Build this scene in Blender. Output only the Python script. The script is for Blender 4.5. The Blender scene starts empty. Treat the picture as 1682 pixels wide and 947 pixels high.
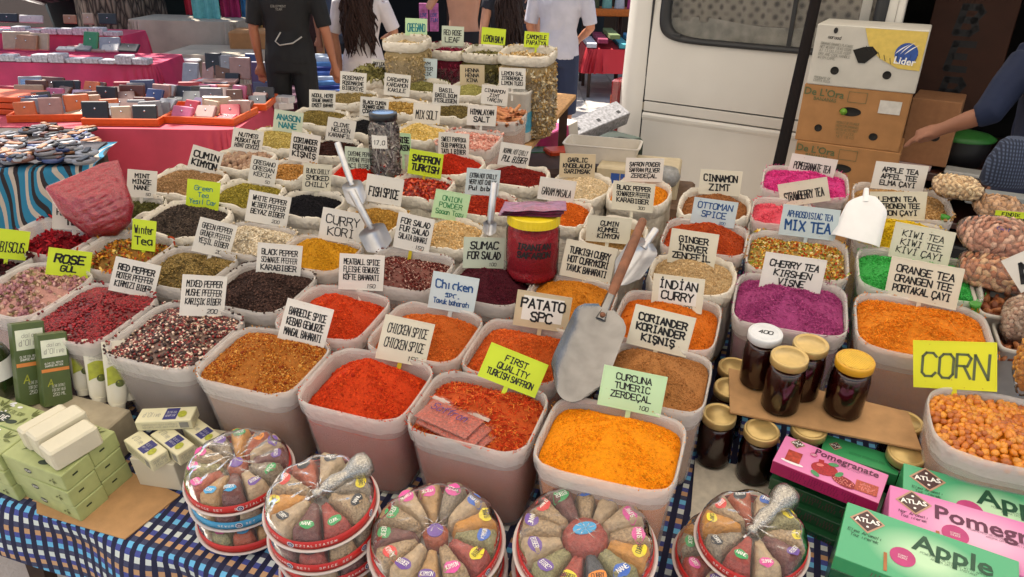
import bpy, bmesh, math, random
import numpy as np
from mathutils import Matrix, Vector
R = math.radians
sc = bpy.context.scene
# ---------------------------------------------------------------- camera
PITCH, ROLL, CAMH, FOC = R(24.8), R(1.5), 1.75, 1215.0
Fv = np.array([0, math.cos(PITCH), -math.sin(PITCH)]); R0 = np.array([1., 0, 0]); U0 = np.array([0, math.sin(PITCH), math.cos(PITCH)])
Rv = math.cos(ROLL)*R0+math.sin(ROLL)*U0; Uv = -math.sin(ROLL)*R0+math.cos(ROLL)*U0
Cv = np.array([0, 0, CAMH])
cd = bpy.data.cameras.new('camera'); cam = bpy.data.objects.new('camera', cd); sc.collection.objects.link(cam)
cd.sensor_width = 36; cd.lens = 36*FOC/1682; cd.clip_start = .05; cd.clip_end = 400
M = Matrix.Identity(4)
for i in range(3): M[i][0], M[i][1], M[i][2], M[i][3] = Rv[i], Uv[i], -Fv[i], Cv[i]
cam.matrix_world = M; sc.camera = cam
# ---------------------------------------------------------------- world, sun, exposure
SUN_EL, SUN_AZ = 58, -38          # azimuth from +Y towards +X, degrees
w = bpy.data.worlds.new('World'); sc.world = w; w.use_nodes = True
nt = w.node_tree; nt.nodes.clear()
sky = nt.nodes.new('ShaderNodeTexSky'); sky.sky_type = 'NISHITA'; sky.sun_disc = False
sky.sun_elevation = R(SUN_EL); sky.sun_rotation = R(SUN_AZ); sky.air_density = 1.0; sky.dust_density = 3.0; sky.ozone_density = .6
bg = nt.nodes.new('ShaderNodeBackground'); bg.inputs[1].default_value = .115
wo = nt.nodes.new('ShaderNodeOutputWorld'); nt.links.new(sky.outputs[0], bg.inputs[0]); nt.links.new(bg.outputs[0], wo.inputs[0])
sd = bpy.data.lights.new('sun', 'SUN'); sd.energy = 5.0; sd.angle = R(.5); sd.color = (1, .93, .83)
so = bpy.data.objects.new('sun', sd); sc.collection.objects.link(so)
sdir = Vector((math.sin(R(SUN_AZ))*math.cos(R(SUN_EL)), math.cos(R(SUN_AZ))*math.cos(R(SUN_EL)), math.sin(R(SUN_EL))))
so.rotation_euler = sdir.to_track_quat('Z', 'Y').to_euler(); so.location = (-4, 6, 12)
sc.view_settings.view_transform = 'Standard'; sc.view_settings.look = 'None'; sc.view_settings.exposure = 1.0; sc.view_settings.gamma = 1
sc.cycles.transparent_max_bounces = 16; sc.cycles.max_bounces = 8; sc.cycles.use_denoising = True
# ---------------------------------------------------------------- placing helpers
def ray(x, y): return Fv*FOC+Rv*(x-841)-Uv*(y-473.5)
def at(x, y, z):
    d = ray(x, y); return Cv+d*(z-CAMH)/d[2]
def far(x, y, dist):                                    # point on the ray at forward distance
    return Cv+ray(x, y)*dist/FOC
def dep(p): return float((np.asarray(p)-Cv)@Fv)
YAW, SLO = R(19), R(8)                                    # the stall: front edge direction and the tilt of its board
e1 = np.array([math.cos(YAW), -math.sin(YAW), 0]); eh = np.array([math.sin(YAW), math.cos(YAW), 0])
e2 = math.cos(SLO)*eh+np.array([0, 0, math.sin(SLO)]); en = np.cross(e1, e2)
T0 = at(602, 632, .965)-en*.21
def tp(x, y, h=0.):                                       # point h above the board
    d = ray(x, y); return Cv+d*(((T0+en*h-Cv)@en)/(d@en))
def W(u, v, h=0.): return T0+e1*u+e2*v+en*h
def uvof(p): return float((p-T0)@e1), float((p-T0)@e2)
def frame(p, ax=None, rz=0.):
    X, Y, Z = (e1, e2, en) if ax is None else ax
    c, s = math.cos(rz), math.sin(rz); X, Y = X*c+Y*s, -X*s+Y*c
    m = Matrix.Identity(4)
    for i in range(3): m[i][0], m[i][1], m[i][2], m[i][3] = X[i], Y[i], Z[i], p[i]
    return m
def upright(p, rz=0.): return Matrix.Translation(Vector(p)) @ Matrix.Rotation(rz, 4, 'Z')
rng = np.random.default_rng(7); random.seed(7)
def lin(c):
    if isinstance(c, str): c = tuple(int(c[i:i+2], 16)/255 for i in (0, 2, 4))
    return tuple((v/12.92 if v <= .04045 else ((v+.055)/1.055)**2.4) for v in c[:3])
# ---------------------------------------------------------------- materials
MATS = {}
def mat(name, col='888888', rough=.6, metal=0., var=.12, sc_=40., bump=0., bsc=None, alpha=1., coat=0., trans=0., attr=False, spec=.5, lo=None):
    if name in MATS: return MATS[name]
    m = bpy.data.materials.new(name); m.use_nodes = True; t = m.node_tree; N, L = t.nodes, t.links
    b = N['Principled BSDF']; MATS[name] = m
    b.inputs['Roughness'].default_value = rough; b.inputs['Metallic'].default_value = metal
    b.inputs['Specular IOR Level'].default_value = spec
    if coat: b.inputs['Coat Weight'].default_value = coat; b.inputs['Coat Roughness'].default_value = .08
    tc = N.new('ShaderNodeTexCoord'); nz = N.new('ShaderNodeTexNoise'); nz.inputs['Scale'].default_value = sc_; nz.inputs['Detail'].default_value = 3
    L.new(tc.outputs['Object'], nz.inputs['Vector'])
    mx = N.new('ShaderNodeMix'); mx.data_type = 'RGBA'; mx.blend_type = 'MULTIPLY'; mx.inputs[0].default_value = 1
    if attr:
        a = N.new('ShaderNodeAttribute'); a.attribute_name = 'Col'; L.new(a.outputs['Color'], mx.inputs[6])
    else: mx.inputs[6].default_value = (*lin(col), 1)
    r = N.new('ShaderNodeMapRange'); r.inputs['From Min'].default_value = .3; r.inputs['From Max'].default_value = .7
    r.inputs['To Min'].default_value = 1-var if lo is None else lo; r.inputs['To Max'].default_value = 1+var*.6
    L.new(nz.outputs['Fac'], r.inputs['Value']); L.new(r.outputs[0], mx.inputs[7]); L.new(mx.outputs[2], b.inputs['Base Color'])
    if bump:
        n2 = N.new('ShaderNodeTexNoise'); n2.inputs['Scale'].default_value = bsc or sc_*2; n2.inputs['Detail'].default_value = 4
        L.new(tc.outputs['Object'], n2.inputs['Vector'])
        bp = N.new('ShaderNodeBump'); bp.inputs['Strength'].default_value = bump; bp.inputs['Distance'].default_value = .01
        L.new(n2.outputs['Fac'], bp.inputs['Height']); L.new(bp.outputs[0], b.inputs['Normal']); L.new(bp.outputs[0], b.inputs['Coat Normal'])
    b.inputs['Alpha'].default_value = alpha; b.inputs['Transmission Weight'].default_value = trans
    return m
def clear(name, tint=(1, 1, 1), gloss=1.0, rough=.05, body=0.):         # thin clear plastic or glass: transparent plus mirror
    if name in MATS: return MATS[name]
    m = bpy.data.materials.new(name); m.use_nodes = True; t = m.node_tree; N, L = t.nodes, t.links; N.clear(); MATS[name] = m
    o = N.new('ShaderNodeOutputMaterial'); tr = N.new('ShaderNodeBsdfTransparent'); tr.inputs[0].default_value = (*tint, 1)
    g = N.new('ShaderNodeBsdfGlossy'); g.inputs['Roughness'].default_value = rough
    lw = N.new('ShaderNodeLayerWeight'); lw.inputs[0].default_value = (.17 if body else .3)*gloss
    tc = N.new('ShaderNodeTexCoord'); nz = N.new('ShaderNodeTexNoise'); nz.inputs['Scale'].default_value = 55; nz.inputs['Detail'].default_value = 3
    L.new(tc.outputs['Object'], nz.inputs['Vector'])
    bp = N.new('ShaderNodeBump'); bp.inputs['Strength'].default_value = .16 if body else .05; bp.inputs['Distance'].default_value = .01
    L.new(nz.outputs['Fac'], bp.inputs['Height']); L.new(bp.outputs[0], g.inputs['Normal']); L.new(bp.outputs[0], lw.inputs['Normal'])
    mx = N.new('ShaderNodeMixShader'); L.new(lw.outputs['Fresnel'], mx.inputs[0]); L.new(g.outputs[0], mx.inputs[2])
    if body:
        d = N.new('ShaderNodeBsdfDiffuse'); d.inputs[0].default_value = (.8, .78, .76, 1); m2 = N.new('ShaderNodeMixShader'); m2.inputs[0].default_value = body
        L.new(tr.outputs[0], m2.inputs[1]); L.new(d.outputs[0], m2.inputs[2]); L.new(m2.outputs[0], mx.inputs[1])
    else: L.new(tr.outputs[0], mx.inputs[1])
    L.new(mx.outputs[0], o.inputs[0]); return m
def cloth_mat(name, su, sv, cell, rough=.85, lum=1.):                    # woven check: one colour ramp along each direction of the UV map (metres)
    m = bpy.data.materials.new(name); m.use_nodes = True; t = m.node_tree; N, L = t.nodes, t.links; b = N['Principled BSDF']; b.inputs['Roughness'].default_value = rough
    uv = N.new('ShaderNodeUVMap'); uv.uv_map = 'UVMap'; sp = N.new('ShaderNodeSeparateXYZ'); L.new(uv.outputs[0], sp.inputs[0])
    outs = []
    for k, stops in enumerate((su, sv)):
        dv = N.new('ShaderNodeMath'); dv.operation = 'DIVIDE'; dv.inputs[1].default_value = cell*len(stops); L.new(sp.outputs[k], dv.inputs[0])
        fr = N.new('ShaderNodeMath'); fr.operation = 'FRACT'; L.new(dv.outputs[0], fr.inputs[0])
        cr = N.new('ShaderNodeValToRGB'); cr.color_ramp.interpolation = 'CONSTANT'
        while len(cr.color_ramp.elements) < len(stops): cr.color_ramp.elements.new(.5)
        for i, s in enumerate(stops):
            cr.color_ramp.elements[i].position = i/len(stops); cr.color_ramp.elements[i].color = (*[c*lum for c in lin(s)], 1)
        L.new(fr.outputs[0], cr.inputs[0]); outs.append(cr)
    mx = N.new('ShaderNodeMix'); mx.data_type = 'RGBA'; mx.blend_type = 'DARKEN'; mx.inputs[0].default_value = 1
    wv = N.new('ShaderNodeTexChecker'); wv.inputs['Scale'].default_value = 700; L.new(uv.outputs[0], wv.inputs['Vector'])
    mr = N.new('ShaderNodeMapRange'); mr.inputs['To Min'].default_value = .9; mr.inputs['To Max'].default_value = 1.
    L.new(wv.outputs['Fac'], mr.inputs[0]); L.new(mr.outputs[0], mx.inputs[0])
    L.new(outs[0].outputs[0], mx.inputs[6]); L.new(outs[1].outputs[0], mx.inputs[7]); L.new(mx.outputs[2], b.inputs['Base Color'])
    return m
# ---------------------------------------------------------------- objects and tags
col = sc.collection
def tag(o, label=None, cat=None, group=None, kind=None):
    if label: o['label'] = label
    if cat: o['category'] = cat
    if group: o['group'] = group
    if kind: o['kind'] = kind
    return o
def link(name, me, m=None, parent=None, M=None, **k):
    o = bpy.data.objects.new(name, me); col.objects.link(o)
    if me is not None and m is not None and not me.materials:
        for q in (m if isinstance(m, (list, tuple)) else [m]): me.materials.append(q)
    if parent is not None: o.parent = parent
    if M is not None: o.matrix_basis = M
    return tag(o, **k)
def empty(name, M, label=None, cat=None, group=None, kind=None):
    o = bpy.data.objects.new(name, None); col.objects.link(o); o.matrix_basis = M; o.empty_display_size = .05
    return tag(o, label, cat, group, kind)
def copy_tree(o, parent=None):
    c = o.copy(); col.objects.link(c)
    if parent is not None: c.parent = parent
    for ch in list(o.children): copy_tree(ch, c)
    return c
def fastmesh(name, V, T, smooth=False, colr=None):                         # V (n,3), T (m,3|4) arrays
    V = np.asarray(V, np.float32); T = np.asarray(T, np.int32); k = T.shape[1]
    me = bpy.data.meshes.new(name); me.vertices.add(len(V)); me.vertices.foreach_set('co', V.ravel())
    me.loops.add(T.size); me.loops.foreach_set('vertex_index', T.ravel())
    me.polygons.add(len(T)); me.polygons.foreach_set('loop_start', np.arange(0, T.size, k, dtype=np.int32))
    me.polygons.foreach_set('loop_total', np.full(len(T), k, np.int32))
    me.polygons.foreach_set('use_smooth', np.full(len(T), smooth) if np.isscalar(smooth) else smooth)
    if colr is not None:
        a = me.color_attributes.new('Col', 'FLOAT_COLOR', 'POINT'); a.data.foreach_set('color', np.c_[colr, np.ones(len(V))].astype(np.float32).ravel())
    me.update(calc_edges=True); return me
class MB:                                                                  # collects shapes into one mesh, faces may carry a material index
    def __init__(s): s.v = []; s.f = []; s.mi = []; s.sm = []
    def add(s, v, f, mi=0, sm=False):
        n = len(s.v); s.v += [tuple(map(float, p)) for p in v]; s.f += [tuple(i+n for i in q) for q in f]; s.mi += [mi]*len(f); s.sm += [sm]*len(f); return s
    def box(s, x0, x1, y0, y1, z0, z1, mi=0, bev=0.):
        if bev:
            b = bev; V = []; 
            for z, ins in ((z0, b), (z0+b, 0), (z1-b, 0), (z1, b)):
                xa, xb, ya, yb = x0+ins, x1-ins, y0+ins, y1-ins; c = b if not ins else b*.6
                V += [(xa+c, ya, z), (xb-c, ya, z), (xb, ya+c, z), (xb, yb-c, z), (xb-c, yb, z), (xa+c, yb, z), (xa, yb-c, z), (xa, ya+c, z)]
            F = [tuple(range(7, -1, -1)), tuple(range(24, 32))]
            for k in range(3):
                for i in range(8): F.append((k*8+i, k*8+(i+1) % 8, k*8+8+(i+1) % 8, k*8+8+i))
            return s.add(V, F, mi)
        V = [(x, y, z) for z in (z0, z1) for y in (y0, y1) for x in (x0, x1)]
        return s.add(V, [(0, 2, 3, 1), (4, 5, 7, 6), (0, 1, 5, 4), (2, 6, 7, 3), (0, 4, 6, 2), (1, 3, 7, 5)], mi)
    def loft(s, rings, mi=0, sm=True, caps=(True, True)):
        n = len(rings[0]); V = [p for r in rings for p in r]; F = []
        for k in range(len(rings)-1):
            for i in range(n): F.append((k*n+i, k*n+(i+1) % n, (k+1)*n+(i+1) % n, (k+1)*n+i))
        s.add(V, F, mi, sm)
        if caps[0]: s.add(rings[0], [tuple(range(n-1, -1, -1))], mi)
        if caps[1]: s.add(rings[-1], [tuple(range(n))], mi)
        return s
    def lathe(s, prof, n=32, mi=0, c=(0, 0), caps=(True, True), sm=True):
        return s.loft([[(c[0]+r*math.cos(2*math.pi*i/n), c[1]+r*math.sin(2*math.pi*i/n), z) for i in range(n)] for r, z in prof], mi, sm, caps)
    def tube(s, pts, rad, n=8, mi=0, sm=True):
        pts = [Vector(p) for p in pts]; rings = []; up = None
        for k, p in enumerate(pts):
            d = (pts[min(k+1, len(pts)-1)]-pts[max(k-1, 0)]).normalized()
            if up is None: up = Vector((0, 0, 1)) if abs(d.z) < .9 else Vector((1, 0, 0))
            a = d.cross(up).normalized(); b = a.cross(d); up = b
            r = rad[k] if isinstance(rad, (list, tuple)) else rad
            rings.append([p+a*r*math.cos(2*math.pi*i/n)+b*r*math.sin(2*math.pi*i/n) for i in range(n)])
        rings = [r[::-1] for r in rings]
        return s.loft(rings, mi, sm)
    def grid(s, fn, nu, nv, mi=0, sm=True):
        V = [fn(i/nu, j/nv) for j in range(nv+1) for i in range(nu+1)]
        F = [(j*(nu+1)+i, j*(nu+1)+i+1, (j+1)*(nu+1)+i+1, (j+1)*(nu+1)+i) for j in range(nv) for i in range(nu)]
        return s.add(V, F, mi, sm)
    def mesh(s, name='mesh'):
        me = bpy.data.meshes.new(name); me.from_pydata(s.v, [], s.f)
        me.polygons.foreach_set('material_index', s.mi); me.polygons.foreach_set('use_smooth', s.sm); me.update(); return me
    def obj(s, name, m, parent=None, M=None, **k): return link(name, s.mesh(name), m, parent, M, **k)
def sup(a, b, e, n=48, z=0., ph=0.):
    t = np.linspace(0, 2*np.pi, n, endpoint=False)+ph
    return np.c_[np.sign(np.cos(t))*np.abs(np.cos(t))**e*a, np.sign(np.sin(t))*np.abs(np.sin(t))**e*b, np.full(n, z)]
_wv = [(rng.normal(size=2), rng.uniform(0, 6.28)) for _ in range(14)]
def fbm(x, y, f=1., seed=0):
    r = 0
    for k, (d, p) in enumerate(_wv): r = r+np.sin((d[0]*x+d[1]*y)*f*(1+k*.35)+p*(1+seed))/(1+k*.35)
    return r/4
# ---------------------------------------------------------------- hand lettering: strokes on a 4 x 6 grid
G = dict(A='002640 1232', B='0006 0636453303 33413000', C='4536160501103041', D='0006 062644422000', E='46060040 0333', F='460600 0333', G='45361605011030414323',
 H='0006 4046 0343', I='1030 1636 2026', J='3631201001', K='0006 460340', L='060040', M='0006234640', N='00064046', O='160501103041453616', P='0006 0636453303',
 Q='160501103041453616 2240', R='0006 0636453303 2340', S='45361605133341301001', T='0646 2620', U='060110304146', V='062046', W='0610243046', X='0046 0640', Y='062346 2320', Z='06460040',
 a='3414030110313430', b='0600 0314243331201001', c='34140301103', d='3630 34140301103130', e='0232331403011030', f='36251520 0434', g='3414030110313430', h='0600 0314243330', i='1410', k='0600 340230',
 l='1610', m='0004 03141310 13243330', n='0004 0314243330', o='140301102031332414', p='0400 04243311', r='0004 031434', s='34140323213000', t='2611203 0444', u='040110313430', v='041034', w='0410233044', x='0034 0430', y='0412 3400', z='04340030',
 )
G.update({'0': G['O'], '1': '152620', '2': '05163645440040', '3': '06462442413000', '5': '4606033342413000', '4': '30360242', '7': '064610', '8': '1605143341302001133445361 6'.replace(' ', ''), '6': '36050110304133130 2'.replace(' ', ''), '9': '4316050333', '.': '1020', '-': '0333', ':': '1011 1415', "'": '2526', '/': '0046', '%': '0046 0515 3141', '!': '2622 2021'})
ACC = {'Ç': 'C', 'Ş': 'S', 'İ': 'I', 'Ö': 'O', 'Ü': 'U', 'ç': 'c', 'ş': 's', 'ö': 'o', 'ü': 'u', 'ß': 'B', 'Ğ': 'G'}
def strokes(ch):
    base = ACC.get(ch, ch); out = []
    for s in G.get(base, '').split(): out.append([(int(s[i]), int(s[i+1])) for i in range(0, len(s)-1, 2)])
    if ch in 'ÇŞçş': out.append([(2, 0), (2.3, -1), (1.6, -1.7)])
    if ch in 'İ': out.append([(2, 7.3), (2, 7.9)])
    if ch in 'ÖÜöü': h = 7.3 if ch in 'ÖÜ' else 5.3; out += [[(1, h), (1, h+.6)], [(3, h), (3, h+.6)]]
    return out
def write(mb, lines, w, h, z=0., pen=.8, jit=.12, x0=0., y0=0., lead=1.35, fill=.9, slant=.06, mi=0, sizes=None, align='c'):
    """letters as flat marker strokes inside a w x h rectangle centred on (x0, y0)"""
    n = len(lines); sizes = sizes or [1.]*n; tot = sum(sizes)*lead; u = h*fill/tot/6.4
    y = y0+h*fill/2
    for ln, szz in zip(lines, sizes):
        adv = sum(3.2 if c == ' ' else (5.0 if c.isupper() or c.isdigit() else 4.2) for c in ln)-1
        sx = min(u*szz, w*fill/max(adv, 1)); sy = u*szz
        if sx < sy*.42: sy = sx/.42
        y -= u*szz*6.4*lead*.86
        x = x0-adv*sx/2 if align == 'c' else x0-w*fill/2; pw = pen*.5*min(sy, sx*1.4)
        for c in ln:
            jy = random.uniform(-1, 1)*jit*sy*2; ja = random.uniform(-1, 1)*jit*.6
            for st in strokes(c):
                P = [(x+(px+slant*py*2)*sx+ja*py*sx*.3, y+jy+(py+random.uniform(-1, 1)*jit)*sy) for px, py in st]
                for a, b in zip(P, P[1:]):
                    dx, dy = b[0]-a[0], b[1]-a[1]; l = math.hypot(dx, dy) or 1e-6; nx, ny = -dy/l*pw, dx/l*pw; ex, ey = dx/l*pw*.7, dy/l*pw*.7
                    mb.add([(a[0]+nx-ex, a[1]+ny-ey, z), (a[0]-nx-ex, a[1]-ny-ey, z), (b[0]-nx+ex, b[1]-ny+ey, z), (b[0]+nx+ex, b[1]+ny+ey, z)], [(0, 1, 2, 3)], mi)
            x += sx*(3.2 if c == ' ' else (5.0 if c.isupper() or c.isdigit() else 4.2))
        y -= u*szz*6.4*lead*.14
    return mb
def print_text(body, size, bold=.0, shear=0., sx=1.):                      # printed lettering on packaging
    cu = bpy.data.curves.new('print', 'FONT'); cu.body = body; cu.size = size; cu.offset = bold*size; cu.shear = shear; cu.resolution_u = 2; cu.align_x = 'CENTER'; cu.align_y = 'CENTER'
    o = bpy.data.objects.new('tmp', cu); col.objects.link(o); bpy.context.view_layer.update()
    me = bpy.data.meshes.new_from_object(o.evaluated_get(bpy.context.evaluated_depsgraph_get())); bpy.data.objects.remove(o); bpy.data.curves.remove(cu)
    if sx != 1: me.transform(Matrix.Diagonal((sx, 1, 1, 1)))
    me.materials.clear(); return me
INK = mat('marker_black', '16161a', .6, var=.2); INKB = mat('marker_blue', '1b4f8c', .6); INKT = mat('marker_teal', '1d7f8a', .6); INKG = mat('marker_green', '2f8a52', .6); INKW = mat('print_white', 'f2f0ea', .5, var=.03); INKGR = mat('print_grey', '8b8a80', .6); INKP = mat('marker_purple', '3c2a7a', .6)
# ---------------------------------------------------------------- ground
def ground():
    mb = MB(); mb.add([(-60, -30, 0), (60, -30, 0), (60, 90, 0), (-60, 90, 0)], [(0, 1, 2, 3)])
    m = mat('pavement', 'b4aca2', .9, var=.25, sc_=1.2, bump=.4, bsc=60)
    mb.obj('ground', m, kind='structure', label='grey dusty paved market ground')
    # grey paving slabs near the stall, joints recessed
    mb = MB(); mb.box(-.245, .245, -.245, .245, 0, .012, bev=.006); me = mb.mesh('paver'); me.materials.append(mat('paver_stone', 'b8b0a6', .9, var=.2, sc_=3, bump=.4, bsc=80))
    root = empty('pavement', Matrix.Identity(4), label='grey square paving slabs around the market stalls', kind='structure')
    for cx, cy, nx, ny in ((.6, 8.2, 4, 10), (-2.6, 1.2, 5, 5), (-5.2, 5.2, 5, 5)):
        for i in range(nx):
            for j in range(ny):
                o = link('paver', me, None, root, Matrix.Translation((cx+i*.5, cy+j*.5, .004+random.uniform(0, .002))))
ground()
# ---------------------------------------------------------------- the two boards of the stall
BW = mat('chipboard', 'b88d5a', .75, var=.3, sc_=90, bump=.15); WOODD = mat('dark_wood', '3a2518', .7, var=.3, sc_=20)
def table(u0, u1, v0, v1, label, legs):
    M = frame(W(0, 0, 0)); root = empty('stall_table', M, label, 'table', 'boards of the spice stall')
    MB().box(u0, u1, v0, v1, -.026, -.004, bev=.002).obj('tabletop', BW, root)
    for u, v in legs:
        p = W(u, v, -.027); mb = MB(); k = .025
        V = [(x*s*.8, y*s*.8, z) for z, s in ((-p[2]+.001, .7), (-.02, 1.)) for x, y in ((-k, -k), (k, -k), (k, k), (-k, k))]
        mb.add(V, [(3, 2, 1, 0), (4, 5, 6, 7), (0, 1, 5, 4), (1, 2, 6, 5), (2, 3, 7, 6), (3, 0, 4, 7)])
        o = mb.obj('leg', WOODD, root); o.matrix_basis = M.inverted() @ Matrix.Translation(Vector(p))
table(-1.13, -.2615, .402, 2.5, 'long chipboard table under the rows of spice sacks, bare at its far right edge', [(-.3, 2.42), (-1.07, 2.42), (-1.07, .6), (-.3, 1.5)])
table(-1.62, 1.62, -.328, .400, 'chipboard table along the front under the checked cloth', [(-.74, -.27), (1.56, -.27), (.5, .3)])
table(-.2595, 1.62, .402, 1.2, 'chipboard table under the checked cloth, beside the white van', [(1.56, 1.12), (.5, 1.12)])
def cloth():
    hang = .135; vf = -.332
    cut = lambda u: hang*(1+.10*math.sin(u*9)+.05*math.sin(u*23+1))
    def fn(s, t):
        u = -1.6+s*3.25
        L = 1.1 if u > -1.09 else .39; d = t*(L-vf+cut(u))                      # along: from the back of the cloth forward, then down
        v = L-d
        if v > vf: h = .0015+.0015*math.sin(u*31+v*17)+.0015*math.sin(v*41-u*13); return tuple(u*e1[i]+v*e2[i]+en[i]*h+T0[i] for i in range(3))
        q = vf-v; wob = .014*math.sin(u*26+math.sin(u*5)*2)*min(1, q/.05)
        p = u*e1+vf*e2+T0-eh*(.008*min(1, q/.012)+wob*.9+.012*min(1, q/.1))+np.array([0, 0, -1.])*max(0, q-.006)
        return tuple(p)
    mb = MB(); nu, nv = 320, 110; mb.grid(fn, nu, nv); me = mb.mesh('cloth'); uvl = me.uv_layers.new(name='UVMap')
    vs = np.array([[-1.6+i/nu*3.25, -(1.1 if -1.6+i/nu*3.25 > -1.09 else .39)+(j/nv)*((1.1 if -1.6+i/nu*3.25 > -1.09 else .39)-vf+cut(-1.6+i/nu*3.25))] for j in range(nv+1) for i in range(nu+1)])
    idx = np.empty(len(me.loops), np.int32); me.loops.foreach_get('vertex_index', idx); uvl.data.foreach_set('uv', vs[idx].astype(np.float32).ravel())
    m = cloth_mat('checked_cloth', ['e0e4e0', '16193a', 'd4dcdc', '16193a'], ['c8d0cc', '26348c', 'c09468', '1c2250', '5cb0dc', '26348c', 'c8d0cc', '1c2250', 'b88c60', '26348c', '5cb0dc', '1c2250'], .0118)
    link('tablecloth', me, m, label='blue, white and tan checked cloth spread over the stall and hanging at its front edge', cat='tablecloth')
cloth()
# ---------------------------------------------------------------- tubs, sacks and their heaps
TUBW = mat('tub_plastic', 'e2d8d0', .38, var=.08, sc_=12, bump=.06, bsc=14, alpha=.30)
LINER = mat('liner_film', 'f4efe9', .14, var=.05, sc_=30, bump=.5, bsc=70, alpha=.38, spec=.6)
SACK = mat('sack_film', 'd3cbbc', .5, var=.12, sc_=18, bump=.7, bsc=60)
GRAIN = mat('spice_grain', attr=True, rough=.8, var=.18, sc_=160, bump=.5, bsc=420, spec=.18)
SHINY = mat('spice_glossy', attr=True, rough=.35, var=.12, sc_=200, spec=.45)
def template(kind):
    if kind == 'sphere':
        t = (1+5**.5)/2; V = np.array([(-1, t, 0), (1, t, 0), (-1, -t, 0), (1, -t, 0), (0, -1, t), (0, 1, t), (0, -1, -t), (0, 1, -t), (t, 0, -1), (t, 0, 1), (-t, 0, -1), (-t, 0, 1)])/math.hypot(1, t)
        F = [(0, 11, 5), (0, 5, 1), (0, 1, 7), (0, 7, 10), (0, 10, 11), (1, 5, 9), (5, 11, 4), (11, 10, 2), (10, 7, 6), (7, 1, 8), (3, 9, 4), (3, 4, 2), (3, 2, 6), (3, 6, 8), (3, 8, 9), (4, 9, 5), (2, 4, 11), (6, 2, 10), (8, 6, 7), (9, 8, 1)]
    elif kind == 'oct': V = np.array([(1, 0, 0), (-1, 0, 0), (0, 1, 0), (0, -1, 0), (0, 0, 1), (0, 0, -1.)]); F = [(0, 2, 4), (2, 1, 4), (1, 3, 4), (3, 0, 4), (2, 0, 5), (1, 2, 5), (3, 1, 5), (0, 3, 5)]
    elif kind == 'rod':
        a = [0, 2.1, 4.2]; V = np.array([(x, math.cos(q), math.sin(q)) for x in (-1, 1) for q in a]); F = [(0, 1, 4), (0, 4, 3), (1, 2, 5), (1, 5, 4), (2, 0, 3), (2, 3, 5), (0, 2, 1), (3, 4, 5)]
    else: V = np.array([(-1, -.5, 0), (0, -.62, .25), (1, -.3, -.1), (.8, .5, .15), (0, .6, .3), (-1, .35, -.1)]); F = [(0, 1, 4), (0, 4, 5), (1, 2, 3), (1, 3, 4)]
    return V, np.array(F)
KT = dict(sphere=('sphere', (1, 1, 1), .62), seed=('oct', (1.6, .75, .75), .6), oct=('oct', (1, 1, 1), 1), rod=('rod', (1, .2, .2), .5), flake=('flake', (1, 1, .8), .5), leaf=('flake', (1.3, .8, 1.2), .6), stick=('rod', (1, .13, .13), .5), chip=('oct', (1.3, .9, .3), 1))
def rotmats(n, tilt):
    a = rng.uniform(0, 2*np.pi, n); b = rng.normal(0, tilt, n); c = rng.normal(0, tilt, n)
    ca, sa, cb, sb, cc, s2 = np.cos(a), np.sin(a), np.cos(b), np.sin(b), np.cos(c), np.sin(c); z = np.zeros(n); o = np.ones(n)
    A = np.stack([ca, -sa, z, sa, ca, z, z, z, o], -1).reshape(n, 3, 3); B = np.stack([cb, z, sb, z, o, z, -sb, z, cb], -1).reshape(n, 3, 3); Cc = np.stack([o, z, z, z, cc, -s2, z, s2, cc], -1).reshape(n, 3, 3)
    return A @ B @ Cc
def scatter(P, kind, size, pal, jit=.3, tilt=.5):
    tk, sc3, _ = KT[kind]; V, F = template(tk); n = len(P)
    s = size*rng.uniform(1-jit, 1+jit, (n, 1, 1)); V2 = (V*np.array(sc3))[None]*s*rng.uniform(.85, 1.15, (n, 1, 3))
    V2 = np.einsum('nij,nkj->nki', rotmats(n, tilt), V2)+P[:, None, :]
    pc = np.array([lin(c) for c in pal]); c = pc[rng.integers(0, len(pal), n)]*rng.uniform(.72, 1.22, (n, 1))
    return V2.reshape(-1, 3), (F[None]+np.arange(n)[:, None, None]*len(V)).reshape(-1, 3), np.repeat(c, len(V), 0)
def heap_z(rho, th, P):
    H, low, peak, pw, amp, fr, sd_ = P
    z = H+low+(peak-low)*(1-rho**pw); x, y = rho*np.cos(th), rho*np.sin(th)
    for k in range(3):                                     # places where a scoop has dug in or the heap has slumped
        q = (sd_*1.7+k*2.3); cx, cy = .5*math.cos(q), .5*math.sin(q); z = z+amp*(-1.6 if k == 0 else .9)*np.exp(-((x-cx)**2*(9+4*k)+(y-cy)**2*(14-3*k)))
    return z+amp*(fbm(np.cos(th)*rho*fr, np.sin(th)*rho*fr, 1, sd_))*(1-rho**6*.5)
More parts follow.
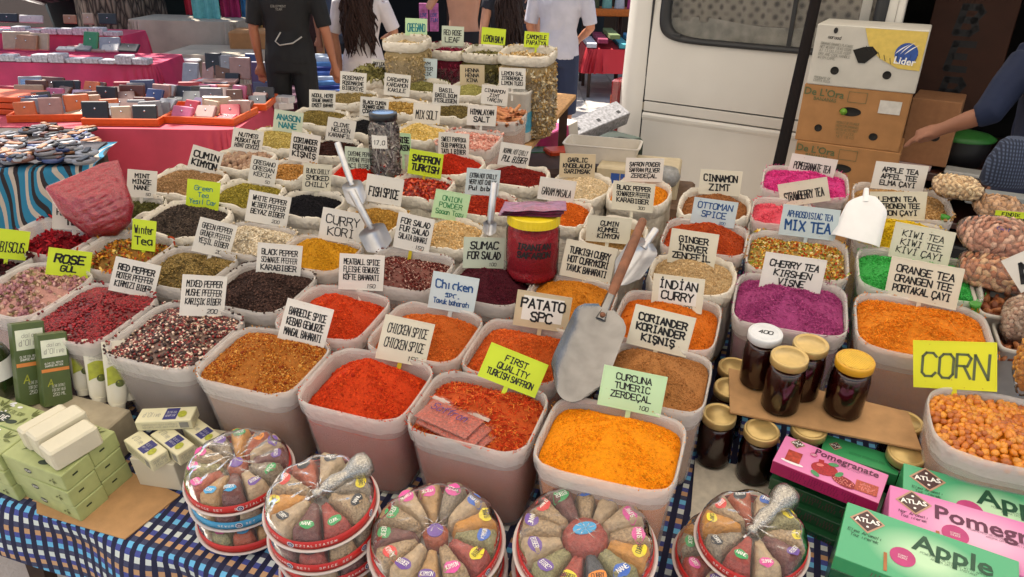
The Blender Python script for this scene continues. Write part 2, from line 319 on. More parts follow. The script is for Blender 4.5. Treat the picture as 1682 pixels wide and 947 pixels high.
def heap(M, a, b, ex, H, low, peak, off, kind, size, pal, name, label, cat, shiny=False, group=None, cover=1.9, pw=1.15, taper=.86, dens=1., amp=.0045, nmax=6500):
    sd_ = int(rng.integers(0, 50)); P = (H, low, peak, pw, amp, 9., sd_); nr, na = 34, 84
    rho = np.linspace(0, 1, nr)[1:]; th = np.linspace(0, 2*np.pi, na, endpoint=False)
    S = sup(a, b, ex, na); TH = np.arctan2(S[:, 1], S[:, 0]); RH, TT = np.meshgrid(rho, TH, indexing='ij')
    X = RH*S[None, :, 0]+(1-RH)*off[0]; Y = RH*S[None, :, 1]+(1-RH)*off[1]; Z = heap_z(RH, TT, P)
    fine = .0009*(fbm(X*900, Y*900, 1, 3)+fbm(X*2100, Y*1900, 1, 5)) if kind in ('powder', 'oct') else 0; Z = Z+fine
    V = [np.array([[off[0], off[1], heap_z(np.array(0.), np.array(0.), P)]]), np.stack([X, Y, Z], -1).reshape(-1, 3)]
    F = [(0, 1+j, 1+(j+1) % na) for j in range(na)]
    for i in range(nr-2):
        for j in range(na):
            p, q = 1+i*na+j, 1+i*na+(j+1) % na; F += [(p, p+na, q+na), (p, q+na, q)]
    base = 1+(nr-2)*na; sk = np.c_[S[:, 0]*taper, S[:, 1]*taper, np.full(na, .006)]; V.append(sk); nb = base+na
    for j in range(na): p, q = base+j, base+(j+1) % na; F += [(p, nb+j, nb+(j+1) % na), (p, nb+(j+1) % na, q)]
    V = np.concatenate(V); mean = np.mean([lin(c) for c in pal], 0)*(.55 if kind in ('sphere', 'leaf', 'flake', 'stick') else .8 if kind != 'powder' else 1); C = np.tile(mean, (len(V), 1))*(1+.12*np.clip(fbm(V[:, 0]*60, V[:, 1]*60, 1, 9), -1, 1))[:, None]
    F = np.array(F); sm = np.ones(len(F), bool)
    gk, gs = ('oct', size) if kind == 'powder' else (kind, size); area = 4*a*b*.9; foot = math.pi*gs*gs*KT[gk][2]
    n = int(min(nmax, cover*dens*area/foot))
    if n:
        r = np.sqrt(rng.uniform(0, .99, n)); t = rng.integers(0, na, n); jt = rng.uniform(0, 1, n); S1 = S[t]*(1-jt)[:, None]+S[(t+1) % na]*jt[:, None]
        x = r*S1[:, 0]+(1-r)*off[0]; y = r*S1[:, 1]+(1-r)*off[1]; z = heap_z(r, np.arctan2(S1[:, 1], S1[:, 0]), P)+gs*(rng.uniform(.15, .95, n) if gk == 'sphere' else rng.uniform(-.1, .7, n))
        V2, F2, C2 = scatter(np.c_[x, y, z], gk, gs, pal, tilt=.45 if gk in ('rod', 'stick', 'seed') else .9)
        F = np.concatenate([F, F2+len(V)]); V = np.concatenate([V, V2]); C = np.concatenate([C, C2]); sm = np.concatenate([sm, np.full(len(F2), gk == 'sphere')])
    if n:
        ex_ = []
        if kind in ('powder', 'oct'):                       # clumps in the powder
            m = 150; r = np.sqrt(rng.uniform(0, .95, m)); t = rng.integers(0, na, m); x = r*S[t, 0]+(1-r)*off[0]; y = r*S[t, 1]+(1-r)*off[1]; ex_.append(scatter(np.c_[x, y, heap_z(r, np.arctan2(S[t, 1], S[t, 0]), P)], 'sphere', min(.0034, gs*2.2), pal, jit=.55, tilt=1.))
        m = 60; t = rng.integers(0, na, m); k = rng.uniform(1.02, 1.085, m); ex_.append(scatter(np.c_[S[t, 0]*k, S[t, 1]*k, H+rng.uniform(.001, .005, m)], gk, gs, pal, tilt=1.))   # grains spilt on the rim
        for V2, F2, C2 in ex_: F = np.concatenate([F, F2+len(V)]); V = np.concatenate([V, V2]); C = np.concatenate([C, C2*(.97)]); sm = np.concatenate([sm, np.ones(len(F2), bool)])
    me = fastmesh(name, V, F, sm, np.clip(C, 0, 1))
    return link(name, me, SHINY if shiny else GRAIN, None, M, label=label, cat=cat, kind='stuff'), P, S
def wrinkle(n, k, amp, seed): 
    t = np.linspace(0, 2*np.pi, n, endpoint=False); r = random.Random(seed)
    return sum(amp/(i+1)**.6*np.sin(t*round(k*(i+1)*r.uniform(.7, 1.3))+r.uniform(0, 6)) for i in range(4))
def tub(M, a, b, ex, H, kind, label, cat, group, seed=0):
    root = empty('spice_tub' if kind == 'box' else 'spice_sack', M, label, cat, group); n = 96
    def ring(s, z, wr=0., zz=0.):
        S = sup(a*s, b*s, ex, n, z); w = 1+wr; S[:, 0] *= w; S[:, 1] *= w; S[:, 2] += zz; return S
    kk = .8 if kind != 'box' else .38; w1 = wrinkle(n, 11, .006*kk, seed); w2 = wrinkle(n, 17, .009*kk, seed+1); zz = wrinkle(n, 3, .0022*kk, seed+2)
    mb = MB()
    if kind == 'box':
        mb.loft([ring(s, z) for s, z in ((.82, .001), (.86, .003), (.875, .02), (.975, H-.012), (.995, H-.008), (.995, H-.003), (.965, H-.003), (.955, H-.012), (.86, .006))], caps=(True, False))
        mb.obj('tub_body', TUBW, root)
        mb = MB(); mb.loft([ring(.945, H-.05, w1*.5), ring(.955, H-.02, w1*.6), ring(.96, H-.004, w1*.5, zz), ring(.982, H+.003, w1*.4, zz), ring(1.002, H+.001, w1*.5, zz), ring(1.010, H-.008, w2*.7, zz), ring(1.004, H-.022, w2*.9, zz), ring(.990, H-.034, w2, zz*2)], caps=(False, False))
        mb.obj('plastic_liner', LINER, root)
    else:
        w3 = wrinkle(n, 7, .02, seed+3)
        mb.loft([ring(.86, .001, w3*.5), ring(.97, .03, w3), ring(1.02, H*.45, w3), ring(1.0, H*.8, w3*.8), ring(.985, H-.03, w2)], caps=(True, False)); mb.obj('sack_body', SACK, root)
        mb = MB(); mb.loft([ring(.9, H-.03, w1), ring(.93, H-.008, w1, zz), ring(.975, H+.004, w1, zz*2), ring(1.02, H+.002, w2*.8, zz*2), ring(1.045, H-.014, w2*1.2, zz*2), ring(1.03, H-.034, w2*1.4, zz*3), ring(.99, H-.036, w2, zz*2)], caps=(False, False)); mb.obj('rolled_rim', SACK, root)
    return root
RED = ['c8321c', 'b62412', 'd8431f']; 
# px, py, width px, depth ratio, kind, rim height, low, peak, peak offset, grain, size, palette, contents, shiny
TUBS = [
 (1003,727,250,.77,'box',.21,-.028,.012,(.0,.03),'powder',.0011,['f3920a','ea8406','f8a214'],'bright orange ground turmeric',0),
 (786,675,243,.73,'box',.21,-.030,.010,(.0,.02),'rod',.0042,['d9481c','c43a16','e2602a','b32d12','ea8a3c'],'orange red saffron threads',0),
 (602,631,238,.80,'box',.21,-.045,.034,(-.0,.02),'powder',.0014,['cf3d14','bb2c0c','d94c18'],'fiery red chicken spice',0),
 (434,592,232,.80,'box',.21,-.018,.022,(.0,.02),'oct',.0017,['b4641c','a55216','c67e2c','8a3a12','d29a4c'],'coarse brown orange barbecue spice',0),
 (289,550,232,.84,'box',.21,-.022,.008,(.02,.01),'sphere',.0030,['3a1a16','4a211c','2a1412','7a2a22','e4c8b4','a89078','8c1d20','241210'],'mixed black, white and red peppercorns',1),
 (153,514,228,.84,'box',.21,-.018,.012,(.02,.01),'sphere',.0027,['7c0812', '8c1018', '600810', 'a01c26'],'glossy dark red peppercorns',1),
 (50,476,200,.84,'box',.21,-.020,.012,(.0,.01),'none',.006,['b98a80'],'dried pink rosebuds',0),
 (1079,619,178,.95,'box',.21,-.020,.026,(-.01,.02),'powder',.0010,['a9713e','9c6434','b67e4a'],'light brown ground coriander',0),
 (853,577,196,.84,'box',.21,-.030,.020,(.0,.0),'oct',.0014,['cf5a1e','bf4814','dc6a28'],'orange potato spice',0),
 (700,546,204,.84,'box',.21,-.034,.022,(.01,.02),'oct',.0012,['cc6220','c05418','d9722c'],'pale orange chicken spice',0),
 (548,514,200,.84,'box',.21,-.034,.026,(.01,.02),'oct',.0013,['cf3e14','c03210','dc4e1c'],'orange red meatball spice',0),
 (428,473,190,.84,'box',.21,-.026,.014,(.0,.01),'sphere',.0022,['36241f','2a1b18','44302a','5a423a'],'black peppercorns',0),
 (305,441,176,.84,'box',.21,-.024,.010,(.01,.01),'sphere',.0022,['8a7040','75602f','9c8450','5c4c28'],'dried green peppercorns',0),
 (200,414,170,.84,'box',.21,-.034,-.002,(.01,.01),'leaf',.0048,['c88a2c','8a3820','d8b868','6a7034','b5461e','e0a030','7a5a30'],'mixed dried flowers and orange peel for winter tea',0),
 (84,390,158,.84,'box',.21,-.050,-.014,(.01,.0),'leaf',.0060,['8a0c1c','a01222','6c0a16','b4202c'],'dark red dried pomegranate blossoms',0),
 (-12,432,120,.84,'box',.21,-.050,-.014,(.01,.0),'leaf',.0060,['3a1014','4c161a','2c0c10'],'almost black hibiscus flowers',0),
 (935,496,182,.84,'box',.21,-.022,.028,(.0,.02),'powder',.0011,['c87a1a','ba6c12','d48824'],'golden brown Turkish curry powder',0),
 (1096,526,182,.9,'box',.21,-.028,.016,(.0,.02),'powder',.0011,['d06a16','c25c0e','dc7a20'],'deep orange Indian curry powder',0),
 (1137,452,158,.9,'sack',.205,-.020,.020,(.0,.0),'oct',.0016,['c8a878','bb9868','d8bc90'],'sandy beige ground ginger',0),
 (1157,391,152,.86,'box',.21,-.028,.022,(.0,.02),'oct',.0014,['b4441a','a63812','c2541f'],'brick red Ottoman spice',0),
 (1174,338,136,.86,'sack',.205,-.026,.012,(.0,.02),'powder',.0012,['9a6238','8c562e','a87044'],'brown ground cinnamon',0),
 (1050,318,132,.86,'sack',.205,-.024,.006,(.01,.01),'powder',.0012,['e08a18','d47c10','ea9a26'],'orange saffron powder',0),
 (952,308,126,.86,'sack',.205,-.020,.016,(.01,.01),'oct',.0016,['dcc49c','d0b68c','e6d2b0'],'cream coloured garlic granules',0),
 (930,352,112,.9,'sack',.205,-.024,.016,(.0,.01),'powder',.0012,['cf6214','c2560e','dc701e'],'bright orange garam masala',0),
 (1008,385,140,.8,'sack',.205,-.030,.010,(-.01,.01),'powder',.0012,['a8814a','9a743e','b48e58'],'tan ground cumin',0),
 (805,464,168,.84,'box',.21,-.026,.014,(-.01,.01),'oct',.0014,['4c1020','5a1626','40101c'],'dark purple ground sumac',0),
 (666,443,152,.84,'box',.21,-.030,.000,(-.01,.0),'chip',.0024,['6c2420','5a1c1a','7e302a','d0a898','491614'],'dark red salad spice flakes with white seeds',0),
 (522,417,140,.86,'box',.21,-.024,.026,(.0,.01),'powder',.0012,['c48a16','b67c10','d2981e'],'mustard yellow curry powder',0),
 (412,394,146,.84,'box',.21,-.022,.012,(.0,.01),'sphere',.0023,['d8c8ac','c8b698','e4d8c0','b8a484'],'creamy white peppercorns',0),
 (302,362,152,.84,'sack',.205,-.020,.022,(.0,.01),'oct',.0026,['3e342e','4c4038','302824','5c4e44'],'dark grey brown curled tea leaves',0),
 (738,386,112,.9,'sack',.205,-.018,.026,(.0,.01),'oct',.0022,['d8b47c','cca468','e4c694'],'golden beige onion granules',0),
 (613,360,116,.86,'sack',.205,-.022,.012,(.01,.0),'oct',.0020,['a87c30','966c26','b88e42'],'golden brown fish spice',0),
 (505,337,116,.86,'sack',.205,-.022,.014,(.0,.0),'oct',.0018,['16141a','1e1c22','100e12'],'jet black nigella seeds',0),
 (404,320,120,.84,'sack',.205,-.020,.010,(.0,.01),'seed',.0022,['9c8a30','88782a','b0a044','70661f'],'yellow green dried oregano',0),
 (304,298,128,.84,'sack',.205,-.018,.010,(.0,.0),'seed',.0022,['9c7850','8a6842','b08c64'],'light brown cumin seeds',0),
 (218,340,104,.84,'sack',.205,-.030,-.008,(.0,.0),'leaf',.0030,['5c5a2e','4c4c26','70703c'],'dark olive dried mint',0),
 (396,262,108,.8,'sack',.205,-.026,-.010,(.0,.0),'none',.011,['9c7c62'],'whole brown nutmegs',0),
 (470,281,98,.84,'sack',.205,-.022,.004,(.0,.0),'sphere',.0023,['b07c3c','a06e30','c08e50'],'tan coriander seeds',0),
 (592,280,104,.84,'sack',.205,-.024,.030,(-.01,.0),'powder',.0013,['cf2008','c01804','da2c10'],'scarlet ground cayenne pepper',0),
 (688,308,112,.84,'sack',.205,-.024,.004,(.0,.0),'flake',.0046,['b82814','a01e10','c8401c','7c140c','d86030'],'shiny red chilli flakes',1),
 (796,336,104,.84,'sack',.205,-.022,.010,(.0,.0),'oct',.0020,['b03218','a02812','c04020','8c1e10'],'coarse red hot chilli',0),
 (742,272,104,.84,'sack',.205,-.020,.024,(.0,.0),'oct',.0015,['b82a10','a8220a','c43416'],'red sweet paprika',0),
 (846,290,110,.84,'sack',.205,-.018,.014,(.0,.0),'oct',.0018,['7c1a12','6c140e','8e2418'],'dark red chilli flakes',0),
 (452,228,112,.86,'sack',.205,-.020,.006,(.0,.0),'seed',.0024,['b8a258','a69048','ccb870'],'pale yellow green dried herb',0),
 (546,244,98,.84,'sack',.205,-.022,.004,(.0,.0),'stick',.0060,['3c1a14','4a241a','2e1410'],'dark brown cloves',0),
 (598,208,98,.84,'sack',.205,-.022,.012,(.0,.0),'oct',.0020,['141216','1c1a1e','0e0c10'],'black cumin seeds',0),
 (690,218,92,.84,'sack',.205,-.020,.020,(.0,.0),'oct',.0028,['dcbc68','cca854','e8cc84'],'yellow mixed salt crystals',0),
 (771,230,108,.84,'box',.21,-.020,.000,(.0,.0),'oct',.0042,['e0a898','d08c7c','ecc4b4','c47868'],'pink Himalayan salt chunks',0),
 (822,190,84,.84,'box',.21,-.026,-.004,(.0,.0),'none',.006,['b8764a'],'long brown cinnamon sticks',0),
 (741,182,94,.84,'sack',.205,-.022,.000,(.0,.0),'seed',.0026,['6c5c34','5c4e2c','80703f'],'brown green dried basil',0),
 (656,176,92,.84,'sack',.205,-.022,.000,(.0,.0),'seed',.0036,['b8924c','a07c38','c8a862','86682c'],'pale brown cardamom pods',0),
 (521,193,98,.84,'sack',.205,-.020,.006,(.0,.0),'seed',.0028,['7c6a34','6c5c2c','8e7c44'],'olive brown herb mix',0),
 (576,160,84,.84,'sack',.205,-.020,.000,(.0,.0),'stick',.0060,['a08a54','8c7844','b49e68'],'dry rosemary needles',0),
 (613,124,78,.84,'sack',.205,-.014,.024,(.0,.0),'leaf',.0115,['8c8450','76703e','a09a64','68602f'],'large dry bay leaves',0),
 (697,142,82,.84,'sack',.205,-.022,.002,(.0,.0),'seed',.0032,['7c7640','6c6636','908a50'],'grey green dried thyme',0),
 (776,148,84,.84,'sack',.205,-.024,.010,(.0,.0),'powder',.0014,['a09a58','928c4c','aea866'],'dull green henna powder',0),
]
HEAPS = {}; LAYOUT = []
TEAS = [
 (1297,500,206,.86,'box',.21,-.022,.014,(-.01,.01),'rod',.0034,['a8407c','94346c','bc548c'],'purple cherry tea granules'),
 (1514,540,222,.86,'box',.21,-.020,.016,(-.02,.01),'rod',.0036,['f08a1c','e67c10','f89c30'],'bright orange tea granules'),
 (1309,420,180,.86,'box',.21,-.026,.000,(.0,.01),'flake',.0040,['d8a83c','b8441c','e8c460','8ca03c','c87020','e8dca0'],'multicoloured mixed tea pieces'),
 (1506,452,206,.86,'box',.21,-.024,.012,(.0,.01),'rod',.0036,['3cb04c','30a040','54c464'],'vivid green kiwi tea granules'),
 (1478,388,150,.86,'box',.21,-.020,.024,(.0,.01),'rod',.0034,['e8c418','dcb40c','f4d434'],'lemon yellow tea granules'),
 (1480,332,156,.86,'box',.21,-.030,.008,(.0,.01),'oct',.0030,['b48c58','a47c48','c49e6c'],'light brown apple tea granules'),
 (1284,350,118,.9,'box',.21,-.026,.000,(-.01,.0),'rod',.0034,['f0586c','e4485c','f8707f'],'coral pink strawberry tea granules'),
 (1322,300,142,.86,'box',.21,-.020,.014,(-.02,.01),'rod',.0034,['e03a8c','d02c7c','ec509c'],'magenta pomegranate tea granules'),
]
CELLS = []
for t in TUBS+TEAS:
    px, py, wp, rt, kind, H = t[:6]; p = tp(px, py, H); wd = min(wp*dep(p)/FOC/(1.06 if kind == 'box' else 1.03), .262); base = p-en*H+en*.004; u, v = uvof(base)
    CELLS.append([u, v, wd/2, wd*rt/2, base])
for _ in range(6):                                         # neighbours stand edge to edge
    for i in range(len(CELLS)):
        for j in range(i):
            A, B = CELLS[i], CELLS[j]; ox = A[2]+B[2]+.004-abs(A[0]-B[0]); oy = A[3]+B[3]+.004-abs(A[1]-B[1])
            if ox > 0 and oy > 0:
                k, o = (2, ox) if ox < oy else (3, oy)
                A[k] -= o*.27; B[k] -= o*.27
for i, t in enumerate(TUBS+TEAS):
    px, py, wp, rt, kind, H, low, pk, off, gk, gs, pal, what = t[:13]; shiny = bool(t[13]) if len(t) > 13 else False; tea = len(t) == 13
    u, v, a, b, base = CELLS[i]; M = frame(base); ex = .40 if kind == 'box' else .62
    lab = (('square milky tub holding ' if tea else 'rounded square translucent tub holding ') if kind == 'box' else 'sack with a rolled whitish rim, full of ')+what
    tub(M, a, b, ex, H, kind, lab, 'tub' if kind == 'box' else 'sack', 'open tubs and sacks of spices on the stall', i*5)
    low += .005; pk += .009; inn = .945 if kind == 'box' else .94; g = gs*(1 if dep(base) < 2 else 1.15)
    HEAPS[what] = heap(M, a*inn, b*inn, ex, H, low, pk, off, 'powder' if gk == 'none' else gk, .0012 if gk == 'none' else g, pal, 'tea_heap' if tea else 'spice_heap', what+' heaped in its '+('tub' if kind == 'box' else 'sack'), 'tea' if tea else 'spice', shiny, dens=0 if gk == 'none' else 1, taper=.86 if kind == 'box' else .97)+(M, a*inn, b*inn, gs)
# ---------------------------------------------------------------- heaps whose pieces can be picked apart
def blob(kind, seed):
    r = np.random.default_rng(seed); V, F = template('sphere')
    if kind == 'nut': V = V*[1.25, .85, .5]; V[:, 0] += .15*V[:, 0]*np.abs(V[:, 0])
    if kind == 'corn': V = V*[1.1, 1, .85]
    if kind == 'nutmeg': V = V*[1.2, .95, .95]
    if kind == 'cashew': V = V*[1.2, .7, .6]; V[:, 1] += .35*V[:, 0]**2
    V = V*(1+r.normal(0, .07, (len(V), 1))); return V, F
def bud_mesh(seed):                                     # a rosebud: overlapping petals round a core
    r = np.random.default_rng(seed); mb = MB()
    for k in range(5):
        a = k*2.4+r.uniform(0, .6); t = .55+.1*k/5; rr = []
        V = [(0, 0, -.7)]; 
        for j, (h, wd, o) in enumerate(((-.2, .55, .5), (.35, .6, .62), (.85, .35, .4+.2*r.random()))):
            for s in (-1, 0, 1): q = a+s*wd; V.append((math.cos(q)*o, math.sin(q)*o, h+(.12 if s == 0 else 0)))
        F = [(0, 1, 2), (0, 2, 3)]+[(1+3*j+i, 4+3*j+i, 5+3*j+i, 2+3*j+i) for j in (0, 1) for i in (0, 1)]
        mb.add(V, F, 0, False)
    return mb
def variants(kind, size, cols, mname, rough=.5, coat=0., bump=.3):
    out = []
    for i, c in enumerate(cols):
        if kind == 'rosebud':
            me = bud_mesh(i).mesh(kind); me.transform(Matrix.Scale(size, 4))
        elif kind == 'cinnamon_stick':
            mb = MB(); L = size*(.8+.2*i)
            prof = [(.0036+.0009*k/8*0+.0035*(1-k/14), k/14*4.0*math.pi) for k in range(15)]
            pts = [(r_*math.cos(t), r_*math.sin(t)) for r_, t in prof]
            V = [(x, y, z) for z in (-L, L) for x, y in pts]; n = len(pts); mb.add(V, [(k, k+1, n+k+1, n+k) for k in range(n-1)], 0, True); me = mb.mesh(kind)
        else:
            V, F = blob(kind, i+3); me = fastmesh(kind, V*size, F, True)
        me.materials.append(mat(mname+'_'+'abcdefgh'[i], c, rough, var=.25, sc_=300, bump=bump, bsc=500, coat=coat)); out.append(me)
    return out
def parts_on(root, me, n, name, heapinfo, size, lift=.3, tilt=1., rmax=.97, flat=False):
    P, S = heapinfo[1], heapinfo[2]; off = (0, 0); pts = []
    tries = 0
    while len(pts) < n and tries < n*60:
        tries += 1; r = math.sqrt(random.uniform(0, rmax)); t = random.randrange(len(S)); x, y = r*S[t][0], r*S[t][1]
        if any((x-a)**2+(y-b)**2 < (size*1.25)**2 for a, b in pts): continue
        pts.append((x, y)); z = float(heap_z(np.array(r), np.array(math.atan2(S[t][1], S[t][0])), P))+size*lift
        M = Matrix.Translation((x, y, z)) @ (Matrix.Rotation(random.uniform(0, 6.28), 4, 'Z') @ Matrix.Rotation((R(90) if flat else 0)+random.gauss(0, .25 if flat else tilt), 4, 'Y') @ Matrix.Rotation(random.gauss(0, tilt if not flat else 3), 4, 'X'))
        s = random.uniform(.85, 1.15); link(name, random.choice(me), None, root, M @ Matrix.Scale(s, 4))
h = HEAPS['dried pink rosebuds']; parts_on(h[0], variants('rosebud', .0072, ['c49a94', 'b07a7c', 'caa890', 'a06a74', '8c7a50'], 'rosebud'), 300, 'rosebud', h, .0062, .2)
parts_on(h[0], variants('rosebud', .0062, ['bc8c8a', 'a8a070'], 'rosebud_small'), 1, 'rosebud', h, .0062, .2)
h = HEAPS['whole brown nutmegs']; parts_on(h[0], variants('nutmeg', .0115, ['a08068', '8c6a52', 'b29478'], 'nutmeg', .7), 95, 'nutmeg', h, .0100, .5)
h = HEAPS['long brown cinnamon sticks']; parts_on(h[0], variants('cinnamon_stick', .034, ['b8744a', 'a8643c', 'c88858'], 'cinnamon_stick', .7), 70, 'cinnamon_stick', h, .0050, 1.6, .3, .75, True)
# corn tub, near the right edge
pc = tp(1640, 705, .21); Mc = frame(pc-en*.206); tub(Mc, .112, .098, .62, .21, 'box', 'round edged translucent tub holding roasted corn kernels behind the yellow CORN card', 'tub', 'open tubs and sacks of spices on the stall', 900)
hc = heap(Mc, .105, .091, .62, .21, -.016, .0, (0, 0), 'powder', .001, ['b8650f'], 'corn_heap', 'orange roasted corn kernels filling the tub at the right edge', 'corn', dens=0)
parts_on(hc[0], variants('corn', .0084, ['dc8214', 'cc700c', 'e89624', 'b45c08', 'd88c24'], 'corn_kernel', .3, .5), 300, 'corn_kernel', hc, .0066, .45)
V, F = blob('corn', 9); nn = 420; r_ = np.sqrt(rng.uniform(0, .97, nn)); t_ = rng.integers(0, len(hc[2]), nn); xx, yy = r_*hc[2][t_, 0], r_*hc[2][t_, 1]; zz_ = heap_z(r_, np.arctan2(hc[2][t_, 1], hc[2][t_, 0]), hc[1]); V2, F2, C2 = scatter(np.c_[xx, yy, zz_-.003], 'sphere', .0070, ['a85a0c', '8c480a', 'b8680f'], jit=.12); tag(link('corn_filling', fastmesh('corn_filling', V2, F2, True, np.clip(C2, 0, 1)), SHINY, hc[0]), kind='stuff')
hc[0].pop('kind', None)
for k in ('dried pink rosebuds', 'whole brown nutmegs', 'long brown cinnamon sticks'): HEAPS[k][0].pop('kind', None)
# ---------------------------------------------------------------- tall clear sacks at the back
FILM = clear('clear_film', gloss=1.0, rough=.12, body=.06); GLASS = clear('clear_glass', gloss=.8, rough=.02); WRAP = clear('clear_wrap', gloss=.9, rough=.08, body=.04)
def tall_sack(px, py, wp, H, pal, gk, gs, what, fill='square'):
    p = tp(px, py, H); wd = wp*dep(p)/FOC/1.05; a, b = wd/2, wd/2*.82; M = frame(p-en*(H-.004)); n = 64
    root = empty('spice_sack', M, 'tall clear plastic sack with a folded white rim, packed with '+what, 'sack', 'tall sacks along the back edge')
    w1 = wrinkle(n, 7, .012, px); w2 = wrinkle(n, 13, .012, px+1)
    def ring(s, z, w): S = sup(a*s, b*s, .5, n, z); S[:, 0] *= 1+w; S[:, 1] *= 1+w; return S
    MB().loft([ring(.86, .001, w1*0), ring(.98, .03, w1), ring(1.03, H*.5, w1), ring(.99, H-.07, w1)], caps=(True, False)).obj('sack_film', FILM, root)
    MB().loft([ring(.9, H-.05, w1), ring(.94, H-.004, w1), ring(.98, H+.006, w1), ring(1.03, H, w2), ring(1.04, H-.016, w2*1.3), ring(1.015, H-.034, w2*1.3), ring(.99, H-.036, w2)], caps=(False, False)).obj('folded_rim', SACK, root)
    P = None; o = heap(M, a*.93, b*.93, .5, H, -.035, -.008, (0, 0), gk, gs, pal, 'spice_heap', what+' in its tall clear sack', 'spice', taper=.98)[0]
    # the contents pressed against the film
    S = sup(a*.965, b*.965, .5, 200, 0); m = 2600; t = rng.integers(0, 200, m); z = rng.uniform(.012, H-.05, m); s = 1+.03*np.sin(z/H*3.1)
    V, F, C = scatter(np.c_[S[t, 0]*s, S[t, 1]*s, z], gk, gs*1.2, pal, tilt=1.5); link('packed_spice', fastmesh('packed_spice', V, F, False, np.clip(C, 0, 1)), GRAIN, o, None, kind='stuff')
    return o
tall_sack(668, 66, 74, .36, ['c4aa7c', 'b09868', 'd4bc90', '9c8858'], 'seed', .0036, 'dry oregano stalks')
tall_sack(736, 79, 76, .30, ['84203a', '701a30', '983048'], 'leaf', .0056, 'dark red dried flower petals')
tall_sack(797, 84, 74, .30, ['8c8450', '746c3c', 'a49a64', '5c5830'], 'leaf', .0060, 'curled green lemon balm leaves')
tall_sack(867, 86, 92, .34, ['d8b478', 'c8a05c', 'ecd09c', 'f0e4c4', 'a8884c'], 'leaf', .0056, 'yellow dried camomile heads')
# stacked thin plastic lids beside the camomile sack
p = tp(890, 180, .0); root = empty('lid_stack', frame(W(-.335, 2.12, .002)), 'stack of pale green plastic tubs nested at the foot of the camomile sack', 'stack of tubs')
for k in range(9): MB().lathe([(.064+.002*k, .014*k), (.070+.0015*k, .014*k+.012), (.072+.0015*k, .014*k+.0125), (.066, .014*k+.0135)], 28).obj('nested_tub', mat('pale_green_plastic', 'b4bc94', .45, alpha=.9), root)
# white bucket of lemon salt
p = tp(868, 168, .22); M = frame(W(-.335, 1.86, .002)); root = empty('salt_bucket', M, 'square milky bucket of white lemon salt with a blue label', 'bucket')
MB().loft([sup(.062*s, .062*s, .45, 48, z) for s, z in ((.9, .0), (.96, .01), (1.05, .2), (1.1, .205), (1.1, .215), (1.0, .215), (.97, .2), (.9, .02))], caps=(True, False)).obj('bucket_body', mat('milky_plastic', 'dcd6cc', .4, alpha=.85), root)
MB().loft([sup(.062*s, .062*s, .45, 48, z) for s, z in ((.995, .045), (1.045, .13))], caps=(False, False)).obj('blue_label', mat('label_blue', '4ea0bc', .5, var=.35, sc_=25), root)
heap(M, .058, .058, .45, .215, -.014, .016, (0, 0), 'oct', .0018, ['d8d4cc', 'e4e0d8'], 'salt_heap', 'white lemon salt crystals heaped in the blue labelled bucket', 'salt')
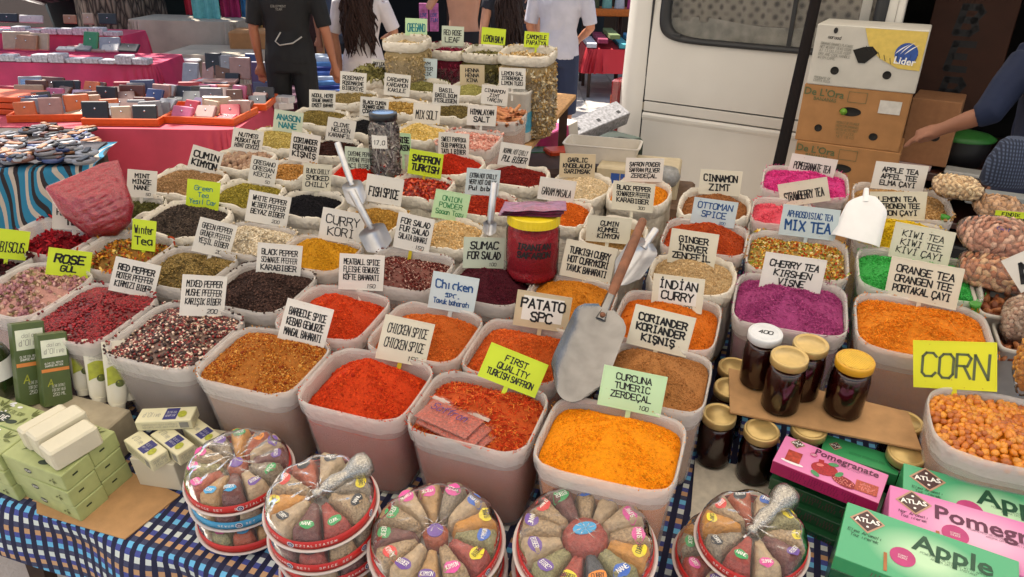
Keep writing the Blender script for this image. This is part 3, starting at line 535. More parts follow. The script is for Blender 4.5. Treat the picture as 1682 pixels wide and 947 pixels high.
# ---------------------------------------------------------------- price cards
CARD = {}
def cmat(c, nm):
    if c not in CARD: CARD[c] = mat('card_'+nm, c, .45, var=.05, sc_=9, spec=.4)
    return CARD[c]
WH, CRM, LIME, MINT, PALE, BLU, YEL, BEI = 'dedad2', 'dad4c0', 'c8dc32', 'bcdcae', 'c6d0bc', 'c4d2d6', 'dede28', 'c4b394'
CN = {WH: 'white', CRM: 'cream', LIME: 'lime', MINT: 'mint', PALE: 'pale_green', BLU: 'bluish', YEL: 'yellow', BEI: 'beige'}
CL = {WH: 'white', CRM: 'cream', LIME: 'lime yellow', MINT: 'pale mint', PALE: 'pale greenish', BLU: 'bluish white', YEL: 'bright yellow', BEI: 'beige'}
def sign(cx, cy, w, h, rot, c, lines, where, hb=.214, ink=INK, price=None, lean=18, yaw=0, pen=1.2, inner=False, sizes=None, inks=None, stake=.05, yelst=False, slant=.0):
    rr = R(rot); bx, by = cx-math.sin(rr)*h/2*1., cy+math.cos(rr)*h/2
    p = tp(bx, by, hb); d = dep(p); k = d/FOC
    view = Cv-(p+np.array([0, 0, 0])); view /= np.linalg.norm(view)
    hz = np.array([view[0], view[1], 0]); hz /= np.linalg.norm(hz)
    el = math.asin(view[2]); le = max(0, el-R(12))            # the card leans back a little less than square to the view
    nrm = hz*math.cos(le)+np.array([0, 0, 1])*math.sin(le)
    q = R(yaw+random.uniform(-12, 12)); pen *= random.uniform(.85, 1.25); slant += random.uniform(-.05, .06); z = np.array([0, 0, 1.]); nrm = np.array([nrm[0]*math.cos(q)-nrm[1]*math.sin(q), nrm[0]*math.sin(q)+nrm[1]*math.cos(q), nrm[2]])
    X = np.cross(z, nrm); X /= np.linalg.norm(X); Y = np.cross(nrm, X); roll0 = ROLL  # turn within its own plane
    a = -rr+0; X2 = X*math.cos(a)+Y*math.sin(a); Y2 = -X*math.sin(a)+Y*math.cos(a)
    # measured tilt includes the lens's own convergence: take it out
    q0 = np.array([ (v@Rv)*FOC/(v@Fv) for v in (p-Cv, p+X*.05-Cv)]); q1 = np.array([-(v@Uv)*FOC/(v@Fv) for v in (p-Cv, p+X*.05-Cv)])
    base_rot = math.atan2(q1[1]-q1[0], q0[1]-q0[0]); a = -(rr-base_rot); X2 = X*math.cos(a)+Y*math.sin(a); Y2 = -X*math.sin(a)+Y*math.cos(a)
    wm, hm = w*k*1.0, h*k/math.cos(R(12)); M = frame(p, (X2, Y2, nrm))
    txt = ' '.join(lines)
    for q_ in (2, 1):
        if len((CL[c]+' card reading '+txt+' '+where).split()) > 14: txt = ' '.join(lines[:q_])
    root = empty('price_card', M, (CL[c]+' card reading '+txt+' '+where), 'price card', 'hand lettered price cards')
    m = cmat(c, CN[c]); mb = MB(); t = .0009; b = .0022*min(1, wm/.08)
    mb.box(-wm/2, wm/2, 0, hm, -t, t, bev=.0007); 
    for x0, x1, y0, y1 in ((-wm/2, wm/2, 0, b), (-wm/2, wm/2, hm-b, hm), (-wm/2, -wm/2+b, b, hm-b), (wm/2-b, wm/2, b, hm-b)): mb.box(x0, x1, y0, y1, t*.9, t+.0007)
    mb.obj('card', m, root)
    sm = m if not yelst else mat('stake_yellow', 'c8b41c', .45); MB().box(-.0045, .0045, -stake, .002, -t*1.6, -t*.2, bev=.0006).obj('stake', sm, root)
    if inner: MB().box(-wm*.37, wm*.37, hm*.2, hm*.88, t, t+.0003).obj('glued_label', mat('label_white', 'e0ddd6', .5, var=.03), root)
    mb = MB(); write(mb, lines, wm*.88, hm*(.8 if not price else .72), t+.0007, pen, y0=hm*(.5 if not price else .58), sizes=sizes, slant=slant)
    if price: write(mb, [price], wm*.3, hm*.16, t+.0007, .9, x0=wm*.22, y0=hm*.13)
    if inks:
        mi = []; 
    mb.obj('lettering', ink, root)
    if random.random() < .75 and w > 50:                                    # smudges and splashes of spice
        mb = MB()
        for _ in range(random.randint(3, 9)):
            x, y, r = random.uniform(-.42, .42)*wm, random.uniform(.03, .97)*hm, random.uniform(.0004, .0011); mb.add([(x+r*math.cos(q), y+r*.7*math.sin(q), t+.00045) for q in np.linspace(0, 5.3, 6)], [(0, 1, 2, 3, 4, 5)])
        tag(mb.obj('stain', mat('spice_stain', 'a8703c', .8), root), kind='stuff')
    return root
S_ = sign
S_(1039,642,104,66,12,MINT,['CURCUNA','TUMERIC','ZERDEÇAL'],'stuck into the turmeric',price='100')
S_(842,608,104,58,21,LIME,['FIRST','QUALITY','TURKISH SAFFRON'],'at the back of the saffron threads',pen=1.1,stake=.04,hb=.236)
S_(891,511,90,58,9,BEI,['PATATO','SPC'],'stuck between potato spice and curry',inner=True)
S_(664,560,84,72,11,CRM,['CHICKEN SPICE','CHICKEN SPICE'],'on a yellow stake in the red chicken spice',price='150',yelst=True,stake=.05,pen=1.)
S_(502,533,76,70,15,WH,['BARBECUE SPICE','KEBAB GEWURZE','MANGAL BAHARATI'],'stuck into the brown barbecue spice')
S_(333,486,69,66,3,WH,['MIXED PEPPER','MUSHE PFEFFER','KARIŞIK BİBER'],'stuck into the mixed peppercorns',price='200')
S_(222,456,68,56,14,WH,['RED PEPPER','ROTER PFEFFER','KIRMIZI BIBER'],'above the red peppercorns')
S_(114,432,62,44,9,LIME,['ROSE','GÜL'],'stuck into the rosebuds',sizes=[1.4,1])
S_(14,401,56,48,9,LIME,['HIBISCUS'],'at the left edge above the hibiscus')
S_(124,356,62,42,5,WH,['POMAGRANATE','TEA'],'behind the plump red bag')
S_(234,302,44,44,5,WH,['MINT','MINZE','NANE'],'stuck into the dried mint',price='50')
S_(239,386,36,50,8,LIME,['Winter','Tea'],'narrow and stuck into the winter tea',pen=.9,yaw=-20)
S_(335,320,50,46,8,LIME,['Green','Tea','Yesil Cay'],'above the dark tea leaves',ink=INKT,pen=.9)
S_(338,263,48,38,17,WH,['CUMIN','KIMYON'],'tilted above the cumin seeds',)
S_(352,391,60,56,14,WH,['GREEN PEPPER','GRÜNER PFEFFER','YEŞİL BİBER'],'stuck into the green peppercorns',price='200')
S_(459,427,70,52,5,WH,['BLACK PEPPER','SCHWARZE PFEFFER','KARABIBER'],'stuck into the black peppercorns')
S_(441,343,66,50,11,WH,['WHITE PEPPER','WEIßER PFEFFER','BEYAZ BİBER'],'stuck into the white peppercorns',price='200')
S_(433,281,42,44,12,WH,['OREGANO','OREGAN','KEKIK'],'stuck into the yellow green oregano',price='50')
S_(502,243,46,46,10,WH,['CORIANDER','KORIANDER','KİŞNİŞ'],'stuck into the coriander seeds')
S_(521,292,46,44,4,CRM,['BLACK CHILLY','SMOKED','CHILLY'],'above the black seeds')
S_(407,231,48,36,9,WH,['NUTMEG','MUSKAT NUT','HİNT CEVİZİ'],'stuck into the nutmegs')
S_(474,200,46,34,8,PALE,['ANASON','NANE'],'stuck into the pale yellow green herb',ink=INKT)
S_(560,214,46,36,9,WH,['CLOVE','NELKEN','KARANFIL'],'stuck into the cloves')
S_(562,372,70,52,10,WH,['CURRY','KÖRİ'],'behind the scoop handle in the yellow curry',pen=.9)
S_(594,447,72,58,3,WH,['MEATBALL SPICE','FLEISHE GEWURZE','KÖFTE BAHARATI'],'stuck into the meatball spice',price='150',stake=.05)
S_(745,481,76,60,10,BLU,['Chicken','spc.','Tavuk baharati'],'in blue marker in the pale orange chicken spice',ink=INKB,pen=.9,sizes=[1.4,1,.9])
S_(681,383,60,58,13,WH,['FOR SALAD','FUR SALAD','SALATA BAHARI'],'stuck into the dark salad spice',price='150',yelst=True)
S_(794,415,68,50,1,PALE,['SUMAC','FOR SALAD'],'stuck into the dark purple sumac',price='100')
S_(740,338,58,46,10,MINT,['ONION','POWDER','Sogan Tozu'],'stuck into the onion granules',ink=INKG,pen=.9)
S_(632,312,60,44,10,WH,['FISH SPICE'],'mostly blank above the fish spice')
S_(594,263,52,40,5,PALE,['CAYENNE PEPPER','CAYENNE PFEFFER','ACI BIBER'],'half hidden by the glass jar')
S_(700,269,56,40,10,LIME,['SAFFRON','TURKISH'],'stuck into the chilli flakes',yelst=True)
S_(792,299,56,42,4,BLU,['EXTRA HOT CHILLY','VERY HOT CHILLY','Pul biber'],'behind the upright scoop handle')
S_(746,239,50,40,4,WH,['SWEET PAPRIKA','SUB PAPRIKA','TATLI BİBER'],'stuck into the red paprika')
S_(791,190,48,32,3,WH,['HIMALAYAN','SALT'],'stuck into the pink salt')
S_(844,255,54,36,7,WH,['NORMAL HOT CHILLY','PUL BİBER'],'stuck into the dark red chilli flakes',yaw=18,slant=.2)
S_(701,187,44,32,4,WH,['MIX SOLT'],'stuck into the yellow salt')
S_(733,157,44,34,5,WH,['BASIL','BASILIKUM','FESLEGEN'],'stuck into the basil')
S_(653,140,42,34,6,WH,['CARDAMON','KARDAMON','KAKULE'],'stuck into the cardamom pods')
S_(615,176,46,30,5,WH,['BLACK CUMIN','SCHWARZ KÜMEL','ÇÖREK OTU'],'stuck into the black cumin')
S_(581,137,42,34,5,WH,['ROSEMARY','ROSEMARINE','BİBERİYE'],'stuck into the rosemary')
S_(530,165,42,32,2,WH,['NODUL HERB','GRAUWE BANARZE','EMZET BAHAR'],'stuck into the olive brown herb mix')
S_(627,109,32,20,5,WH,['BAY LEAVES','LORBER'],'small and stuck into the bay leaves',hb=.215)
S_(698,113,40,32,4,BLU,['THYM','ZAHTER','KEKIK'],'stuck into the grey green thyme')
S_(776,124,40,32,1,BEI,['HENNA','HENNA','KINA'],'stuck into the henna powder')
S_(842,129,44,32,3,WH,['LEMON SAL','ZITRONENSALZ','LIMON TUZU'],'behind the white lemon salt',hb=.23)
S_(813,157,44,30,7,WH,['CINNAMON','ZIMT','TARÇIN'],'behind the cinnamon sticks')
S_(684,45,36,26,2,MINT,['OREGANO'],'on the oregano sack',hb=.36,ink=INKT)
S_(744,60,36,30,3,PALE,['RED ROSE','LEAF'],'on the sack of dark red petals',hb=.30)
S_(811,62,40,28,6,LIME,['LEMON BALM'],'on the sack of lemon balm',hb=.30)
S_(881,66,40,24,4,LIME,['CAMOMILE','PAPATYA'],'on the sack of camomile heads',hb=.34)
S_(664,236,30,34,6,MINT,['ANISE','ANASON'],'partly hidden behind the glass jar',ink=INK,yaw=-20)
S_(948,272,58,38,2,BEI,['GARLIC','KNOBLAUCH','SARIMSAK'],'stuck into the garlic granules')
S_(914,312,60,36,8,WH,['GARAM MASALA'],'stuck into the garam masala')
S_(1057,279,62,38,1,WH,['SAFRON POVDER','SAFRAN PULVER','ZERDEÇAL'],'above the orange saffron powder')
S_(1040,323,68,46,6,CRM,['BLACK PEPPER','SCHWARZER PFEFFER','KARABIBER'],'standing in front of the orange saffron powder',price='300')
S_(1182,300,66,40,4,CRM,['CINNAMON','ZIMT'],'stuck into the ground cinnamon')
S_(1172,349,70,42,8,BLU,['OTTOMAN','SPICE'],'in blue marker in the brick red spice',price='200',ink=INKB)
S_(999,377,72,42,5,CRM,['CUMIN','KÜMMEL','KİMYON'],'stuck into the ground cumin')
S_(966,430,84,60,12,CRM,['TURKISH CURRY','HOT CURRYKÖRİ','TAVUK BAHARATI'],'stuck into the golden curry')
S_(1138,408,76,56,9,CRM,['GINGER','İNGVER','ZENCEFİL'],'stuck into the ground ginger')
S_(1114,482,84,56,8,CRM,['İNDİAN','CURRY'],'with a white paper glued on, in the orange curry',inner=True,price='200')
S_(1085,543,100,66,14,CRM,['CORIANDER','KORIANDER','KIŞNIŞ'],'stuck into the ground coriander')
S_(1333,272,72,30,9,WH,['POMEGRANATE TEA'],'stuck into the magenta tea',sizes=[.6])
S_(1320,316,78,38,-9,CRM,['STRAWBERRY TEA'],'tilted over the magenta and coral teas',sizes=[.6])
S_(1327,365,88,50,7,BLU,['APHROSDISIAC TEA','MIX TEA'],'stuck into the multicoloured tea pieces',ink=INKB,sizes=[.8,1.3])
S_(1300,450,96,60,9,WH,['CHERRY TEA','KIRSHEN','VİŞNE'],'stuck into the purple tea')
S_(1474,291,78,44,6.5,WH,['APPLE TEA','APFEL TEE','ELMA ÇAYI'],'stuck into the light brown tea')
S_(1471,338,84,46,0,CRM,['LEMON TEA','ZİTRONEN TEE','LİMON ÇAYI'],'stuck into the lemon yellow tea')
S_(1512,402,90,58,12,CRM,['KIWI TEA','KIWI TEE','KİVİ ÇAYI'],'stuck into the vivid green tea',pen=.9)
S_(1516,464,108,66,11.5,CRM,['ORANGE TEA','ORANGEN TEE','PORTAKAL ÇAYI'],'stuck into the bright orange tea')
S_(1568,600,118,78,1,YEL,['CORN'],'stuck into the roasted corn',ink=mat('marker_grey', '5a6440', .6),stake=.03,sizes=[.62],pen=.55)
S_(1660,352,44,10,4,LIME,['FINDIK'],'lying almost flat among the nut bags at the right edge',hb=.27,stake=.01)
S_(1684,446,40,60,-30,WH,['A'],'tilted half out of view at the right edge',hb=.26,stake=.01)
# ---------------------------------------------------------------- round spice gift sets
RIMW = mat('tray_white', 'd8ccc6', .35, var=.05, alpha=.9); BANDR = mat('band_red', 'c22420', .4, var=.08); BANDB = mat('band_blue', '3f9ac8', .4, var=.08); EYEB = mat('eye_blue', '1a2a6c', .4); EYEW = mat('eye_white', 'e8e8ea', .4)
STK = [mat('sticker_'+n, c, .4, var=.1, sc_=300) for n, c in (('pink', 'd8509c'), ('yellow', 'e6d22c'), ('blue', '3c68c0'), ('purple', '6c4c9c'), ('green', '3c9c5c'), ('red', 'd8403c'), ('sky', '3c9cd0'), ('orange', 'e88a20'), ('black', '2c3038'))]
WEDGE = [mat('pack_'+n, c, .55, var=v, sc_=s, bump=.5, bsc=160, coat=.35) for n, c, v, s in (('seed', 'a48a68', .45, 260), ('tan', 'b08a58', .2, 60), ('rust', 'a04826', .25, 120), ('thyme', '8a8458', .45, 320), ('plum', '6c3c38', .25, 120), ('gold', 'c08430', .2, 80), ('grey', '8a7c68', .5, 300), ('brick', '9c3c30', .3, 140), ('slate', '3c4048', .3, 200), ('beige', 'b49c7c', .25, 90))]
def gift_set(M, rad, band, top, wed, stk, label, seed, group='round spice gift sets', name='spice_gift_set', hh=.052):
    rnd = random.Random(seed); root = empty(name, M, label, 'spice gift set', group)
    MB().lathe([(rad*.80, 0), (rad*.9, .001), (rad*.985, .012), (rad*1.02, .0135), (rad*1.02, .0155), (rad*.975, .0155), (rad*.87, .004), (0.001, .004)], 56, caps=(True, False)).obj('tray', RIMW, root)
    MB().lathe([(rad*.925, .0157), (rad*.965, .0157), (rad*.955, .031), (rad*.945, .031)], 56, caps=(False, False)).obj('paper_band', BANDR if band == 'r' else BANDB, root)
    mb = MB(); txt = 'BAHARAT SETI  SPICE SET   SPEZIALITATEN   ' if band == 'r' else 'GEWURZE SET  BAHARAT   '
    ang = -math.pi*.95; t = MB()
    for ch in txt:
        g = MB(); write(g, [ch], .006, .0075, 0, .9, jit=.03)
        for v in g.v: q = ang+v[0]/(rad*.97); t.v.append((math.cos(q)*rad*.9635*(1.0), math.sin(q)*rad*.9635, .0235+v[1]))
        n0 = len(t.v)-len(g.v); t.f += [tuple(i+n0 for i in f) for f in g.f]; t.mi += g.mi; t.sm += g.sm; ang += .0062/rad*1.05
    t.obj('lettering', INKW, root)
    for q in (-1.2, -2.6, .4):
        for r_, m, off in ((.0062, EYEW, .0006), (.0048, EYEB, .0009), (.0026, EYEW, .0012), (.0014, EYEB, .0015)):
            c = (math.cos(q), math.sin(q)); mb = MB(); V = [(c[0]*(rad*.9635+off)-c[1]*r_*math.cos(a), c[1]*(rad*.9635+off)+c[0]*r_*math.cos(a), .0232+r_*math.sin(a)) for a in np.linspace(0, 2*np.pi, 14, endpoint=False)]
            mb.add(V, [tuple(range(14))]); mb.obj('emblem', m, root)
    n = len(wed); r1 = rad*.93; r0 = rad*(.16 if top == 'mill' else .30 if top == 'pack' else .24)
    for k in range(n):
        if wed[k] < 0: continue
        a0, a1 = 2*math.pi*(k+.015)/n, 2*math.pi*(k+.985)/n; amp = rnd.uniform(.85, 1.1); ph = rnd.uniform(0, 6)
        def fn(s, q, a0=a0, a1=a1, amp=amp, ph=ph):
            a = a0+(a1-a0)*q; rr = r0+(r1-r0)*s
            e = min(1, 6.5*min(q, 1-q)+.03)**.45; er = min(1, 9*min(s, 1-s)+.03)**.4; z = .008+hh*amp*e*er*(.80+.20*s+.05*math.sin(s*9+ph)*math.sin(q*5))
            z += .0016*math.sin(s*23+ph)*math.sin(q*17+ph*2)*e*er
            return (rr*math.cos(a), rr*math.sin(a), z)
        o = MB().grid(fn, 10, 8).obj('spice_pack', WEDGE[wed[k]], root)
        am = (a0+a1)/2+rnd.uniform(-.05, .05); rs = r1*(.80+rnd.uniform(-.03, .03)); mb = MB(); ew, el = rad*.135, rad*.098; V = []
        for i in range(16):
            t_ = 2*math.pi*i/16; dx, dy = ew*math.cos(t_)*.9, el*math.sin(t_); x = rs*math.cos(am)+dx*math.cos(am+1.57)-dy*math.sin(am+1.57)*-1; y = rs*math.sin(am)+dx*math.sin(am+1.57)+dy*math.sin(am)
            r_, aa = math.hypot(x, y), math.atan2(y, x); s = (r_-r0)/(r1-r0); q = ((aa-a0) % (2*math.pi))/(a1-a0); q = min(.97, max(.03, q if q < 3 else .03)); s = min(.97, max(.03, s)); z = fn(s, q)[2]+.0012
            V.append((x, y, z))
        c = (rs*math.cos(am), rs*math.sin(am)); cz = fn((rs-r0)/(r1-r0), .5)[2]+.002; V.append((c[0], c[1], cz)); mb.add(V, [(i, (i+1) % 16, 16) for i in range(16)], 0, True)
        mb.obj('sticker', STK[stk[k]], o)
        g = MB(); write(g, [rnd.choice(['KEKIK', 'CURRY', 'NANE', 'KIMYON', 'BIBER', 'SUMAK'])], ew*1.4, el*1.1, 0, .8, jit=.02); g.v = [(c[0]+v[0]*math.cos(am+1.57)-v[1]*math.sin(am+1.57), c[1]+v[0]*math.sin(am+1.57)+v[1]*math.cos(am+1.57), cz+.001) for v in g.v]
        g.obj('sticker_print', INK if stk[k] in (1, 7) else INKW, o)
    if top == 'pack':
        o = MB().lathe([(rad*.31, .008), (rad*.33, hh*.7), (rad*.27, hh*1.05), (rad*.1, hh*1.2), (.0005, hh*1.2)], 20, caps=(False, True)).obj('centre_pack', WEDGE[7], root)
        MB().loft([[(rad*.17*math.cos(a)-.0, rad*.10*math.sin(a)+.004, z) for a in np.linspace(0, 2*np.pi, 20, endpoint=False)] for z in (hh*1.19, hh*1.24)]).obj('sticker', STK[6], o)
    elif top == 'small':
        o = MB().lathe([(rad*.17, .008), (rad*.19, hh*.8), (rad*.12, hh*.98), (.0005, hh)], 16, caps=(False, True)).obj('centre_pack', WEDGE[2], root)
        MB().loft([[(rad*.12*math.cos(a), rad*.12*math.sin(a), z) for a in np.linspace(0, 2*np.pi, 16, endpoint=False)] for z in (hh*.985, hh*1.03)]).obj('sticker', STK[3], o)
    elif top == 'mill':                                         # a little glass mill with peppercorns lying across the packs
        mm = Matrix.Translation((0, rad*.02, hh*1.0)) @ Matrix.Rotation(R(-18), 4, 'Z') @ Matrix.Rotation(R(-78), 4, 'X')
        o = MB().lathe([(.001, -.012), (.0095, -.011), (.0095, -.002), (.006, .002), (.012, .010), (.0145, .03), (.0105, .048), (.013, .056), (.021, .068), (.0235, .082), (.019, .094), (.001, .099)], 20).obj('pepper_mill', mat('mill_glass', 'b4b0a8', .14, metal=.85, var=.5, sc_=380, bump=.25, bsc=420), root, mm)
        MB().lathe([(.0035, -.026), (.004, -.02), (.0018, -.018), (.0018, -.012)], 10).obj('knob', mat('chrome', 'c8c8cc', .15, metal=1), o)
    # shrink wrap over the packs
    MB().grid(lambda s, q: ((lambda a, rr: (rr*math.cos(a), rr*math.sin(a), (.0158 if s < .001 else .030+(hh*.92-.012)*min(1, s*3.2)**.6+.0022*math.sin(a*n+1)*(1-s)-(.012*s*s if not top else 0)+.0012*math.sin(a*9+s*17))))(2*math.pi*q, rad*.96*(1-s**1.3*.999))), 14, 72).obj('shrink_wrap', WRAP, root)
    def wf(s, q):
        a = 2*math.pi*q; rr = rad*.955*math.sin(s*math.pi/2); z = .031+(hh-.016)*(1-max(0, s-.55)**2/.2025)+.0016*math.sin(a*n)*s+.0012*math.sin(s*19+a*5)
        if s > .999: z = .0155
        return (rr*math.cos(a), rr*math.sin(a), z)
    return root
def set_at(px, py, wpx, h, kind, **k):
    p = tp(px, py, h); rad = .1; return p
SPK = dict()
def stack(px, py, wpx, nlow, bands, wed, stk, top, labels, seed, tilt=0, dh=.056, offs=None):
    # height whose scale gives the measured width
    best = min(np.arange(.03, .30, .004), key=lambda h: abs(2*.1*1.02*FOC/dep(tp(px, py, h))-wpx)) if wpx else .17
    h = best; p = tp(px, py, h)
    for k in range(len(bands)):
        hk = h-.035-dh*k
        if hk < .001: break
        pk = p-en*(.035+dh*k)
        if offs: pk = pk+e1*offs[k][0]+e2*offs[k][1]
        M = frame(pk, rz=seed*.7+k*1.1)
        M = M @ Matrix.Rotation(R(tilt if k == 0 else 0), 4, 'X')
        gift_set(M, .1, bands[k], top if k == 0 else 'small', wed if k == 0 else wed[::-1], stk if k == 0 else stk[::-1], labels[k], seed*10+k, hh=.05)
    return h
def stack2(px, py, rad, hs, bands, wed, stk, top, labels, seed, offs, tilt=0, rz0=0.):
    p = tp(px, py, hs[0]+.03); b0 = p-en*(hs[0]+.03)
    for k, hk in enumerate(hs):
        M = frame(b0+en*hk+e1*offs[k][0]+e2*offs[k][1], rz=rz0+k*1.3) @ Matrix.Rotation(R(tilt if k == 0 else 0), 4, 'X')
        gift_set(M, rad, bands[k], top if k == 0 else 'small', wed if k == 0 else wed[3:]+wed[:3], stk if k == 0 else stk[4:]+stk[:4], labels[k], seed*10+k, hh=.044)
stack2(391, 768, .0995, (.098, .050, .002), 'rbr', [4, 9, 2, 5, 6, 0, 3, 2, 1, 4, 9, 6], [3, 3, 7, 4, 3, 0, 0, 0, 6, 6, 3, 4], 'small',
       ['round spice set with a red band, topmost of the left stack', 'round spice set with a sky blue band, middle of the left stack', 'red banded spice set at the bottom of the left stack'], 1, [(0, 0), (-.006, .004), (.004, -.006)], rz0=.3)
stack2(526, 818, .0960, (.148, .100, .052, .004), 'rrrr', [0, 6, 3, 9, 2, 0, 5, 9, 4, 7], [8, 1, 2, 8, 8, 5, 1, 8, 4, 4], 'mill',
       ['red banded spice set with a pepper mill, top of the second stack', 'red banded spice set second from the top under the set with the mill', 'red banded spice set third from the top of the stack with the mill', 'red banded spice set at the bottom of the stack with the mill'], 2, [(0, 0), (.002, -.006), (.004, .004), (0, 0)], rz0=-.35)
stack2(716, 880, .1130, (.110, .056, .004), 'rrr', [9, 6, 1, 9, 0, 4, 0, 9, 1, 0, 7, 3, 5], [2, 0, 0, 0, 4, 4, 5, 3, 3, 0, 1, 2, 1], 'small',
       ['large round spice set with a hollow in its middle, third stack from the left', 'spice set under the one with the hollow middle', 'lowest spice set of the third stack from the left'], 3, [(0, 0), (.004, -.003), (0, .004)], rz0=.9)
stack2(961, 886, .1160, (.120, .064, .008), 'rrr', [9, 9, 0, 4, 0, 0, 9, 3, 7, 8, 3, 5, 0], [0, 2, 2, 4, 5, 3, 3, 3, 1, 7, 2, 1, 0], 'pack',
       ['large round spice set with a red pack and sky blue sticker in its centre', 'spice set under the one with the sky blue centre sticker', 'lowest spice set of the stack with the sky blue centre sticker'], 4, [(0, 0), (-.004, .003), (0, 0)], rz0=.6)
stack2(1236, 878, .0900, (.118, .068, .012), 'rrr', [0, 3, 9, 2, 0, 5, 6, 7, 9, 4], [1, 1, 2, 8, 5, 1, 8, 4, 0, 3], 'mill',
       ['red banded spice set with a glass mill lying on it, right of the turmeric tub', 'spice set sticking out left below the rightmost set with a mill', 'lowest spice set of the rightmost stack'], 5, [(0, 0), (-.030, -.010), (-.006, -.004)], rz0=-.25)
# ---------------------------------------------------------------- soap, creams and oil at the left front corner
def tbox(name, px, py, h, sx, sy, sz, rz, m, label, cat, bev=.0015, group=None, prints=None, tilt=0, ax='X', corner=None, spin=0):
    """box on the board: (px, py) is the middle of its top face"""
    p = tp(px, py, h+sz)-en*sz; M = frame(p, rz=R(rz)) @ Matrix.Rotation(R(tilt), 4, ax)
    root = empty(name, M, label, cat, group); MB().box(-sx/2, sx/2, -sy/2, sy/2, 0, sz, bev=bev).obj('carton', m, root)
    if prints: prints(root, sx, sy, sz)
    return root
def face(root, lines, w, h, T, ink, pen=.8, name='lettering', **k):
    mb = MB(); write(mb, lines, w, h, 0, pen, jit=.03, **k); return mb.obj(name, ink, root, T)
def patch(root, w, h, T, m, name='printed_panel', oval=False, z=.0002):
    mb = MB()
    if oval: mb.add([(w/2*math.cos(a), h/2*math.sin(a), z) for a in np.linspace(0, 2*np.pi, 20, endpoint=False)], [tuple(range(20))])
    else: mb.add([(-w/2, -h/2, z), (w/2, -h/2, z), (w/2, h/2, z), (-w/2, h/2, z)], [(0, 1, 2, 3)])
    return mb.obj(name, m, root, T)
def Tf(x=0, y=0, z=0, side='top', rz=0):
    T = Matrix.Translation((x, y, z))
    if side == 'front': T = T @ Matrix.Rotation(R(90), 4, 'X')
    if side == 'right': T = T @ Matrix.Rotation(R(90), 4, 'Z') @ Matrix.Rotation(R(90), 4, 'X')
    return T @ Matrix.Rotation(R(rz), 4, 'Z')
OLV = mat('olive_card', 'a4ad72', .5, var=.12, sc_=40); OLD = mat('olive_print', '5c6428', .5, var=.4, sc_=120); CRC = mat('cream_card', 'd2cca8', .5, var=.06); NAVY = mat('navy_print', '2c2c6c', .5); OLP = mat('olive_fruit_print', 'a0a42c', .5, var=.3, sc_=150); DKP = mat('dark_print', '20301c', .5)
def leaves(root, T, n, L, m, seed):
    r = random.Random(seed)
    for k in range(n):
        a = r.uniform(-2.6, 2.6); l = L*r.uniform(.6, 1); w_ = l*.17; mb = MB(); mb.add([(0, 0, 0), (l*.4, w_, 0), (l, 0, 0), (l*.4, -w_, 0)], [(0, 1, 2, 3)])
        mb.obj('printed_leaf', m, root, T @ Matrix.Rotation(a, 4, 'Z') @ Matrix.Translation((L*.12, 0, .0003+k*.00004)))
def soapprint(root, sx, sy, sz):
    patch(root, .026, .012, Tf(sx*.12, -sy*.26, sz+.0003, rz=12), DKP, 'printed_seal', True); leaves(root, Tf(sx*.28, sy*.1, sz+.0003), 7, .028, OLD, 1); leaves(root, Tf(-sx*.25, sy*.1, sz+.0004), 7, .026, OLD, 2)
    face(root, ['OLIVE OIL SOAP'], sx*.42, sy*.22, Tf(-.004, .006, sz+.0007), OLD, .7)
    patch(root, .020, .013, Tf(-sx*.1, -sy/2-.0003, sz*.5, 'front'), DKP, 'printed_seal', True); leaves(root, Tf(sx*.30, -sy/2-.0004, sz*.5, 'front'), 5, .014, OLD, 3)
    patch(root, .012, .004, Tf(sx/2+.0004, -sy*.1, sz*.6, 'right'), DKP, 'printed_mark'); face(root, ['SOAP'], .018, .008, Tf(-sx*.1, -sy/2-.0006, sz*.5, 'front'), INKW)
SP = W(-.478, -.328)
for k in range(3):
    for j in range(2):
        for i in range(2):
            lx, ly, lz = .160, .064, .040
            p = W(-.470-.162*i-.081-.002*k, -.322+.0655*j+.033+(-.002 if k == 1 else 0), 0.003+k*.0405); M = frame(p, rz=R(-5+1.2*k)); root = empty('soap_box', M, 'pale olive green soap box, '+('front' if j == 0 else 'back')+' row, '+('right' if i == 0 else 'left')+' end, '+['bottom', 'middle', 'top'][k]+' layer', 'soap box', 'stacked green soap boxes')
            MB().box(-lx/2, lx/2, -ly/2, ly/2, 0, lz, bev=.0016).obj('carton', OLV, root); soapprint(root, lx, ly, lz)
SOAP = mat('soap_bar', 'cdc6ae', .5, var=.06, sc_=14, bump=.12, bsc=40, coat=.1)
for k, (dx, dy, wd, ln, ht, lab) in enumerate(((-.052, .006, .030, .088, .050, 'narrow cream soap bar at the left of the three on the green boxes'), (-.014, .004, .044, .098, .054, 'middle cream soap bar of the three on the green boxes'), (.033, -.014, .046, .092, .046, 'cream soap bar at the right of the three, with a stamped arc'))):
    p = W(-.530+dx, -.255+dy, .1255); root = tag(MB().box(-wd/2, wd/2, -ln/2, ln/2, 0, ht, bev=.004).obj('soap_bar', SOAP, None, frame(p, rz=R(-16))), lab, 'soap', 'cream soap bars')
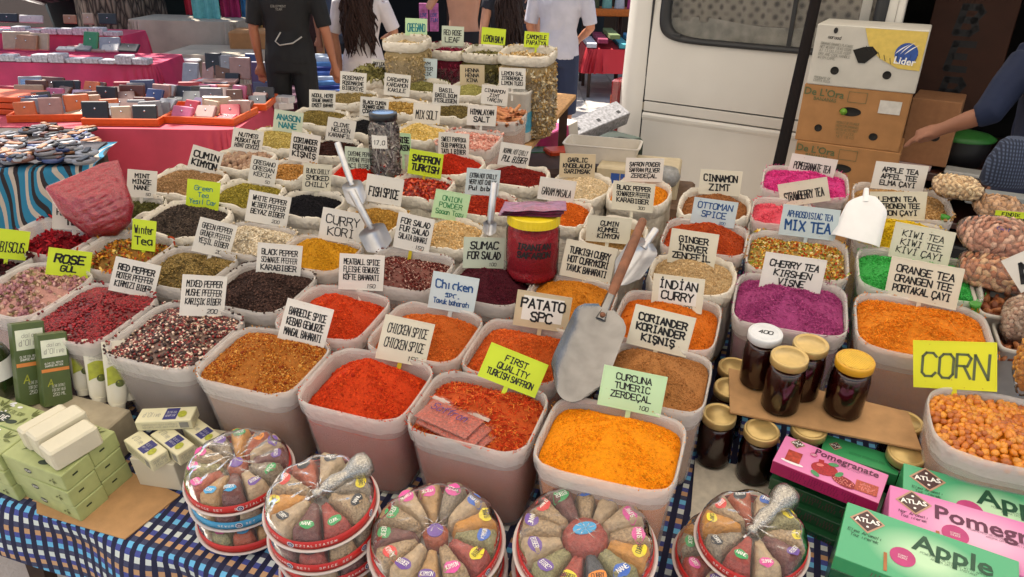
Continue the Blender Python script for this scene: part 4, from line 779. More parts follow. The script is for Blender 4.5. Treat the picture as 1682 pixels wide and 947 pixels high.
# green and white packet behind the soaps
def packet(name, px, py, h, w_, l_, t_, rz, m, label, cat, extra=None, tilt=0, ax='X', film=None):
    p = tp(px, py, h); M = frame(p, rz=R(rz)) @ Matrix.Rotation(R(tilt), 4, ax); root = empty(name, M, label, cat)
    def top(s, q):
        x, y = (s-.5)*w_, (q-.5)*l_; e = (max(0, 1-(2*s-1)**4)*max(0, 1-(2*q-1)**4))**.5; return (x, y, t_*.5+t_*.5*e+.0015*math.sin(x*140)*math.cos(y*90)*e)
    def bot(s, q): x, y, z = top(s, q); return (x, y, t_-z)
    mb = MB(); mb.grid(top, 18, 14); mb.grid(lambda s, q: bot(1-s, q), 18, 14); mb.obj('packet_body', m, root)
    if extra: extra(root)
    return root
def gw(root):
    patch(root, .05, .028, Tf(.0, -.005, .031, rz=10), DKP, 'printed_panel', True); face(root, ['OLIVE'], .04, .02, Tf(0, -.005, .0318, rz=10), INKW)
    for k in range(7): patch(root, .012, .006, Tf(random.uniform(-.04, .04), random.uniform(-.035, .035), .0305, rz=random.uniform(0, 90)), EYEW, 'printed_petal', True)
packet('wipes_packet', 14, 700, .094, .13, .09, .028, -10, mat('packet_green', '3a8a34', .35, var=.2, coat=.4), 'green and white plastic packet lying left of the cream soap bars', 'packet', gw)
# cream cartons
def cart(root, sx, sy, sz):
    face(root, ["d'Olive"], sx*.34, sy*.5, Tf(-sx*.25, 0, sz+.0003), INKGR, .6); patch(root, sx*.24, sy*.8, Tf(sx*.1, 0, sz+.0003), NAVY); patch(root, sx*.16, sy*.5, Tf(sx*.3, -sy*.05, sz+.0005, rz=20), OLP, 'printed_olive', True)
    face(root, ['OLIVE OIL', 'BEAUTY SOAP'], sx*.2, sy*.5, Tf(sx*.1, 0, sz+.0005), INKW, .7)
    face(root, ['INGREDIENTS OLEA EUROPAEA', 'SODIUM OLIVATE AQUA PARFUM'], sx*.7, sz*.6, Tf(-sx*.08, -sy/2-.0003, sz*.5, 'front'), INKGR, .5); patch(root, sx*.16, sz*.6, Tf(sx*.36, -sy/2-.0003, sz*.5, 'front'), INKGR, 'printed_barcode')
    face(root, ['SOAP BAR', '150 G'], sy*.8, sz*.7, Tf(sx/2+.0003, 0, sz*.5, 'right'), INKGR, .5)
WB = mat('white_block', 'cdc5ae', .55, var=.05, sc_=12)
for k, (u, v, hh_, lx, ly, lz, rz, m, pf, lab) in enumerate(((-.392, -.178, .004, .098, .060, .074, 8, WB, None, 'plain cream block of soap under the printed cartons'),
      (-.402, -.196, .0785, .098, .038, .030, -18, CRC, cart, "small cream soap carton lying in front in its pile"), (-.362, -.166, .0785, .098, .038, .030, -18, CRC, cart, 'small cream soap carton lying behind the front one'),
      (-.320, -.128, .0785, .090, .036, .030, -18, CRC, cart, 'small cream soap carton at the back of its pile'), (-.400, -.130, .1095, .112, .042, .024, 22, CRC, cart, 'cream soap carton lying crosswise on top of its pile'), (-.330, -.120, .004, .07, .06, .074, 8, WB, None, 'plain cream block of soap beside the barbecue spice tub'))):
    M = frame(W(u, v, hh_), rz=R(rz)); root = empty('soap_carton', M, lab, 'soap box', 'cream soap cartons'); MB().box(-lx/2, lx/2, -ly/2, ly/2, 0, lz, bev=.0014).obj('carton', m, root)
    if pf: pf(root, lx, ly, lz)
CB = mat('cardboard', 'b48a5c', .8, var=.15, sc_=30, bump=.12, bsc=160); CBD = mat('cardboard_dark', '8c643c', .8, var=.15, sc_=30)
def sheet(name, corners, h, th, m, label, cat='cardboard'):
    P = [Vector(tp(x, y, h)) if not isinstance(h, (list, tuple)) else Vector(tp(x, y, hh)) for (x, y), hh in zip(corners, h if isinstance(h, (list, tuple)) else [h]*len(corners))]
    c = sum(P, Vector())/len(P); n_ = len(P); mb = MB(); nn = Vector(en)
    mb.add([tuple(p-c) for p in P]+[tuple(p-c-nn*th) for p in P], [tuple(range(n_))[::-1], tuple(range(n_, 2*n_))]+[(i, (i+1) % n_, n_+(i+1) % n_, n_+i) for i in range(n_)])
    o = mb.obj(name, m, None, Matrix.Translation(c)); bm = bmesh.new(); bm.from_mesh(o.data); bmesh.ops.recalc_face_normals(bm, faces=bm.faces); bm.to_mesh(o.data); bm.free(); return tag(o, label, cat)
sheet('cardboard_sheet', [(60, 842), (205, 885), (296, 812), (205, 770), (60, 800)], .0045, .0025, CB, 'brown cardboard piece lying under the soap boxes at the table corner')
tag(MB().box(-.21, .21, -.055, .055, 0, .092, bev=.003).obj('display_box', mat('display_cream', 'a89c84', .7, var=.2, sc_=30), None, frame(W(-.735, -.165, .003))), 'low dull box on which the cream tubes and green cartons stand', 'box')
# cartons and tubes standing behind
def standing(px, py, hpx, wpx, dpt, rot, m, label, cat, kind, yaw=0, h0=.097, lean=14):
    p = tp(px, py, h0); k = dep(p)/FOC; w_, h_ = wpx*k, hpx*k/math.cos(R(20)); hz = Cv-p; hz[2] = 0; hz /= np.linalg.norm(hz); a = R(yaw); hz = np.array([hz[0]*math.cos(a)-hz[1]*math.sin(a), hz[0]*math.sin(a)+hz[1]*math.cos(a), 0])
    nrm = hz*math.cos(R(lean))+np.array([0, 0, 1])*math.sin(R(lean)); X = np.cross([0, 0, 1.], nrm); X /= np.linalg.norm(X); Y = np.cross(nrm, X); a = -R(rot); X2 = X*math.cos(a)+Y*math.sin(a); Y2 = np.cross(nrm, X2)
    return empty(kind, frame(p, (X2, Y2, nrm)), label, cat), w_, h_
GRC = mat('green_carton', '4c5c2c', .45, var=.2, sc_=20, coat=.2); ORB = mat('orange_band', 'd8843c', .5); TUBE = mat('tube_white', 'd8d2be', .35, var=.05, coat=.3); LGP = mat('light_green_print', 'a4a828', .4, var=.2, sc_=80)
for (px, py, hp, wp, rot, lab) in ((60, 664, 128, 46, -10, 'tall dark green hair care carton leaning at the far left'), (97, 665, 112, 42, -10, 'dark green hair care carton leaning just left of the white tubes')):
    root, w_, h_ = standing(px, py, hp, wp, .03, -rot*.9 if False else 12, GRC, lab, 'carton', 'shampoo_carton', yaw=14)
    root['group'] = 'green care cartons'; d = .030
    MB().box(-w_/2, w_/2, 0, h_, -d, 0, bev=.001).obj('carton', GRC, root); patch(root, w_*.86, h_*.24, Tf(0, h_*.80, .0002), mat('print_cream', 'd8dcc8', .5)); face(root, ['dalan', "d'Olive"], w_*.76, h_*.19, Tf(0, h_*.80, .0006), INKGR, .6, sizes=[.7, 1])
    patch(root, w_*.96, h_*.045, Tf(0, h_*.50, .0002), ORB); face(root, ['OLIVE OIL REPAIR', 'SHAMPOO ANTIAGE'], w_*.7, h_*.08, Tf(-w_*.04, h_*.58, .0004), INKW, .6); face(root, ['A'], w_*.24, h_*.15, Tf(-w_*.22, h_*.33, .0004), OLP, .8); face(root, ['OLIVE EXTRACT', 'FOR DRY HAIR', '250 ML'], w_*.5, h_*.2, Tf(w_*.05, h_*.22, .0004), INKW, .5)
for k, (px, py, hp, rot, lab) in enumerate(((139, 640, 88, 6, 'white and olive hand cream tube, leftmost of four'), (164, 653, 92, 7, 'white and olive hand cream tube, second from the left'), (194, 664, 98, 8, 'white and olive hand cream tube, third from the left, standing foremost'), (212, 648, 86, 8, 'white hand cream tube at the right, half hidden'))):
    root, w_, h_ = standing(px, py, hp, 36, .03, rot, TUBE, lab, 'cream tube', 'cream_tube', lean=18); root['group'] = 'white hand cream tubes'
    n = 20; MB().loft([[(w_/2*(s*math.cos(a)), y, -.013+ d_*math.sin(a)) for a in np.linspace(0, 2*np.pi, n, endpoint=False)][::-1] for s, y, d_ in ((.72, .0, .011), (.80, .006, .0125), (.82, h_*.1, .0125), (.92, h_*.5, .009), (1.0, h_*.93, .002), (1.0, h_, .0012))]).obj('tube_body', TUBE, root)
    MB().lathe([(w_*.3, -.013), (w_*.33, .0)], 16).obj('cap', TUBE, root, Matrix.Translation((0, 0, -.013)) @ Matrix.Rotation(R(-90), 4, 'X'))
    def onf(x, y): s = np.interp(y/h_, [0, .1, .5, .93, 1], [.8, .82, .92, 1, 1]); d_ = np.interp(y/h_, [0, .1, .5, .93, 1], [.0125, .0125, .009, .002, .0012]); q = min(.97, abs(x)/(w_/2*s)); return -.013+d_*math.sqrt(1-q*q)+.0004
    def curved(mb): mb.v = [(x, y, onf(x, y)+z) for x, y, z in mb.v]; return mb
    mb = MB(); mb.grid(lambda s, q: ((s-.5)*w_*.72, h_*(.30+.28*q)+.006*math.sin(s*3), 0), 8, 4); curved(mb).obj('printed_panel', LGP, root)
    mb = MB(); mb.add([(.009*math.cos(a)+w_*.14, h_*.33+.008*math.sin(a), .0003) for a in np.linspace(0, 2*np.pi, 14, endpoint=False)], [tuple(range(14))]); curved(mb).obj('printed_olive', OLD, root)
    mb = MB(); write(mb, ['dalan', "d'Olive", 'hand cream'], w_*.62, h_*.24, .0003, .55, y0=h_*.74, sizes=[.7, 1, .5], jit=.02); curved(mb).obj('lettering', INKGR, root)
# oil bottle with a cork
p = tp(16, 640, .10); M = frame(p) @ Matrix.Rotation(R(-4), 4, 'Y'); root = empty('oil_bottle', M, 'dark green olive oil bottle with a cork and pale label at the left edge', 'bottle'); BG = mat('bottle_green', '2c3418', .08, var=.3, coat=1)
MB().lathe([(.001, .001), (.033, .001), (.036, .005), (.036, .09), (.03, .112), (.016, .128), (.0135, .133), (.0135, .142)], 28).obj('bottle_body', BG, root); MB().lathe([(.0155, .1395), (.0155, .1455), (.013, .1457)], 20).obj('neck_ring', BG, root); MB().lathe([(.0125, .142), (.0135, .165), (.001, .1655)], 16).obj('cork', mat('cork', '9c7c4c', .85, var=.3, sc_=200, bump=.3), root); MB().lathe([(.0365, .045), (.0365, .088)], 28, caps=(False, False)).obj('label', mat('label_white', 'e0ddd6', .5), root)
tag(MB().box(-.07, .03, -.045, .045, 0, .052, bev=.006).obj('plastic_tray', mat('orange_plastic', 'c4501c', .4), None, frame(tp(-6, 690, .030), rz=R(25))), 'orange plastic tray edge under the oil bottle at the left edge', 'tray')
# ---------------------------------------------------------------- honey jars
HON = mat('dark_honey', '340a06', .12, var=.3, sc_=30, coat=.8); GOLD = mat('gold_lid', 'c8ac70', .35, metal=.5, var=.1, sc_=60); LW = mat('white_lid', 'd4d6d8', .4, var=.05); LY = mat('comb_lid', 'd09a20', .4)
def honey(px, py, h, lidm, label, rad=.0350, ht=.128, comb=False, dark=False):
    p = tp(px, py, h+ht); M = frame(p-en*ht); root = empty('honey_jar', M, label, 'honey jar', 'glass jars of dark honey'); r = rad
    MB().lathe([(.001, .0025), (r*.86, .003), (r*.95, .009), (r*.95, ht*.62), (r*.86, ht*.75), (r*.78, ht*.80), (.001, ht*.80)], 32).obj('honey', HON, root)
    MB().lathe([(.001, 0), (r*.88, 0), (r, .007), (r, ht*.64), (r*.93, ht*.76), (r*.84, ht*.84), (r*.84, ht*.92)], 36, caps=(True, False)).obj('glass', GLASS, root)
    MB().lathe([(r*.93, ht*.86), (r*.96, ht*.865), (r*.96, ht*.97), (r*.93, ht*.985), (r*.86, ht*.99), (r*.84, ht*.978), (r*.74, ht*.978), (r*.72, ht*.985), (.001, ht*.985)], 36, caps=(False, True)).obj('lid', lidm, root)
    if comb:
        mb = MB(); s = .0042
        for i in range(-8, 9):
            for j in range(-8, 9):
                x, y = (i+.5*(j % 2))*s, j*s*.87
                if x*x+y*y < (r*.83)**2: mb.add([(x+s*.48*math.cos(a), y+s*.48*math.sin(a), ht*.986) for a in np.linspace(.52, 6.8, 7)[:6]]+[(x, y, ht*.986+.0011)], [(k, (k+1) % 6, 6) for k in range(6)])
        tag(mb.obj('comb_relief', mat('comb_yellow', 'e0b83c', .4), root), kind='stuff')
    return root
sheet('cardboard_sheet', [(1197, 604), (1199, 676), (1514, 738), (1492, 676)], .1375, .004, CB, 'brown cardboard laid over the lower honey jars as a shelf')
honey(1258, 544, .1385, LW, 'honey jar with a white lid marked in pen, on the cardboard')
face(bpy.context.scene.objects['honey_jar'], ['400'], .03, .018, Tf(0, 0, .1268), INK, 1.0)
honey(1333, 562, .1385, GOLD, 'honey jar with a gold lid standing behind on the cardboard')
honey(1298, 583, .1385, GOLD, 'honey jar with a gold lid standing foremost on the cardboard', .0365)
honey(1406, 589, .1385, LY, 'honey jar with a yellow honeycomb patterned lid', .0365, comb=True)
for px, py, lab in ((1182, 678, 'dark jar with a gold lid beside the ground coriander tub'), (1252, 704, 'dark jar with a gold lid under the front edge of the cardboard'), (1200, 634, 'gold lidded jar peeping out left of the cardboard, nearer one'), (1206, 600, 'gold lidded jar peeping out left of the cardboard, farther one'), (1490, 742, 'gold lidded jar peeping out at the right front corner of the cardboard'), (1488, 690, 'gold lidded jar at the right end of the cardboard'), (1330, 700, 'gold lidded jar in shade under the middle of the cardboard')):
    honey(px, py, .004, GOLD, lab)
sheet('foam_plate', [(1133, 862), (1150, 885), (1290, 900), (1260, 770), (1142, 752)], .006, .004, mat('foam', 'cfc8b8', .7, var=.15, sc_=60), 'stained white foam plate under the dark jars', 'plate')
# ---------------------------------------------------------------- tea cartons
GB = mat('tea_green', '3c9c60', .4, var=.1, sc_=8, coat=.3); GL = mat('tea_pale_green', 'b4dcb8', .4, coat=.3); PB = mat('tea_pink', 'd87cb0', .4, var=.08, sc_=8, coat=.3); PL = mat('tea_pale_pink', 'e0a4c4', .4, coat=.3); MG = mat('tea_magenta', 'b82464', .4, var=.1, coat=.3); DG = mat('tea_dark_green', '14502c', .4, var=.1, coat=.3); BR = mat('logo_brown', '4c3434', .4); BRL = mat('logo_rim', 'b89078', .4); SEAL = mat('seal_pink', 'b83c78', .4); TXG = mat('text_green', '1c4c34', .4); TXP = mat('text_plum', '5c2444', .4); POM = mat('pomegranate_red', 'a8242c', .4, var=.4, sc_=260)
def gradm(name, c0, c1, axis_w):                                             # printed colour blend on the carton face
    if name in MATS: return MATS[name]
    m = mat(name, c0, .4, var=.02, coat=.3); t = m.node_tree; N, L = t.nodes, t.links; b = N['Principled BSDF']
    tc = N.new('ShaderNodeTexCoord'); ln = N.new('ShaderNodeVectorMath'); ln.operation = 'LENGTH'; mp = N.new('ShaderNodeMapping'); mp.inputs['Scale'].default_value = (1/axis_w, 1.6/axis_w, 0); L.new(tc.outputs['Object'], mp.inputs[0]); L.new(mp.outputs[0], ln.inputs[0])
    cr = N.new('ShaderNodeValToRGB'); cr.color_ramp.elements[0].color = (*lin(c1), 1); cr.color_ramp.elements[1].color = (*lin(c0), 1); cr.color_ramp.elements[0].position = .25; cr.color_ramp.elements[1].position = .85; L.new(ln.outputs['Value'], cr.inputs[0]); L.new(cr.outputs[0], b.inputs['Base Color']); return m
def logo(root, T, s):
    for k, (q, m) in enumerate(((1., BRL), (.84, BR))):
        mb = MB(); mb.add([(0, -s*q, .0003+k*.0003), (s*q*1.02, 0, .0003+k*.0003), (0, s*q, .0003+k*.0003), (-s*q*1.02, 0, .0003+k*.0003)], [(0, 1, 2, 3)]); mb.obj('logo_diamond', m, root, T)
    o = link('lettering', print_text('ATLAS', s*.5, .03), INKW, root, T @ Matrix.Translation((0, 0, .0009)))
    for y in (s*.48, -s*.48): patch(root, s*.16, s*.16, T @ Matrix.Translation((0, y, .0009)), INKW, 'logo_star', True)
def teabox(tl, tr, h, dy, dz, mtop, mside, word, txm, label, small=False, dark=False, wmul=1.):
    a, b = tp(*tl, h), tp(*tr, h); X = b-a; w_ = np.linalg.norm(X)*wmul; X /= np.linalg.norm(X); Y = np.cross(en, X); c = a+X*w_/2-Y*dy/2
    M = frame(c-en*dz, (X, Y, en)); root = empty('tea_carton', M, label, 'tea box', 'powdered tea cartons')
    MB().box(-w_/2, w_/2, -dy/2, dy/2, 0, dz, bev=.0008).obj('carton', [mside], root); patch(root, w_*.995, dy*.992, Tf(0, 0, dz), mtop, 'printed_face')
    z = dz+.0006
    if word:
        s = w_*(.075 if small else .105); logo(root, Tf(-w_*.36, dy*(.36 if small else .27), z-.0002, rz=8), s)
        link('lettering', print_text(word, w_*(.115 if small else .19 if word == 'Apple' else .165), .022, sx=1.0), txm, root, Tf(w_*(.12 if small else .14 if word == 'Apple' else .19), dy*(.34 if small else .2), z+.0003))
        face(root, ['POWDERED BEVERAGE WITH '+word.upper(), 'AROMA DRINK INSTANT'], w_*.5, dy*.11, Tf(w_*.15, dy*(.2 if small else .04), z+.0003), txm, .5)
        if not small: face(root, ['Elma Aromali' if word == 'Apple' else 'Nar Aromali', 'Toz icecek'], w_*.24, dy*.16, Tf(-w_*.36, dy*.0, z+.0003), txm, .8)
        patch(root, w_*(.07 if small else .15), w_*(.07 if small else .15), Tf(-w_*(.18 if small else .13), dy*(.20 if small else -.12), z), SEAL, 'printed_seal', True); face(root, ['VITAMIN C', 'SOURCE'], w_*.06, w_*.04, Tf(-w_*(.18 if small else .13), dy*(.2 if small else -.12), z+.0004), INKW, .6)
        if small:
            patch(root, w_*.25, dy*.42, Tf(-w_*.04, -dy*.12, z, rz=10), POM, 'printed_fruit', True); patch(root, w_*.24, dy*.30, Tf(w_*.16, -dy*.28, z+.0003, rz=-12), mat('pomegranate_cut', '8c1c24', .4, var=.5, sc_=500), 'printed_fruit', True); patch(root, w_*.20, dy*.34, Tf(w_*.36, -dy*.20, z+.0005, rz=4), mat('pomegranate_seeds', 'b8503c', .4, var=.5, sc_=400), 'printed_fruit')
            patch(root, w_*.14, dy*.38, Tf(-w_*.34, -dy*.12, z+.0004, rz=2), mat('tea_glass_print', 'b03c28', .4, var=.5, sc_=120), 'printed_glass'); patch(root, w_*.22, dy*.10, Tf(-w_*.33, -dy*.33, z+.0002), EYEW, 'printed_saucer', True)
            mb = MB(); r9 = random.Random(3)
            for (cx_, cy_, ax_, ay_) in ((.16, -.28, .10, .12), (.36, -.20, .08, .14)):
                for _ in range(46):
                    q, e = r9.uniform(0, 6.28), r9.uniform(0, .9)**.5; x, y, r = w_*(cx_+ax_*e*math.cos(q)), dy*(cy_+ay_*e*math.sin(q)), w_*.0075; mb.add([(x+r*math.cos(a), y+r*math.sin(a), z+.0008) for a in (0, 1.3, 2.5, 3.8, 5.)], [(0, 1, 2, 3, 4)])
            tag(mb.obj('printed_seeds', mat('seed_print', 'e08078', .3, var=.3), root), kind='stuff'); patch(root, w_*.05, dy*.16, Tf(-w_*.09, dy*.06, z+.0004, rz=10), POM, 'printed_crown'); patch(root, w_*.07, dy*.10, Tf(-w_*.09, -dy*.05, z+.0006, rz=20), mat('fruit_shine', 'd87070', .3), 'printed_shine', True)
            for x, y, r_ in ((.02, .12, 20), (-.1, -.38, -30), (.1, -.12, 60)): patch(root, w_*.10, dy*.12, Tf(w_*x, dy*y, z+.0007, rz=r_), mat('leaf_print', '4c9060', .4), 'printed_leaf', True)
        else: patch(root, w_*.02, dy*.3, Tf(-w_*.22, -dy*.3, z+.0003, rz=6), mat('cinnamon_print', 'a8683c', .5), 'printed_cinnamon')
    face(root, ['IIIIII  IIIIII  IIII  IIIIII', 'IIII IIII  IIIIII  IIII'], w_*.7, dz*.7, Tf(0, -dy/2-.0004, dz*.5, 'front'), mat('side_print', '7c1848' if mside is MG else '0c3c20', .5), .7)
    return root
gA = gradm('tea_green_blend', '4ca878', 'b8dcb4', .10); gP = gradm('tea_pink_blend', 'd478b0', 'e4b0cc', .12)
teabox((1291, 715), (1460, 780), .136, .078, .030, PB, MG, 'Pomegranate', TXP, 'small pink pomegranate tea box with fruit pictures on a pile of green ones', small=True)
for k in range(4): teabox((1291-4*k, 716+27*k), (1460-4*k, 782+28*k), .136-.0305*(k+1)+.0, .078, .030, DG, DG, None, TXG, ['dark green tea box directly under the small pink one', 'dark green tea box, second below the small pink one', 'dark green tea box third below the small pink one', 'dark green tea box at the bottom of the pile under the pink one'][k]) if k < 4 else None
teabox((1356, 713), (1480, 752), .105, .050, .030, GB, GB, None, TXG, 'narrow green tea box with vertical print behind the small pink one')
bx = [o for o in bpy.context.scene.objects if o.name.startswith('tea_carton') and 'narrow green' in o.get('label', '')][0]; logo(bx, Tf(-.045, .0, .0305), .012); face(bx, ['IIIIIIIIIII IIIIIIIIIIIIII IIIIII'], .07, .026, Tf(.012, 0, .0305), TXG, .8)
teabox((1484, 760), (1790, 842), .152, .115, .145, gA, GB, 'Apple', TXG, 'large green apple tea box farthest back at the right', wmul=.98)
teabox((1462, 796), (1760, 880), .163, .115, .060, gP, PB, 'Pomegranate', TXP, 'large pink pomegranate tea box between two green apple ones')
teabox((1392, 824), (1674, 922), .172, .120, .030, gA, GB, 'Apple', TXG, 'large green apple tea box foremost at the right')
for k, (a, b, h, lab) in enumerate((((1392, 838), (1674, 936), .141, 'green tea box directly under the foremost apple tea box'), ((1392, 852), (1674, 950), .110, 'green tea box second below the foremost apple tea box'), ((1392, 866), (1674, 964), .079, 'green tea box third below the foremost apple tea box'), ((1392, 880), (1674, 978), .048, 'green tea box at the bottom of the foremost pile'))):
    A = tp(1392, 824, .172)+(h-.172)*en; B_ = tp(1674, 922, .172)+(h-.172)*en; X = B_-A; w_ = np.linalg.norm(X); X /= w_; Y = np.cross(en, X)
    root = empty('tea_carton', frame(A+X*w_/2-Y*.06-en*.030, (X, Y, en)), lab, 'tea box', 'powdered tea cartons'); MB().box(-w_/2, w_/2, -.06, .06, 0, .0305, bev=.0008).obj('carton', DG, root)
# ---------------------------------------------------------------- scoops
STEEL = mat('scoop_steel', '8e8c8a', .22, metal=.95, var=.2, sc_=25, bump=.08, bsc=40); ALU = mat('scoop_aluminium', 'c8c8ca', .33, metal=.8, var=.12, sc_=30, bump=.1, bsc=40); WD = mat('scoop_wood', '7c4c30', .6, var=.35, sc_=40, bump=.15)
def scoop(tip, butt, ht, hb, wpx, label, body=.52, handle='wood', rnd=1., deep=.5, bm=STEEL, roll=0):
    a, b = tp(*tip, ht), tp(*butt, hb); Y = b-a; L = np.linalg.norm(Y); Y /= L; view = Cv-a; X = np.cross(Y, view); X /= np.linalg.norm(X); Z = np.cross(X, Y); q = R(roll); X, Z = X*math.cos(q)+Z*math.sin(q), -X*math.sin(q)+Z*math.cos(q)
    w_ = wpx*dep(a)/FOC; root = empty('scoop', frame(a, (X, Y, Z)), label, 'scoop', 'metal scoops'); Lb = L*body
    def fn(s, t):
        q = (s-.5)*2; y = t*Lb; wd = w_/2*(.80+.20*math.sqrt(max(0, 1-(1-min(1, t/.24))**2)))*math.sqrt(max(.06, 1-(max(0, t-.80)/.21)**2))
        y2 = y+(.15*Lb*abs(q)**2.2*(1-t)**2 if rnd else 0)
        return (q*wd, y2, deep*w_*.5*(q*q)-deep*w_*.25+(.30*w_*max(0, t-.78)/.22*(1-q*q)*deep))
    mb = MB(); mb.grid(fn, 16, 16); mb.grid(lambda s, t: tuple(np.array(fn(1-s, t))-np.array([0, 0, .0016])), 16, 16); mb.obj('blade', bm, root)
    z0 = -.1*w_
    if handle == 'wood':
        MB().tube([(0, Lb*.90, z0), (0, Lb*1.0, z0+.004), (0, Lb*1.25, z0+.008)], [.014, .012, .0095], 12).obj('ferrule', bm, root); MB().tube([(0, Lb*1.12, z0+.007), (0, Lb*1.3, z0+.009), (0, L*.8, z0+.01), (0, L, z0+.01)], [.0085, .0105, .0115, .010], 12).obj('handle', WD, root)
        MB().lathe([(.001, 0), (.006, 0), (.006, .004), (.001, .0055)], 10).obj('rivet', WD, root, Matrix.Translation((0, Lb*.93, z0+.013)))
    else: MB().tube([(0, Lb*.9, z0), (0, Lb*1.0, z0+.003), (0, L*.98, z0+.003), (0, L, z0+.003)], [.010, .0095, .0095, .009], 14).obj('handle', bm, root)
    return root
scoop((932, 652), (1056, 362), .235, .33, 100, 'large steel scoop with a long wooden handle, resting over the potato spice', body=.43, deep=.42)
scoop((1018, 462), (1078, 376), .225, .29, 52, 'short all metal scoop lying beside the wooden handle', body=.72, handle='metal', bm=ALU, deep=.8)
scoop((628, 412), (577, 312), .215, .36, 46, 'shiny metal scoop standing in the yellow curry, handle up', body=.42, handle='metal', bm=ALU, deep=.7)
scoop((590, 338), (554, 234), .215, .36, 34, 'shiny metal scoop beside the scarlet cayenne, handle up', body=.38, handle='metal', bm=ALU, deep=.7)
scoop((803, 386), (812, 300), .215, .33, 22, 'narrow metal scoop standing upright left of the red saffron jar', body=.28, handle='metal', bm=ALU, deep=.9)
# white plastic scoop on the lemon tea
p = tp(1404, 396, .225); k = dep(p)/FOC; WP = mat('white_plastic', 'e4e4e4', .35, var=.03); view = Cv-p; hz = view*np.array([1, 1, 0]); hz /= np.linalg.norm(hz); nrm = hz*math.cos(R(38))+np.array([0, 0, 1])*math.sin(R(38)); X = np.cross([0, 0, 1.], nrm); X /= np.linalg.norm(X); a = R(-6); Y = np.cross(nrm, X); X, Y = X*math.cos(a)+Y*math.sin(a), -X*math.sin(a)+Y*math.cos(a)
root = empty('plastic_scoop', frame(p, (X, Y, nrm)), 'white plastic scoop lying face down beside the lemon yellow tea', 'scoop'); w_ = 76*k
def fs(s, t):
    q = (s-.5)*2; wd = w_/2*(1-.22*t-.55*max(0, t-.7)**2/.09); y = t*78*k*1.05-.004*(1-q*q); return (q*wd, y, .022*math.sqrt(max(0, 1-q*q))*(1-.3*t)+.001)
mb = MB(); mb.grid(fs, 18, 14); mb.grid(lambda s, t: tuple(np.array(fs(1-s, t))*[.96, 1, .9]), 18, 14); mb.obj('scoop_body', WP, root); MB().tube([(-.006, 66*k, .012), (-.012, 80*k, .008), (-.016, 92*k, .004)], [.009, .0075, .006], 10).obj('handle', WP, root)
# ---------------------------------------------------------------- jars and bags standing among the tubs
p = tp(873, 452, .205); k = dep(p)/FOC; rj = 43*k; hj = 118*k; root = empty('saffron_jar', Matrix.Translation(Vector(p)), 'clear plastic jar of dark red saffron with a yellow screw lid', 'jar')
MB().lathe([(.001, .003), (rj*.9, .004), (rj*.94, .012), (rj*.94, hj*.70), (.001, hj*.72)], 36).obj('saffron', mat('saffron_dark', 'b01228', .5, var=.3, sc_=240, bump=.6, bsc=300), root)
MB().lathe([(.001, 0), (rj*.95, 0), (rj, .010), (rj, hj*.16), (rj*.985, hj*.17), (rj, hj*.18), (rj, hj*.70), (rj*.93, hj*.76), (rj*.93, hj*.80)], 40, caps=(True, False)).obj('jar_wall', GLASS, root)
mb = MB(); n = 72; mb.loft([[((r_+(.0009 if i % 2 else 0))*math.cos(2*math.pi*i/n), (r_+(.0009 if i % 2 else 0))*math.sin(2*math.pi*i/n), z) for i in range(n)] for r_, z in ((rj*.95, hj*.78), (rj*.97, hj*.785), (rj*.97, hj*.90), (rj*.93, hj*.915), (.001, hj*.915))], sm=False); mb.obj('lid', mat('yellow_lid', 'dcc41c', .4), root)
g = MB(); write(g, ['IRANIAN', 'SAFARON'], rj*1.5, hj*.26, 0, 1.5); va = math.atan2(-p[1], -p[0])+.05; g.v = [(math.cos(va+v[0]/rj)*(rj+.0008), math.sin(va+v[0]/rj)*(rj+.0008), hj*.50+v[1]) for v in g.v]; g.obj('lettering', INK, root)
PV = mat('sachet_plum', '8c3c5c', .35, var=.4, sc_=60, coat=.6, bump=.5, bsc=50)
for j in range(3):
    o = MB().grid(lambda s, q: ((s-.5)*.145, (q-.5)*.07, .004*math.sin(math.pi*s)*math.sin(math.pi*q)+.0012*math.sin(s*14+j)), 16, 8); o2 = MB(); o2.v, o2.f, o2.mi, o2.sm = o.v, o.f, o.mi, o.sm
    n0 = len(o2.v); o2.add([(x, y, -abs(z)*.6-.001) for x, y, z in o.v], [f[::-1] for f in o.f], 0, True)
    tag(o2.obj('saffron_sachet', PV, None, Matrix.Translation(Vector(p)+Vector((-.006+.004*j, .0, hj*.925+.006*j+.003))) @ Matrix.Rotation(R(3*j-8), 4, 'Z') @ Matrix.Rotation(R(-3), 4, 'Y')), ['lowest', 'middle', 'topmost'][j]+' flat plum red sachet on the yellow jar lid', 'sachet', 'plum red sachets on the yellow lid')
p = tp(634, 287, .205); k = dep(p)/FOC; rj = 25*k; hj = 104*k; root = empty('glass_jar', Matrix.Translation(Vector(p)), 'glass jar of grey dried sticks with a black and blue lid', 'jar')
MB().lathe([(.001, 0), (rj*.93, 0), (rj, .010), (rj, hj*.74), (rj*.8, hj*.86), (rj*.8, hj*.92)], 32, caps=(True, False)).obj('glass', GLASS, root)
MB().lathe([(rj*.86, hj*.87), (rj*.9, hj*.875), (rj*.9, hj*.975), (rj*.84, hj*.985), (.001, hj*.985)], 32).obj('lid', mat('black_lid', '1a1c22', .3), root); MB().lathe([(rj*.68, hj*.986), (rj*.66, hj*.992), (.001, hj*.993)], 28).obj('lid_disc', mat('blue_disc', '7ca0d0', .2, metal=.4), root)
